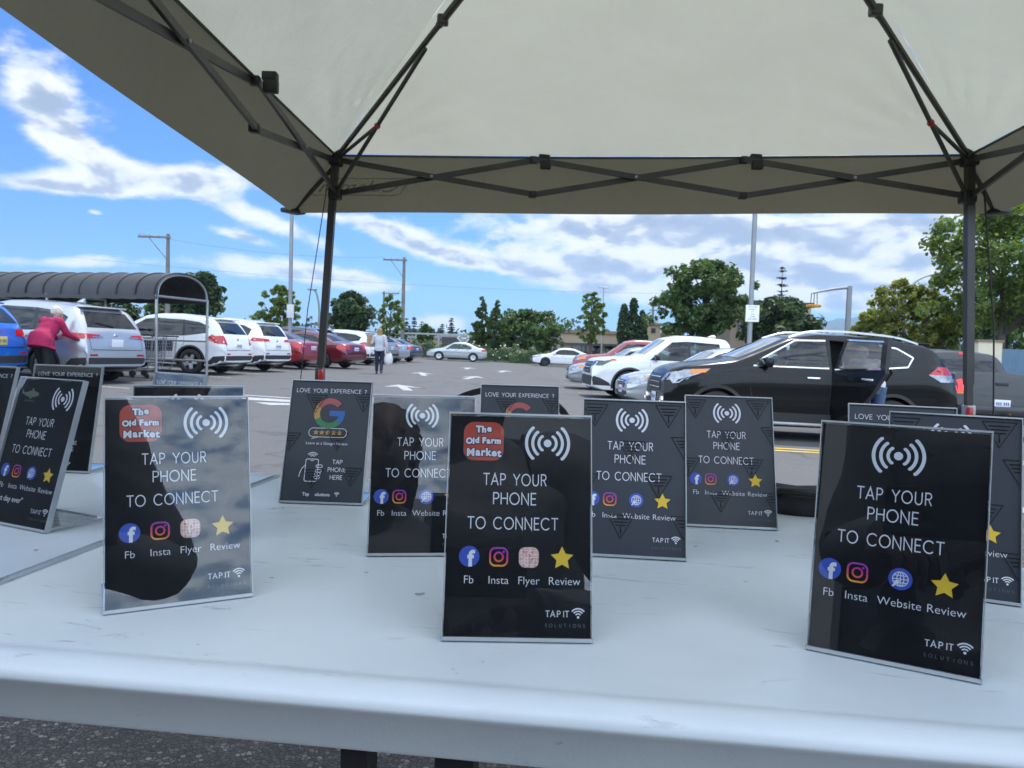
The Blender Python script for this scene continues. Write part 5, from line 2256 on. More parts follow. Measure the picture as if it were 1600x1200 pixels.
def make_cart():
    t = thing('shopping_cart', 'grey wire shopping cart at the open end of the cart corral', 'shopping cart', (0, 0, 0), 0, 'carts nested in the corral')
    k = MB()
    B = [(-.42, -.26), (.42, -.20), (.42, .20), (-.42, .26)]
    T = [(-.50, -.29), (.50, -.24), (.50, .24), (-.50, .29)]
    for i in range(4):
        a, b = V((*B[i], .52)), V((*B[(i + 1) % 4], .52))
        c, d = V((*T[i], .98)), V((*T[(i + 1) % 4], .98))
        n = 13 if i % 2 == 0 else 8
        for j in range(n):
            k.bar(a.lerp(b, j / n), c.lerp(d, j / n), .007, .007)
        for q in (0, .18, .36, .54, .72, .88, 1):
            k.bar(a.lerp(c, q), b.lerp(d, q), .008 if q not in (0, 1) else .014, .008 if q not in (0, 1) else .014)
    for j in range(9):
        x = -.40 + .8 * j / 8
        k.bar((x, -.24, .52), (x, .24, .52), .007, .007)
    k.build('basket', M['galv'], t)
    k = MB()
    for y in (-.24, .24):
        k.tube([(-.55, y, 1.02), (-.50, y, .55), (-.40, y, .22), (.42, y * .8, .16)], .013, 8)
    k.tube([(.42, -.19, .16), (.42, .19, .16)], .012, 8)
    for j in range(5):
        k.tube([(-.3 + .16 * j, -.22, .20), (-.3 + .16 * j, .22, .20)], .007, 6)
    k.build('frame', M['galv'], t, 40)
    k = MB()
    k.tube([(-.56, -.29, 1.03), (-.56, .29, 1.03)], .019, 10)
    k.build('handle', M['black'], t, 40)
    k = MB()
    k.rbox((-.42, 0, .80), (.05, .46, .28), .02)
    k.build('child_seat', M['black'], t, 40)
    for x, y in ((-.38, .22), (-.38, -.22), (.40, .16), (.40, -.16)):
        k = MB()
        k.lathe([(.001, -.014), (.055, -.014), (.062, -.008), (.062, .008), (.055, .014), (.001, .014)], 18, 0, Matrix.Translation((x, y, .062)) @ Matrix.Rotation(pi / 2, 4, 'X'))
        k.bar((x, y, .07), (x + .01, y, .19), .02, .03)
        k.build('wheel', M['rubber'], t, 40)
    return t


cart = make_cart()
clabels = ['grey wire shopping cart nested second in the cart corral', 'grey wire shopping cart nested third in the cart corral', 'grey wire shopping cart deepest in the near line of the corral',
           'grey wire shopping cart first in the far line of the corral']
for i in range(5):
    row = 0 if i < 4 else 1
    x = .9 + (.42 * i if row == 0 else .35)
    p = ctr + ax * x + wd * (.38 if row == 0 else -.42)
    if i == 0:
        cart.location, cart.rotation_euler = (p.x, p.y, gz(p.x)), (0, R_(1.4) * 0, hc)
    else:
        dup(cart, (p.x, p.y, gz(p.x)), hc, clabels[i - 1])

# ------------------------------------------------------------------ poles
def pole_at(px, d):
    return gpt(px, d)


def utility(px, d, py_top, arm_px, label, lamp=False):
    g = pole_at(px, d)
    zt = zat(g, py_top) - g.z
    t = thing('utility_pole', label, 'utility pole', g, 0, 'utility poles beyond the parking lot')
    k = MB()
    k.tube([(0, 0, -.3), (0, 0, zt * .5), (0, 0, zt + .15)], [.17, .15, .11], 12)
    k.build('pole', M['wood'], t, 40)
    L = (arm_px - px) / FPX * d
    k = MB()
    x0, x1 = (L, .25) if L < 0 else (-.25, L)
    k.box(((x0 + x1) / 2, -.16, zt - .1), (x1 - x0, .1, .13))
    k.bar((L * .62, -.16, zt - .15), (0, -.12, zt - 1.0 - abs(L) * .3), .05, .05)
    k.build('crossarm', M['wood'], t)
    for f in (.95, .62, .3):
        k = MB()
        k.lathe([(.001, 0), (.05, 0), (.03, .05), (.05, .08), (.03, .14), (.001, .16)], 10, 0, Matrix.Translation((L * f, -.16, zt - .035)))
        k.build('insulator', M['galv'], t, 40)
    return g, zt, L


u1 = utility(261, 52, 369, 216, 'wooden utility pole with long left crossarm rising behind the cart corral')
u2 = utility(628, 62, 405, 596, 'tall utility pole with left crossarm behind the walking woman')
u3 = utility(598, 95, 457, 622, 'shorter distant utility pole with right crossarm beside a sparse tree')
u4 = utility(1375, 70, 451, 1358, 'distant utility pole with short crossarm above the yellow-green shrubs')
g = pole_at(1017, 92)
zt = zat(g, 471) - g.z
t = thing('utility_pole', 'utility pole with double crossarm and transformer cans beside the cypress trees', 'utility pole', g, 0, 'utility poles beyond the parking lot')
k = MB()
k.tube([(0, 0, -.3), (0, 0, zt)], [.2, .13], 12)
k.build('pole', M['wood'], t, 40)
for dz, w in ((.35, 1.3), (1.05, 1.0)):
    k = MB()
    k.box((0, -.17, zt - dz), (w, .1, .13))
    k.build('crossarm', M['wood'], t)
for x in (-.45, .45):
    k = MB()
    k.tube([(x, -.2, zt - 2.6), (x, -.2, zt - 1.7)], .2, 12)
    k.build('transformer', M['galv'], t, 40)
g = pole_at(939, 80)
zt = zat(g, 450) - g.z
t = thing('light_pole', 'thin distant steel light pole behind the sparse tree', 'light pole', g)
k = MB()
k.tube([(0, 0, 0), (0, 0, zt)], [.1, .07], 10)
k.build('pole', M['galv'], t, 40)
k = MB()
k.rbox((0, 0, zt + .05), (.9, .3, .1), .04)
k.build('lamp_head', M['galv'], t, 40)
# tall parking-lot lamp posts that run out of the picture behind the canopy
M['greysteel'] = pmat('grey_painted_steel', (.24, .255, .27), .5, .3, var=.1, vscale=3)
for px, d, lab, sg in ((452, 33, 'tall grey lamp post with a pale box, behind the left row of cars', False), (1167, 26.5, 'tall grey lamp post with a white notice plate, behind the white pickup', True)):
    g = gpt(px, d)
    t = thing('lamp_post', lab, 'lamp post', g)
    k = MB()
    k.tube([(0, 0, .75), (0, 0, 9.2)], [.085, .075], 14)
    k.build('pole', M['greysteel'], t, 40)
    k = MB()
    k.lathe([(.001, 0), (.32, 0), (.32, .72), (.28, .76), (.001, .76)], 20)
    k.build('concrete_base', M['concrete'], t, 40)
    k = MB()
    k.rbox((-.5, 0, 9.25), (.7, .32, .14), .05)
    k.rbox((.5, 0, 9.25), (.7, .32, .14), .05)
    k.bar((-.4, 0, 9.2), (.4, 0, 9.2), .06, .06)
    k.build('lamp_head', M['greysteel'], t, 40)
    if sg:
        z0, z1 = zat(g, 503) - g.z, zat(g, 477) - g.z
        k = MB()
        w = 21 / FPX * d
        k.rbox((.03, -.11, (z0 + z1) / 2), (w, .02, z1 - z0), .008)
        k.build('notice_plate', pmat('sign_white', (.7, .71, .71), .5, var=.05), t, 40)
        k = Flat()
        for i, (s_, w_) in enumerate((('TWO HOUR', .28), ('PARKING', .28), ('AT', .15), ('THIS', .22), ('STORE', .16), ('CUSTOMERS', .3))):
            k.add(text_geo(s_, .058), 0, 0, (z1 - z0) * (.36 - .145 * i))
        pl = k.build('notice_text', M['trim'], t)
        pl.location = (.03, -.123, (z0 + z1) / 2)
    else:
        z0, z1 = zat(g, 497) - g.z, zat(g, 476) - g.z
        k = MB()
        k.rbox((.05, -.14, (z0 + z1) / 2), (.3, .08, z1 - z0), .02)
        k.build('notice_plate', pmat('box_white', (.55, .56, .57), .5, var=.05), t, 40)


def curved_lamp(px, d, py_top, tip_px, tip_py, label):
    g = gpt(px, d)
    zt = zat(g, py_top) - g.z
    L = (tip_px - px) / FPX * d
    t = thing('street_lamp', label, 'street lamp', g, 0, 'curved street lamps by the road')
    k = MB()
    pth = [(0, 0, 0), (0, 0, zt * .55)] + [(L * .9 * (1 - cos(a)), 0, zt * .55 + (zt * .45) * sin(a)) for a in [R_(x) for x in range(8, 91, 8)]]
    k.tube(pth, [.1] * 2 + [.075] * (len(pth) - 2), 10)
    k.build('pole', M['greysteel'], t, 40)
    k = MB()
    k.rbox((L, 0, zt - .03), (.7, .26, .12), .05)
    k.build('lamp_head', M['greysteel'], t, 40)


curved_lamp(498, 58, 452, 486, 452, 'thin curved street lamp just left of the tent leg')
curved_lamp(1396, 60, 427, 1462, 428, 'street lamp with a long curved arm above the yellow-green shrubs')
# signal mast with the yellow hanging basket
g = gpt(1320, 46)
zt = zat(g, 447) - g.z
t = thing('signal_mast', 'grey steel mast with a horizontal arm at its top', 'signal mast', g)
k = MB()
k.tube([(0, 0, 0), (0, 0, zt)], [.19, .15], 14)
k.build('pole', M['greysteel'], t, 40)
AL = (1266 - 1323) / FPX * 46
za = zat(g, 449) - g.z
zb_ = zat(V((g.x + AL, g.y, 0)), 458) - g.z
k = MB()
k.tube([(0, 0, za), (AL * .5, 0, (za + zb_) / 2 + .04), (AL, 0, zb_)], [.085, .07, .05], 10)
k.build('arm', M['greysteel'], t, 40)
M['flower'] = pmat('orange_flowers', (.62, .30, .03), .7, var=.5, vscale=14)
xb = g.x + AL + .1
zc = zat(V((xb, 46, 0)), 478)
zt2 = zb_ + g.z
t = thing('hanging_basket', 'orange and yellow hanging cluster below the end of the mast arm', 'hanging basket', (xb, 46, zc))
k = MB()
rg = random.Random(5)
for i in range(150):
    a, q = rg.uniform(0, 2 * pi), rg.random() ** .5
    p = V((.42 * q * cos(a), .3 * q * sin(a), rg.uniform(-.14, .12) * (1 - .6 * q)))
    k.ell(p, (.05, .045, .035), n=5, m=3)
k.build('flowers', M['flower'], t, 60)
for x in (-.2, 0, .2):
    k = MB()
    k.bar((x, 0, .05), (x * .8, 0, zt2 - zc), .035, .035)
    k.build('hanger', M['trim'], t)
# wires
def wire(p, q, sag, r=.03):
    k = MB()
    k.tube([V(p).lerp(V(q), i / 24) - V((0, 0, sag * 4 * (i / 24) * (1 - i / 24))) for i in range(25)], r, 5)
    return k


M['wire'] = pmat('grey_wire', (.16, .17, .18), .7)
wl = [((u1[0].x + u1[2] * .95, 51.8, u1[1] + u1[0].z + .1), (u2[0].x + u2[2] * .95, 61.8, u2[1] + u2[0].z + .1), .5, 'overhead cable between the corral pole and the tall pole behind the woman'),
      ((u2[0].x + .1, 62, u2[1] + u2[0].z - 2.0), (u3[0].x, 95, u3[1] + u3[0].z - .5), .5, 'overhead cable running back from the tall pole to the distant pole'),
      ((-40, 70, 8.2), (22, 78, 7.3), .8, 'low cable crossing behind the trees of the left row')]
for a, b, s_, lab in wl:
    tag(wire(a, b, s_, .011).build('overhead_cable', M['wire']), lab, 'cable', 'overhead cables')

# ------------------------------------------------------------------ trees
def leafmat(name, c0, c1, trans=.35):
    m = bpy.data.materials.new(name)
    m.use_nodes = True
    t = NT(m.node_tree)
    t.n.clear()
    out = t.node('ShaderNodeOutputMaterial')
    geo = t.node('ShaderNodeNewGeometry')
    tc = t.node('ShaderNodeTexCoord')
    n = t.noise(tc.outputs['Object'], .9, 4, .6)
    f = t.math('ADD', t.math('MULTIPLY', geo.outputs['Random Per Island'], .55), t.math('MULTIPLY', t.sstep(n, .3, .7), .45))
    c = t.ramp(f, [(.1, c0), (.9, c1)])
    d = t.node('ShaderNodeBsdfPrincipled')
    d.inputs['Roughness'].default_value = .5
    d.inputs['Specular IOR Level'].default_value = .35
    t.l.new(c, d.inputs['Base Color'])
    tr = t.node('ShaderNodeBsdfTranslucent')
    cb = t.mix(1, c, (1.3, 1.35, .6, 1), 'MULTIPLY')
    t.l.new(cb, tr.inputs[0])
    mx = t.node('ShaderNodeMixShader')
    mx.inputs[0].default_value = trans
    t.l.new(d.outputs[0], mx.inputs[1])
    t.l.new(tr.outputs[0], mx.inputs[2])
    t.l.new(mx.outputs[0], out.inputs[0])
    return m


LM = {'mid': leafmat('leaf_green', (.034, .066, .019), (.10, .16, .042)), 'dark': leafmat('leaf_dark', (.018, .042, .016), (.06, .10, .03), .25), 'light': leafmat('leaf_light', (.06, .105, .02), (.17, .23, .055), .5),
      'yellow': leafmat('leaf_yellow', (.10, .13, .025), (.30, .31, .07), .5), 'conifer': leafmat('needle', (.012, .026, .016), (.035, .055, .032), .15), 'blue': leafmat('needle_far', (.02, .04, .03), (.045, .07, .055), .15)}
M['bark'] = pmat('bark', (.085, .068, .052), .9, var=.35, vscale=6, bump=.5, bscale=12)


def env(kind_, t):
    """crown radius (0..1) at height share t"""
    if kind_ == 'round':
        return max(.05, sqrt(max(0, 1 - ((t - .45) / .56) ** 2)))
    if kind_ == 'cone':
        return max(.06, min(1, (t / .18) ** .6) * (1.02 - t) ** .8 * 1.05)
    if kind_ == 'oval':
        return max(.08, sin(pi * min(1, max(0, t * .93 + .05))) ** .65)
    if kind_ == 'column':
        return max(.05, min(1, (t / .12) ** .5) * (1.01 - t) ** .42)
    if kind_ == 'spire':
        return max(.03, (1.0 - t) ** 1.0)
    if kind_ == 'bush':
        return max(.1, sqrt(max(0, 1 - (t * .95) ** 2)))
    return 1


def tree(label, px, d, py_top, wpx, knd, leaf, base_py=None, seed=1, n=70, per=80, size=.17, trunk=True, group='trees beyond the parking lot', name='tree', gap=.0, asym=0, clump=.2, yr=None):
    g = gpt(px, d)
    H = zat(g, py_top) - g.z
    hb = (zat(g, base_py) - g.z) if base_py else H * .15
    hb = max(.1, hb)
    Rr = wpx / FPX * d / 2
    rg = random.Random(seed)
    t = thing(name, label, 'tree' if name != 'shrub' else 'shrub', g, 0, group)
    k = MB()
    cl = []
    for i in range(n):
        h = ((i + rg.random()) / n) if knd not in ('cone', 'spire') else 1 - sqrt(1 - (i + rg.random()) / n * .995)
        e = env(knd, h)
        lob = 1 + .22 * sin(3 * (rg.random() * 6.28) + seed) * (0 if knd == 'column' else 1)
        a = rg.uniform(0, 2 * pi)
        q = (rg.random() ** .42) * e * lob
        if knd in ('round', 'oval', 'bush') and rg.random() < .13:
            q *= 1.28
        cl.append((V((Rr * q * cos(a) + asym * Rr * (h - .5), (yr or Rr) * q * sin(a) * .9, hb + (H - hb) * h)), Rr * clump * rg.uniform(.6, 1.35) * (.45 + .55 * e)))
    for c, r in cl:
        if rg.random() < gap:
            continue
        for j in range(int(per * rg.uniform(.6, 1.3))):
            v = V((rg.gauss(0, 1), rg.gauss(0, 1), rg.gauss(0, .75)))
            p = c + v.normalized() * r * rg.random() ** .4 * 1.15
            if p.z > H + .15:
                continue
            s = size * rg.choice((.55, .8, 1.0, 1.25, 1.7)) * rg.uniform(.8, 1.2)
            nrm = (v.normalized() * .6 + V((rg.uniform(-1, 1), rg.uniform(-1, 1), rg.uniform(-.2, 1.2)))).normalized()
            x = nrm.orthogonal().normalized()
            x.rotate(Matrix.Rotation(rg.uniform(0, 6.28), 3, nrm))
            y = nrm.cross(x)
            k.add([p - x * s * .5, p - y * s * .28 + nrm * s * .06, p + x * s * .5, p + y * s * .28 + nrm * s * .06], [(0, 1, 2, 3)])
    me = k.mesh('crown', LM[leaf], fix=False)
    link('crown', me, t)
    if trunk:
        k = MB()
        tr = max(.05, H * .018)
        k.tube([(0, 0, -.1), (rg.uniform(-.05, .05), 0, hb), (asym * Rr * .2, 0, hb + (H - hb) * .55), (asym * Rr * .4, 0, hb + (H - hb) * .85)], [tr * 1.25, tr, tr * .6, tr * .2], 9)
        for i in range(0, len(cl), max(1, len(cl) // 16)):
            c = cl[i][0]
            z0 = max(hb * .8, c.z - (c.xy.length) * .9)
            k.tube([(0, 0, z0), (c.x * .5, c.y * .5, z0 + (c.z - z0) * .65), tuple(c)], [tr * .42, tr * .28, tr * .1], 5)
        k.build('trunk', M['bark'], t, 50)
    return t


tree('broad dark tree rising behind the right end of the cart corral awning', 300, 56, 428, 95, 'round', 'dark', 520, 3, 95, 90, .3, asym=.5)
tree('small yellow-green tree under the corral awning near its left end', 20, 60, 462, 60, 'round', 'light', 520, 5, 50, 70, .3)
tree('mid green tree under the corral awning behind the woman in magenta', 95, 58, 466, 90, 'round', 'mid', 520, 6, 60, 80, .3)
tree('dark tree under the corral awning behind the silver SUV', 170, 56, 462, 80, 'round', 'dark', 520, 7, 60, 80, .3)
tree('mid green tree seen between the corral end posts', 262, 60, 470, 80, 'round', 'mid', 525, 8, 60, 80, .3)
tree('light green tree behind the tall lamp post on the left', 436, 54, 448, 56, 'oval', 'light', 520, 9, 95, 50, .22, clump=.16)
tree('dense dark green oval tree just right of the left tent leg', 547, 62, 458, 60, 'oval', 'dark', 530, 12, 120, 110, .26, clump=.24)
tree('sparse yellow-green tree behind the walking woman', 609, 58, 462, 42, 'oval', 'light', 532, 13, 75, 34, .22, gap=.1, clump=.15)
tree('small mid green tree right of the tall utility pole', 662, 72, 503, 44, 'cone', 'mid', 548, 14, 40, 70, .3)
tree('pointed mid green tree, the taller of a pair beyond the silver sedan', 752, 66, 456, 40, 'cone', 'mid', 545, 15, 130, 42, .22, clump=.15)
tree('pointed green tree, the lower right one of a pair beyond the silver sedan', 774, 65, 464, 40, 'cone', 'mid', 545, 16, 130, 42, .22, clump=.15)
tree('wide bushy green tree above the flowering hedge', 824, 68, 487, 104, 'round', 'mid', 548, 17, 90, 90, .3)
tree('slender yellow-green tree with bare trunk in front of the beige building', 921, 62, 457, 50, 'oval', 'light', 536, 18, 95, 38, .22, gap=.1, clump=.14)
for i, (px, py, w) in enumerate(((972, 476, 24), (987, 467, 24), (1001, 486, 20))):
    tree(['dark cypress, left one of a tight clump of three', 'dark cypress, tallest and middle one of a tight clump of three', 'dark cypress, right and lowest one of a tight clump of three'][i], px, 74, py, w, 'column', 'dark', 545, 20 + i, 150, 40, .2, group='cypress clump', clump=.22)
tree('big full green maple rising behind the white pickup', 1092, 48, 410, 128, 'round', 'mid', 520, 25, 190, 90, .25, asym=.25, clump=.15)
tree('low dark spreading tree behind the white notice plate', 1215, 50, 468, 110, 'bush', 'dark', 530, 27, 110, 100, .28, yr=3)
tree('large light green overhanging tree at the right behind the tent leg', 1560, 34, 318, 240, 'round', 'light', 500, 30, 190, 120, .20, asym=-.15, clump=.15, gap=.06)
tree('mid green tree at far right behind the pale wall', 1545, 52, 478, 100, 'round', 'mid', 545, 31, 70, 90, .3)
for i, (px, py, w, lf, lab) in enumerate(((1395, 440, 90, 'yellow', 'feathery yellow-green shrub, tallest left of the tent leg'), (1440, 452, 80, 'yellow', 'yellow-green shrub between the tall feathery one and the tent leg'), (1352, 485, 50, 'yellow', 'low yellow-green shrub beside the signal mast'), (1478, 462, 70, 'light', 'green shrub right behind the right tent leg'))):
    tree(lab, px, 38, py, w, 'round', lf, 560, 40 + i, 90, 75, .17, name='shrub', group='shrubs behind the black SUV', clump=.2, gap=.1)


def conifer(label, px, d, py_top, wpx, leaf='blue', seed=1, base=.1, layers=14, group='distant conifers', sparse=False):
    g = gpt(px, d)
    H = zat(g, py_top) - g.z
    Rr = wpx / FPX * d / 2
    rg = random.Random(seed)
    t = thing('conifer', label, 'tree', g, 0, group)
    k = MB()
    br = MB()
    for i in range(layers):
        f = base + (1 - base) * i / layers
        r = Rr * (1 - f) ** .75 * rg.uniform(.6, 1.3) + .05
        f = min(.99, f + rg.uniform(-.02, .02))
        nb = 9 if not sparse else 6
        for b in range(nb):
            a = rg.uniform(0, 6.28)
            rr = r * rg.uniform(.6, 1.1)
            p0 = V((0, 0, H * f))
            tip = V((rr * cos(a), rr * sin(a), H * f + (rr * (.12 if sparse else -.25))))
            br.tube([p0, p0.lerp(tip, .6) + V((0, 0, -.05 * rr)), tip], [.03, .02, .008], 4)
            for j in range(16 if not sparse else 10):
                q = rg.random() ** .7
                p = p0.lerp(tip, q) + V((rg.gauss(0, .09), rg.gauss(0, .09), rg.gauss(0, .05))) * Rr * .5
                s = (.62 if not sparse else .34) * rg.uniform(.6, 1.3) * Rr * (.45 if not sparse else .35)
                x = V((cos(a + rg.uniform(-.8, .8)), sin(a + rg.uniform(-.8, .8)), rg.uniform(-.5, .1))).normalized()
                y = x.cross(V((rg.uniform(-.5, .5), rg.uniform(-.5, .5), 1))).normalized()
                k.add([p - x * s * .6, p - y * s * .25, p + x * s * .6, p + y * s * .25], [(0, 1, 2, 3)])
    link('crown', k.mesh('crown', LM[leaf], fix=False), t)
    br.tube([(0, 0, 0), (0, 0, H)], [H * .016, .01], 7)
    br.build('trunk', M['bark'], t, 50)


for i, (px, py, w) in enumerate(((634, 496, 22), (646, 492, 24), (658, 500, 20), (690, 504, 22), (704, 494, 26), (676, 512, 20), (740, 520, 24), (705, 512, 20))):
    lab = ['distant dark conifer left of the tall utility pole foot', 'distant dark conifer, tallest right of the tall utility pole', 'slim distant conifer between two taller ones right of the utility pole', 'distant conifer, left neighbour of the tallest one over the dark shop',
           'tallest distant conifer above the dark shop', 'low distant conifer behind the small green tree', 'low distant conifer behind the pair of pointed trees', 'small distant conifer in front of the tallest over the dark shop'][i]
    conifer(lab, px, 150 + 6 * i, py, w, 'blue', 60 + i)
conifer('thin spindly conifer top poking above the low dark tree', 1215, 60, 415, 62, 'conifer', 80, .45, 17, 'spindly conifer', True)
# far tree belt
k = MB()
rg = random.Random(9)
for i in range(5200):
    x = rg.uniform(-190, 230)
    y = rg.uniform(205, 240)
    h = 6.0 + 2.4 * sin(x * .11) + 1.4 * sin(x * .31 + 1) + rg.uniform(-1, 1.6)
    p = V((x, y, rg.random() ** .6 * h + .2))
    s = rg.uniform(.9, 1.9)
    nrm = V((rg.uniform(-1, 1), rg.uniform(-1.4, .2), rg.uniform(-.2, 1))).normalized()
    x_ = nrm.orthogonal().normalized()
    x_.rotate(Matrix.Rotation(rg.uniform(0, 6.28), 3, nrm))
    y_ = nrm.cross(x_)
    k.add([p - x_ * s * .5, p - y_ * s * .4, p + x_ * s * .5, p + y_ * s * .4], [(0, 1, 2, 3)])
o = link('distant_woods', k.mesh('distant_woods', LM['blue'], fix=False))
tag(kind(o, 'stuff'), 'far-off dark line of woods along the horizon', 'woods')

# hedges of the lot's far edge
M['rosewhite'] = pmat('white_blossom', (.7, .7, .66), .7, var=.1)


def hedge(label, px0, px1, d, h, seed, flowers=0, leaf='mid'):
    a, b = gpt(px0, d), gpt(px1, d)
    t = thing('hedge', label, 'hedge', ((a.x + b.x) / 2, d, gz(a.x)), 0, 'hedges along the far edge of the lot')
    rg = random.Random(seed)
    k = MB()
    fl = MB()
    L = b.x - a.x
    for i in range(int(L * 190)):
        u = rg.uniform(-L / 2, L / 2)
        hh = h * (.82 + .12 * sin(u * 2.1 + seed) + .1 * sin(u * 5.3))
        ang = rg.uniform(0, pi)
        p = V((u, -.7 * cos(ang), hh * sin(ang) ** .5 * rg.uniform(.7, 1.05)))
        s = rg.uniform(.10, .24)
        nrm = (V((rg.uniform(-.6, .6), -cos(ang), sin(ang))) + V((rg.uniform(-.6, .6), rg.uniform(-.6, .6), rg.uniform(-.4, .6)))).normalized()
        x = nrm.orthogonal().normalized()
        x.rotate(Matrix.Rotation(rg.uniform(0, 6.28), 3, nrm))
        y = nrm.cross(x)
        k.add([p - x * s * .5, p - y * s * .32, p + x * s * .5, p + y * s * .32], [(0, 1, 2, 3)])
        if flowers and rg.random() < flowers and ang < 2.2:
            fl.ell(p - V((0, .1, -.03)), (.075, .06, .06), n=5, m=3)
    link('foliage', k.mesh('foliage', LM[leaf], fix=False), t)
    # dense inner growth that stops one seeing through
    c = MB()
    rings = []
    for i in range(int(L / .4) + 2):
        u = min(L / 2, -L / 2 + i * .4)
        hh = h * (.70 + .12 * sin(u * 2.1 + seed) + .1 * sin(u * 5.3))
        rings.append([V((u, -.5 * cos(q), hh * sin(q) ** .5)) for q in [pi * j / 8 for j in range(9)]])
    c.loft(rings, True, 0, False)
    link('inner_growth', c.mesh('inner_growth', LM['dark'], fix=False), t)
    if fl.f:
        fl.build('blossom', M['rosewhite'], t, 60)


hedge('low green hedge left of the silver sedan at the end of the lot', 618, 712, 63, 1.55, 2)
hedge('hedge with white blossom between the two far sedans', 700, 812, 63.5, 1.5, 3, .05)
hedge('low clipped hedge behind the white far sedan', 795, 905, 62.5, 1.35, 4, .0)
k = MB()
a, b = gpt(560, 68), gpt(880, 68)
wf = thing('guard_rail', 'pale horizontal rail running above the far hedges', 'guard rail', ((a.x + b.x) / 2, 68, gz(a.x)))
L = b.x - a.x
k.box((0, 0, 1.9), (L, .1, .14))
k.build('rail', M['galv'], wf)
for i in range(9):
    q = MB()
    q.box((-L / 2 + L * (i + .5) / 9, .1, .95), (.12, .1, 1.9))
    q.build('post', M['galv'], wf)

# ------------------------------------------------------------------ buildings
M['beige'] = pmat('beige_wall', (.36, .28, .19), .85, var=.1, vscale=1.2, bump=.1, bscale=9)
M['darkwall'] = pmat('dark_fascia', (.045, .047, .052), .7, var=.15, vscale=1)
M['brownwall'] = pmat('brown_wall', (.2, .15, .105), .85, var=.12, vscale=1)
M['roofgrey'] = pmat('roof_grey', (.25, .255, .26), .8, var=.1, vscale=1)
M['shopglass'] = pmat('shop_glass', (.02, .025, .03), .05, spec=.8, var=.2)
M['pinkish'] = pmat('pink_sign', (.6, .42, .44), .6, var=.1)
M['creamwall'] = pmat('cream_wall', (.62, .55, .40), .85, var=.08, vscale=2)
M['bluefence'] = pmat('blue_fence', (.12, .2, .28), .6, var=.12, vscale=2)


def building(label, px0, px1, d, py_top, depth, wallm, roofm, parts, fascia=None):
    a, b = gpt(px0, d), gpt(px1, d)
    zb = gz(a.x)
    zt = zat(V((a.x, d, 0)), py_top) - zb
    t = thing('shop_building', label, 'building', ((a.x + b.x) / 2, d, zb))
    L = b.x - a.x
    k = MB()
    k.box((0, depth / 2, zt / 2), (L, depth, zt))
    w = k.build('wall', wallm, t)
    k = MB()
    k.box((0, depth / 2, zt + .12), (L + .4, depth + .4, .24))
    k.box((0, depth / 2, zt + .30), (L - 1, depth - 1, .12))
    k.build('roof', roofm, t)
    for nm, mt, u0, u1, v0, v1, th in parts:
        k = MB()
        k.box((-L / 2 + L * (u0 + u1) / 2, -th / 2 - .003, zt * (v0 + v1) / 2), (L * (u1 - u0), th, zt * (v1 - v0)))
        q = k.build(nm, mt, t)
        if nm == 'window':
            k = MB()
            n = 4
            for i in range(n + 1):
                k.box((-L / 2 + L * (u0 + (u1 - u0) * i / n), -th - .03, zt * (v0 + v1) / 2), (.08, .05, zt * (v1 - v0)))
            k.build('frame', M['trim'], q)
    return t, L, zt


b1, L1, z1 = building('dark shop front with a white diamond emblem beyond the silver sedan', 690, 758, 84, 527, 14, M['darkwall'], M['roofgrey'], [('window', M['shopglass'], .1, .45, .05, .5, .06), ('window', M['shopglass'], .55, .9, .05, .5, .06), ('fascia', M['darkwall'], .0, 1.0, .60, 1.02, .25)])
k = Flat()
k.poly([(0, -.75), (.75, 0), (0, .75), (-.75, 0)], 0, 0)
k.poly([(0, -.58), (.58, 0), (0, .58), (-.58, 0)], -.01, 1)
k.poly([(-.3, -.06), (.3, -.06), (.3, .08), (-.3, .08)], -.02, 0)
e = k.build('emblem', [M['rosewhite'], M['roofgrey']], b1)
e.location = (0, -.32, z1 * .98)
md = e.modifiers.new('thick', 'SOLIDIFY')
md.thickness = .004
building('beige shop with a pinkish sign panel between the trees', 748, 830, 88, 537, 12, M['beige'], M['roofgrey'], [('sign_panel', M['pinkish'], .10, .45, .35, .8, .12), ('window', M['shopglass'], .5, .95, .05, .55, .06)])
building('low pale building behind the far left row', 640, 694, 92, 528, 12, M['beige'], M['roofgrey'], [('window', M['shopglass'], .5, .9, .1, .5, .06)])
building('long low beige building with dark windows behind the white far sedan', 874, 1062, 86, 520, 16, M['beige'], M['brownwall'], [('window', M['shopglass'], .02, .34, .12, .58, .06), ('window', M['shopglass'], .38, .66, .12, .58, .06), ('window', M['shopglass'], .7, .97, .12, .58, .06), ('canopy_band', M['darkwall'], 0, 1, .58, .66, .9)])
building('brown building whose top shows behind the white notice plate', 1138, 1262, 66, 474, 12, M['brownwall'], M['trim'], [('window', M['shopglass'], .1, .4, .55, .8, .06), ('window', M['shopglass'], .55, .9, .55, .8, .06), ('band', M['beige'], 0, 1, .86, .96, .08)])
g = gpt(1020, 90)
bt, Lt, zt_ = building('small beige gable with dark opening beside the cypress trees', 1008, 1030, 82, 508, 6, M['beige'], M['brownwall'], [('window', M['trim'], .35, .6, .82, .93, .05)])
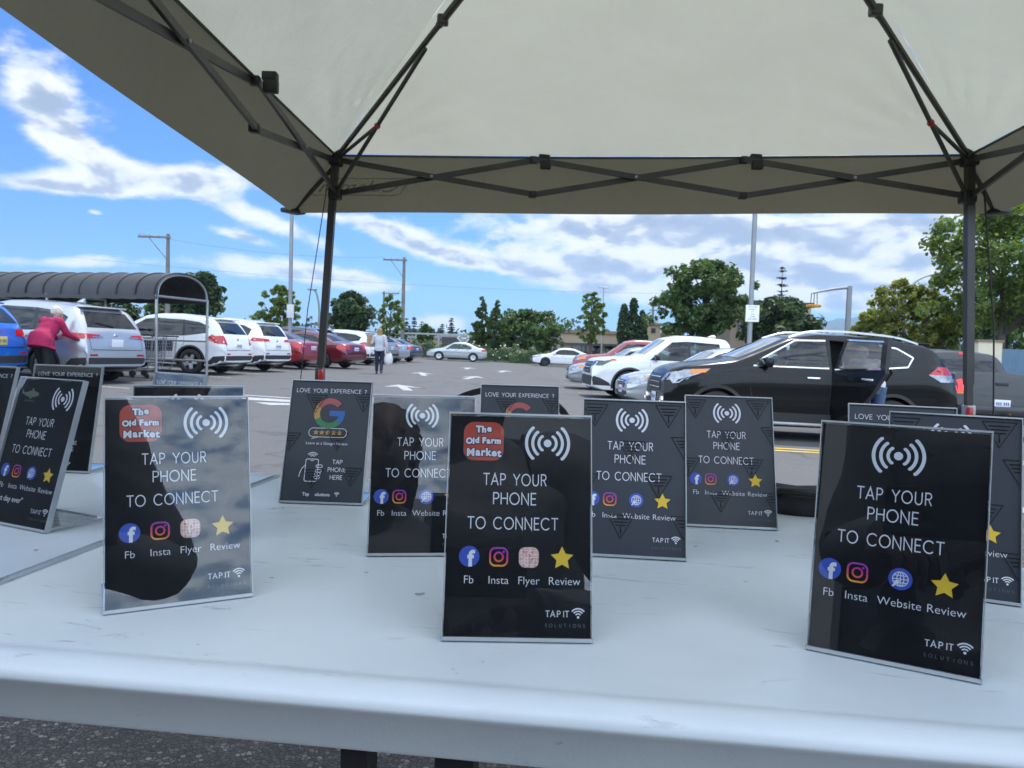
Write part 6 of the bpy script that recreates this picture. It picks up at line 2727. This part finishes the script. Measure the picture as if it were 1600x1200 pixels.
# cream wall and blue fence at right
a, b = gpt(1520, 27), gpt(1557, 27)
cw = thing('cream_wall', 'cream coloured wall panel behind the grey pickup cab', 'wall', ((a.x + b.x) / 2, 27, gz(14)))
zt = zat(a, 534) - gz(14)
k = MB()
k.box((0, 0, zt / 2), (b.x - a.x, .25, zt))
k.build('panel', M['creamwall'], cw)
k = MB()
k.box((0, 0, zt + .04), (b.x - a.x + .1, .32, .08))
k.build('capping', M['brownwall'], cw)
a, b = gpt(1556, 31), gpt(1700, 31)
bf = thing('blue_fence', 'blue corrugated fence at the right photo edge', 'fence', ((a.x + b.x) / 2, 31, gz(14)))
zt = zat(a, 545) - gz(14)
k = MB()
L = b.x - a.x
rings = [[V((-L / 2 + L * i / 90, .03 * (i % 2), 0)), V((-L / 2 + L * i / 90, .03 * (i % 2), zt))] for i in range(91)]
k.loft(rings, False, 0, False)
k.build('panel', M['bluefence'], bf)
for i in range(5):
    k = MB()
    k.box((-L / 2 + L * i / 4, .1, zt / 2), (.1, .1, zt))
    k.build('post', M['galv'], bf)

# mountains
k = MB()
rg = random.Random(3)
D0 = 5200
prof = [(1180, 512), (1225, 508), (1262, 502), (1300, 500), (1340, 496), (1370, 488), (1398, 484), (1425, 489), (1470, 494), (1540, 488), (1590, 494), (1640, 484), (1750, 470), (1900, 490)]
rings = []
N_ = 90
for i in range(N_ + 1):
    px = 1180 + 720 * i / N_
    py = lerp_poly(prof, px) + 1.5 * sin(px * .21) + rg.uniform(-.6, .6)
    top = CAM + ray(px, py) * D0
    rings.append([V((top.x, D0 - 900, -30)), V((top.x * .97, D0 - 500, top.z * .35 + rg.uniform(-12, 12))), V((top.x, D0 - 200 + rg.uniform(-60, 60), top.z * .75 + rg.uniform(-14, 14))), top, V((top.x, D0 + 1200, -30))])
k.loft(rings, False, 0, False)
kind(k.build('hills', pmat('forested_hill', (.03, .05, .035), .95, var=.4, vscale=.004), None, 60))
# ------------------------------------------------------------------ people
M['skin'] = pmat('skin', (.48, .29, .21), .55, var=.08, vscale=20)
M['skindark'] = pmat('deep_brown_skin', (.085, .045, .032), .55, var=.08, vscale=20)
M['hairwhite'] = pmat('white_hair', (.66, .63, .56), .7, var=.15, vscale=30, bump=.6, bscale=60)
M['hairblond'] = pmat('blond_hair', (.36, .22, .10), .6, var=.3, vscale=30, bump=.6, bscale=60)
M['hairdark'] = pmat('dark_hair', (.025, .018, .013), .6, var=.3, vscale=30, bump=.6, bscale=60)
M['magenta'] = pmat('magenta_wool', (.34, .011, .07), .85, var=.16, vscale=9, bump=.4, bscale=30)
M['navy'] = pmat('navy_cloth', (.012, .016, .04), .8, var=.25, vscale=12, bump=.3)
M['blackcloth'] = pmat('black_cloth', (.008, .008, .010), .8, var=.25, vscale=12, bump=.3)
M['greytop'] = pmat('grey_knit', (.45, .46, .50), .85, var=.12, vscale=12, bump=.4, bscale=25)
M['jeans'] = pmat('blue_denim', (.07, .115, .22), .8, var=.25, vscale=14, bump=.3)
M['whitecloth'] = pmat('white_cloth', (.62, .63, .64), .8, var=.06, vscale=10, bump=.3, bscale=20)
M['lips'] = pmat('lips', (.36, .17, .13), .5, var=.05)
M['eye'] = pmat('eye', (.02, .015, .012), .2)
M['jacket'] = pmat('dark_jacket', (.085, .095, .12), .65, var=.25, vscale=10, bump=.5, bscale=18)


def skin_mesh(pts, edges, mat_, name, sub=1):
    """pts: list of (pos, rx, ry); first is the root"""
    me = bpy.data.meshes.new(name)
    me.from_pydata([tuple(p[0]) for p in pts], edges, [])
    o = bpy.data.objects.new(name, me)
    COL.objects.link(o)
    md = o.modifiers.new('skin', 'SKIN')
    md.use_smooth_shade = True
    md.branch_smoothing = .6
    for i, p in enumerate(pts):
        sv = me.skin_vertices[0].data[i]
        sv.radius = (p[1], p[2] if len(p) > 2 else p[1])
        sv.use_root = (i == 0)
    s = o.modifiers.new('sub', 'SUBSURF')
    s.levels = sub
    s.render_levels = sub
    r = evaluated(o)
    r.name = name
    r.materials.clear()
    r.materials.append(mat_)
    r.polygons.foreach_set('use_smooth', [True] * len(r.polygons))
    return r


def merge(me, mb, mats):
    """append builder geometry to an evaluated mesh so that a body stays one mesh"""
    k = MB()
    k.add([v.co for v in me.vertices], [tuple(p.vertices) for p in me.polygons], 0)
    o = len(k.v)
    for f, m in zip(mb.f, mb.m):
        k.f.append([i + o for i in f])
        k.m.append(m)
    k.v += mb.v
    r = k.mesh(me.name, mats)
    r.polygons.foreach_set('use_smooth', [True] * len(r.polygons))
    return r


def person(label, loc, face, J, top, legs, hair, hairlen, shoe, grp=None, hem=None, topmat=None, bulk=1.0, skin=None):
    """J: joints in (forward, left, up); face: world angle the person faces"""
    root = thing('person', label, 'person', loc, face, grp)
    skin = skin or M['skin']
    P_ = {k: V(v) for k, v in J.items()}
    pts, ed = [], []
    idx = {}

    def pt(n, p, rx, ry=None):
        idx[n] = len(pts)
        pts.append((p, rx, ry or rx))
        return idx[n]

    def ln(a, b):
        ed.append((idx[a], idx[b]))
    pt('pelvis', P_['pelvis'], .12, .10)
    pt('waist', P_['pelvis'].lerp(P_['chest'], .5), .10, .085)
    pt('chest', P_['chest'], .11, .09)
    pt('neck', P_['neck'], .052)
    hd = P_['head']
    nd = (hd - P_['neck']).normalized()
    pt('skull', hd - nd * .05, .062)
    for a, b in (('pelvis', 'waist'), ('waist', 'chest'), ('chest', 'neck'), ('neck', 'skull')):
        ln(a, b)
    for s, sg in (('l', 1), ('r', -1)):
        pt('sh' + s, P_['sh' + s], .045)
        pt('el' + s, P_['el' + s], .043)
        pt('wr' + s, P_['wr' + s], .028)
        d = (P_['wr' + s] - P_['el' + s]).normalized()
        hdir = (d + V((0, 0, -.25))).normalized()
        palm = P_['wr' + s] + hdir * .065
        pt('pm' + s, palm, .030, .018)
        ln('chest', 'sh' + s)
        ln('sh' + s, 'el' + s)
        ln('el' + s, 'wr' + s)
        ln('wr' + s, 'pm' + s)
        pt('hip' + s, P_['hip' + s], .095)
        pt('kn' + s, P_['kn' + s], .058)
        pt('cf' + s, P_['kn' + s].lerp(P_['an' + s], .35), .056)
        pt('an' + s, P_['an' + s], .036)
        pt('toe' + s, P_['an' + s] + V((.15, 0, -.055)), .034, .026)
        ln('pelvis', 'hip' + s)
        ln('hip' + s, 'kn' + s)
        ln('kn' + s, 'cf' + s)
        ln('cf' + s, 'an' + s)
        ln('an' + s, 'toe' + s)
    body = skin_mesh(pts, ed, skin, 'body', 2)
    # head, face and fingers grown onto the same mesh
    k = MB()
    fw = V((1, 0, 0))
    k.ell(hd + V((.0, 0, .02)), (.098, .078, .118), 0, 20, 14)
    k.ell(hd + V((.035, 0, -.045)), (.066, .060, .072), 0, 16, 10)
    k.ell(hd + V((.102, 0, -.012)), (.022, .014, .026), 0, 8, 6)
    for sg in (1, -1):
        k.ell(hd + V((-.005, sg * .080, -.005)), (.026, .011, .034), 0, 10, 6)
        k.ell(hd + V((.086, sg * .032, .022)), (.009, .014, .008), 1, 8, 6)
    k.ell(hd + V((.092, 0, -.060)), (.010, .026, .008), 2, 8, 6)
    for s, sg in (('l', 1), ('r', -1)):
        d = (P_['wr' + s] - P_['el' + s]).normalized()
        hdir = (d + V((0, 0, -.25))).normalized()
        side = hdir.cross(V((0, 0, 1))).normalized()
        dn = side.cross(hdir).normalized()
        if dn.z > 0:
            dn = -dn
        palm = P_['wr' + s] + hdir * .065
        for i, (off, ln_) in enumerate(((-.027, .066), (-.009, .074), (.009, .070), (.026, .055))):
            b = palm + side * off + hdir * .018
            m1 = b + hdir * ln_ * .45 + dn * .008
            m2 = m1 + (hdir * .5 + dn * .9).normalized() * ln_ * .35
            m3 = m2 + (dn - hdir * .35).normalized() * ln_ * .28
            k.tube([b, m1, m2, m3], [.0095, .009, .008, .006], 7, 0)
        b = palm - side * sg * .026 - hdir * .022
        k.tube([b, b - side * sg * .026 + hdir * .018 + dn * .012, b - side * sg * .026 + hdir * .045 + dn * .022], [.011, .010, .007], 7, 0)
    body = merge(body, k, [skin, M['eye'], skin])
    link('body', body, root)
    # hair
    k = MB()
    rg = random.Random(len(label))
    k.ell(hd + V((-.018, 0, .038)), (.105, .092, .112), 0, 22, 14)
    for i in range(150):
        a = rg.uniform(0, 6.28)
        e = rg.uniform(-.35, 1.45)
        p = hd + V((-.03 + .098 * cos(a) * cos(e), .090 * sin(a) * cos(e), .035 + .108 * sin(e)))
        if p.x > hd.x + .045 and p.z < hd.z + .09:
            continue
        k.ell(p, (.017, .017, .015), 0, 7, 4)
    if hairlen > 0:
        k.loft([[hd + V((-.02 - .085 * cos(a) * w, .088 * sin(a) * w, z)) for a in [R_(-95 + 190 * j / 12) for j in range(13)]] for z, w in ((.06, .9), (.0, 1.06), (-.08, 1.05), (-.08 - hairlen, .8))], False, 0, False)
    k.build('hair', hair, root, 70)
    # trousers: waist-to-crotch loft and two tapering legs in one mesh
    up = V((0, 0, 1))

    def rings_of(ps, n=20):
        out = []
        for m in range(len(ps)):
            p, rx, ry, d = ps[m]
            lf = V((0, 1, 0))
            fw_ = lf.cross(d).normalized()
            ring = []
            for q in range(n):
                a = 2 * pi * q / n
                w = 1 + .035 * sin(3 * a + m * 1.7) + .02 * sin(7 * a + m)
                ring.append(p + lf * (rx * cos(a) * w) + fw_ * (ry * sin(a) * w))
            out.append(ring)
        return out

    def spline(ps, rs, k_=5):
        P2, R2 = [], []
        for m in range(len(ps) - 1):
            a, b = ps[m], ps[m + 1]
            pa = ps[m - 1] if m else a + (a - b)
            pb = ps[m + 2] if m + 2 < len(ps) else b + (b - a)
            for q in range(k_):
                t_ = q / k_
                P2.append(.5 * ((2 * a) + (b - pa) * t_ + (2 * pa - 5 * a + 4 * b - pb) * t_ ** 2 + (3 * a - pa - 3 * b + pb) * t_ ** 3))
                R2.append((rs[m] + (rs[m + 1] - rs[m]) * t_) * (1 + .03 * sin(q * 2.3 + m)))
        return P2 + [ps[-1]], R2 + [rs[-1]]
    sd = (P_['chest'] - P_['pelvis']).normalized()
    k = MB()
    pz = P_['pelvis']
    k.loft(rings_of([(pz + sd * .10, .155, .115, sd), (pz + sd * .02, .175, .135, sd), (pz - up * .07, .178, .135, (sd + up).normalized()), (pz - up * .13, .12, .10, up)]))
    for s in 'lr':
        ps, rs = spline([P_['hip' + s] + up * .02, P_['hip' + s].lerp(P_['kn' + s], .5), P_['kn' + s], P_['kn' + s].lerp(P_['an' + s], .5), P_['an' + s] + up * .01], [.105, .088, .070, .062, .055])
        k.tube(ps, rs, 14)
    k.build('trousers', legs, root, 70)
    # top: body loft from hem to collar with two sleeves, one mesh
    hm = hem or (.06, .185, .145)
    k = MB()
    nk = (P_['neck'] - P_['chest']).normalized()
    shz = (P_['shl'] + P_['shr']) / 2
    hemc = pz - up * hm[0]
    row = [(hemc, hm[1], hm[2], (sd + up * 1.5).normalized()), (pz + sd * .02, max(.185 * bulk, hm[1] * .92), max(.15 * bulk, hm[2] * .9), sd), (pz.lerp(P_['chest'], .5), .165 * bulk, .132 * bulk, sd), (P_['chest'], .182 * bulk, .138 * bulk, sd),
           (P_['chest'].lerp(shz, .7), .175 * bulk, .12 * bulk, nk), (shz + nk * .045, .135, .085, nk), (shz.lerp(P_['neck'], .85) + nk * .02, .070, .066, nk), (P_['neck'] + nk * .015, .064, .062, nk)]
    dense = []
    for m in range(len(row) - 1):
        a, b = row[m], row[m + 1]
        for q in range(3):
            t_ = q / 3
            dense.append((a[0].lerp(b[0], t_), a[1] + (b[1] - a[1]) * t_, a[2] + (b[2] - a[2]) * t_, a[3].lerp(b[3], t_).normalized()))
    k.loft(rings_of(dense + [row[-1]], 24))
    for s in 'lr':
        ps, rs = spline([shz.lerp(P_['sh' + s], .55), P_['sh' + s], P_['sh' + s].lerp(P_['el' + s], .5), P_['el' + s], P_['el' + s].lerp(P_['wr' + s], .5), P_['wr' + s] - (P_['wr' + s] - P_['el' + s]).normalized() * .015], [.085 * bulk ** .5, .082 * bulk ** .5, .066 * bulk ** .5, .058 * bulk ** .5, .050 * bulk ** .5, .043])
        k.tube(ps, rs, 14)
    k.build('top', top, root, 70)
    # shoes
    for s in 'lr':
        k = MB()
        a = P_['an' + s]
        rings = []
        for x, w, h in ((-.07, .03, .06), (-.05, .042, .085), (0, .045, .09), (.07, .048, .065), (.14, .045, .045), (.18, .022, .03)):
            rings.append([V((a.x + x, a.y + w * cos(q), (a.z - .08) + .0 + h * max(0, sin(q)) if sin(q) > 0 else (a.z - .08))) for q in [2 * pi * j / 12 for j in range(12)]])
        k.loft(rings, True)
        k.build('shoe', shoe, root, 50)
    return root


def stand(h=1.65, **k):
    s = h / 1.65
    J = dict(pelvis=(0, 0, .90), chest=(.0, 0, 1.22), neck=(.0, 0, 1.40), head=(.02, 0, 1.53), shl=(0, .17, 1.34), shr=(0, -.17, 1.34), ell=(-.02, .24, 1.07), elr=(-.02, -.24, 1.07),
             wrl=(.08, .26, .84), wrr=(.08, -.26, .84), hipl=(0, .09, .86), hipr=(0, -.09, .86), knl=(.02, .10, .48), knr=(.02, -.10, .48), anl=(-.02, .10, .08), anr=(-.02, -.10, .08))
    J.update(k)
    return {a: (b[0] * s, b[1] * s, b[2] * s) for a, b in J.items()}


# elderly woman in magenta, bent over a red walking frame
g = gpt(68, 14.9)
fa = R_(78)
J = stand(1.60, pelvis=(-.06, 0, .92), chest=(.16, 0, 1.17), neck=(.30, 0, 1.32), head=(.36, 0, 1.45), shl=(.20, .18, 1.28), shr=(.20, -.18, 1.28), ell=(.36, .24, 1.06), elr=(.34, -.25, 1.05), wrl=(.62, .25, .94), wrr=(.60, -.26, .94),
          hipl=(-.06, .10, .88), hipr=(-.06, -.10, .88), knl=(.06, .11, .47), knr=(-.03, -.11, .48), anl=(.06, .11, .08), anr=(-.14, -.11, .08))
person('white-haired person in a long magenta cardigan bent over a red walking frame', g, fa, J, M['magenta'], M['blackcloth'], M['hairwhite'], 0, M['black'], hem=(.17, .265, .235), bulk=1.18)
wk = thing('walking_frame', 'red four-wheeled walking frame pushed by the person in magenta', 'walker', (g.x + cos(fa) * .66, g.y + sin(fa) * .66, g.z), fa)
M['redmetal'] = pmat('red_metal', (.55, .02, .025), .3, .2, coat=.5, var=.08)
for s in (1, -1):
    k = MB()
    k.tube([(-.12, s * .26, .90), (.0, s * .26, .89), (.05, s * .26, .84), (.02, s * .26, .45), (-.18, s * .27, .12)], .017, 10)
    k.tube([(.04, s * .26, .60), (.30, s * .25, .14)], .016, 10)
    k.tube([(-.08, s * .265, .32), (.20, s * .255, .32)], .012, 8)
    k.build('frame', M['redmetal'], wk, 40)
    k = MB()
    k.tube([(-.14, s * .26, .902), (-.01, s * .26, .895)], .024, 10)
    k.build('grip', M['black'], wk, 40)
    for x in (-.19, .31):
        k = MB()
        k.lathe([(.04, -.016), (.09, -.018), (.095, 0), (.09, .018), (.04, .016)], 20, 0, Matrix.Translation((x, s * .26, .095)) @ Matrix.Rotation(pi / 2, 4, 'X'))
        k.lathe([(.001, -.012), (.045, -.012), (.045, .012), (.001, .012)], 14, 0, Matrix.Translation((x, s * .26, .095)) @ Matrix.Rotation(pi / 2, 4, 'X'))
        k.build('wheel', M['rubber'], wk, 40)
k = MB()
k.rbox((.05, 0, .55), (.26, .48, .04), .015)
k.build('seat', M['black'], wk, 40)
k = MB()
k.rbox((.12, 0, .40), (.2, .40, .2), .03)
k.build('bag', M['black'], wk, 40)
k = MB()
k.box((-.02, 0, .42), (.02, .1, .04))
k.build('reflector', M['redmetal'], wk)

# woman walking away with shopping
g = gpt(592, 28.3)
fa = R_(96)
J = stand(1.66, knl=(.06, .09, .48), anl=(.10, .09, .08), knr=(.04, -.09, .49), anr=(-.16, -.09, .11), ell=(.03, .27, 1.10), wrl=(.20, .22, 1.12), elr=(-.05, -.25, 1.06), wrr=(-.02, -.28, .82))
person('blond person in a pale grey top and navy trousers walking away with a paper bag', g, fa, J, M['greytop'], M['navy'], M['hairblond'], .08, M['black'])
M['kraft'] = pmat('brown_paper', (.34, .22, .13), .85, var=.12, vscale=10, bump=.3, bscale=14)


def pw(f, l, u):
    return (g.x + cos(fa) * f - sin(fa) * l, g.y + sin(fa) * f + cos(fa) * l, g.z + u)


t = thing('paper_bag', 'brown paper grocery bag held on the left arm of the walking blond person', 'bag', pw(.16, .32, .98), fa)
k = MB()
k.loft([[V((x * w, y * w, z)) for x, y in ((-.09, -.15), (.09, -.15), (.09, .15), (-.09, .15))] for z, w in ((0, .95), (.2, 1.02), (.40, 1.0), (.42, .98))], True)
k.build('bag_body', M['kraft'], t)
t = thing('shopping_bag', 'pale bulging shopping bag hanging from the right hand of the walking blond person', 'bag', pw(.03, -.34, .36), fa)
k = MB()
rings = []
for z, w in ((0, .75), (.05, 1.0), (.2, 1.08), (.34, .85), (.40, .6)):
    rings.append([V((.11 * w * cos(a) * (1 + .1 * cos(3 * a)), .15 * w * sin(a) * (1 + .08 * sin(5 * a)), z)) for a in [2 * pi * j / 20 for j in range(20)]])
k.loft(rings, True)
k.build('bag_body', M['whitecloth'], t, 60)
k = MB()
for x in (-.04, .04):
    k.tube([(x, -.08, .37), (x * .5, -.03, .46), (x * .5, .03, .46), (x, .08, .37)], .008, 6)
k.build('handle', M['whitecloth'], t, 50)

# person leaning in at the open rear door of the black SUV
g = gpt(1357, 11.86)
fa = R_(88)
J = stand(1.68, pelvis=(-.05, 0, .93), chest=(.22, 0, 1.17), neck=(.36, 0, 1.28), head=(.44, 0, 1.37), shl=(.26, .18, 1.24), shr=(.26, -.18, 1.24), ell=(.44, .2, 1.02), elr=(.44, -.2, 1.02), wrl=(.64, .16, .95), wrr=(.64, -.16, .95),
          hipl=(-.05, .1, .89), hipr=(-.05, -.1, .89), knl=(.02, .1, .48), knr=(-.02, -.1, .48), anl=(-.02, .1, .08), anr=(-.06, -.1, .08))
person('person in blue jeans leaning into the black SUV behind its open rear door', g, fa, J, M['whitecloth'], M['jeans'], M['hairwhite'], 0, M['black'])

# ------------------------------------------------------------------ behind the camera: what the sign stands mirror
M['storewall'] = pmat('store_wall', (.05, .055, .06), .8, var=.2, vscale=1)
M['storetrim'] = pmat('store_trim', (.42, .47, .48), .5, var=.1)
sb = thing('store_front', 'dark store front behind the table, mirrored in the front right sign stand', 'building', (-4.5, -4.8, WALK))
k = MB()
k.box((-1.5, -2, 1.62), (14, 4, 3.24))
k.build('wall', M['storewall'], sb)
k = MB()
k.box((-2.2, 2.6, 2.05), (.3, 5.0, 4.1))
k.build('side_wing', M['storewall'], sb)
k = MB()
k.box((-1.5, -1.9, 3.36), (14.4, 4.4, .22))
k.build('roof', M['storetrim'], sb)
for x in (-6.5, -4.6, -2.7, -.9, .1, .7, 1.25, 2.3, 3.9, 5.2):
    k = MB()
    k.box((x, .07, 1.6), (.2, .14, 3.2))
    k.build('mullion', M['storetrim'], sb)
for x in (-5.5, -3.6, -1.8, -.1, 1.5, 3.1):
    k = MB()
    k.box((x, .02, 1.55), (1.2, .03, 2.2))
    k.build('window', M['shopglass'], sb)
bn = thing('sale_banner', 'pale window banner reading OYSTERS mirrored in the front right stand', 'banner', (-2.35, -4.70, WALK + 1.95), pi)
k = MB()
k.box((0, 0, 0), (.8, .012, 1.1))
k.build('sheet', pmat('banner_sheet', (.7, .72, .74), .7, var=.06), bn)
k = Flat()
k.add(text_geo('OYSTERS', .17, .006), 0, 0, .22)
for i in range(4):
    k.stroke([(-.32, .05 - .13 * i), (.32 - .1 * (i % 2), .05 - .13 * i)], .05, 0)
k.build('lettering', M['trim'], bn).location = (0, -.009, 0)
fa = R_(90)
px0 = (-.03, -.33, WALK)
ch = thing('stool', 'black stool under the person sitting behind the table', 'stool', (-.03, -.48, WALK), 0)
k = MB()
k.lathe([(.001, .66), (.17, .66), (.185, .675), (.185, .70), (.17, .715), (.001, .72)], 28)
k.build('seat', M['black'], ch, 40)
for a in range(4):
    k = MB()
    c_, s_ = cos(pi / 4 + a * pi / 2), sin(pi / 4 + a * pi / 2)
    k.tube([(.20 * c_, .20 * s_, 0), (.12 * c_, .12 * s_, .665)], .014, 8)
    k.build('leg', M['black'], ch, 40)
J = dict(pelvis=(-.14, 0, .82), chest=(-.05, 0, 1.13), neck=(.01, 0, 1.30), head=(.06, 0, 1.44), shl=(-.04, .19, 1.23), shr=(-.04, -.23, 1.23), ell=(-.02, .28, .92), elr=(-.02, -.39, .93), wrl=(.14, .11, .92), wrr=(.14, -.11, .92),
         hipl=(-.12, .10, .80), hipr=(-.12, -.10, .80), knl=(.22, .14, .52), knr=(.22, -.14, .52), anl=(.16, .14, .08), anr=(.16, -.14, .08))
person('person in a dark jacket seated behind the table, seen only mirrored in the stands', px0, fa, J, M['jacket'], M['blackcloth'], M['hairdark'], .10, M['black'], hem=(.06, .29, .22), bulk=1.25, skin=M['skindark'])
t = thing('phone', 'black phone held up by the seated person in the dark jacket', 'phone', (0, -.045, CZ))
k = MB()
k.rbox((0, 0, 0), (.15, .074, .008), .010, rot=Matrix.Rotation(pi / 2, 3, 'X'))
k.build('phone_body', M['black'], t, 40)

# ------------------------------------------------------------------ the air that fades the hills to blue
hm = bpy.data.materials.new('haze_air')
hm.use_nodes = True
t = NT(hm.node_tree)
t.n.clear()
o_ = t.node('ShaderNodeOutputMaterial')
pv = t.node('ShaderNodeVolumePrincipled')
pv.inputs['Color'].default_value = (.50, .72, 1.0, 1)
pv.inputs['Density'].default_value = .00013
pv.inputs['Anisotropy'].default_value = .1
t.l.new(pv.outputs[0], o_.inputs['Volume'])
k = MB()
k.box((0, 3300, 182), (7800, 6800, 430))
hz = k.build('haze', hm)
tag(kind(hz, 'stuff'), 'thin blue air between the lot and the far hills', 'haze')
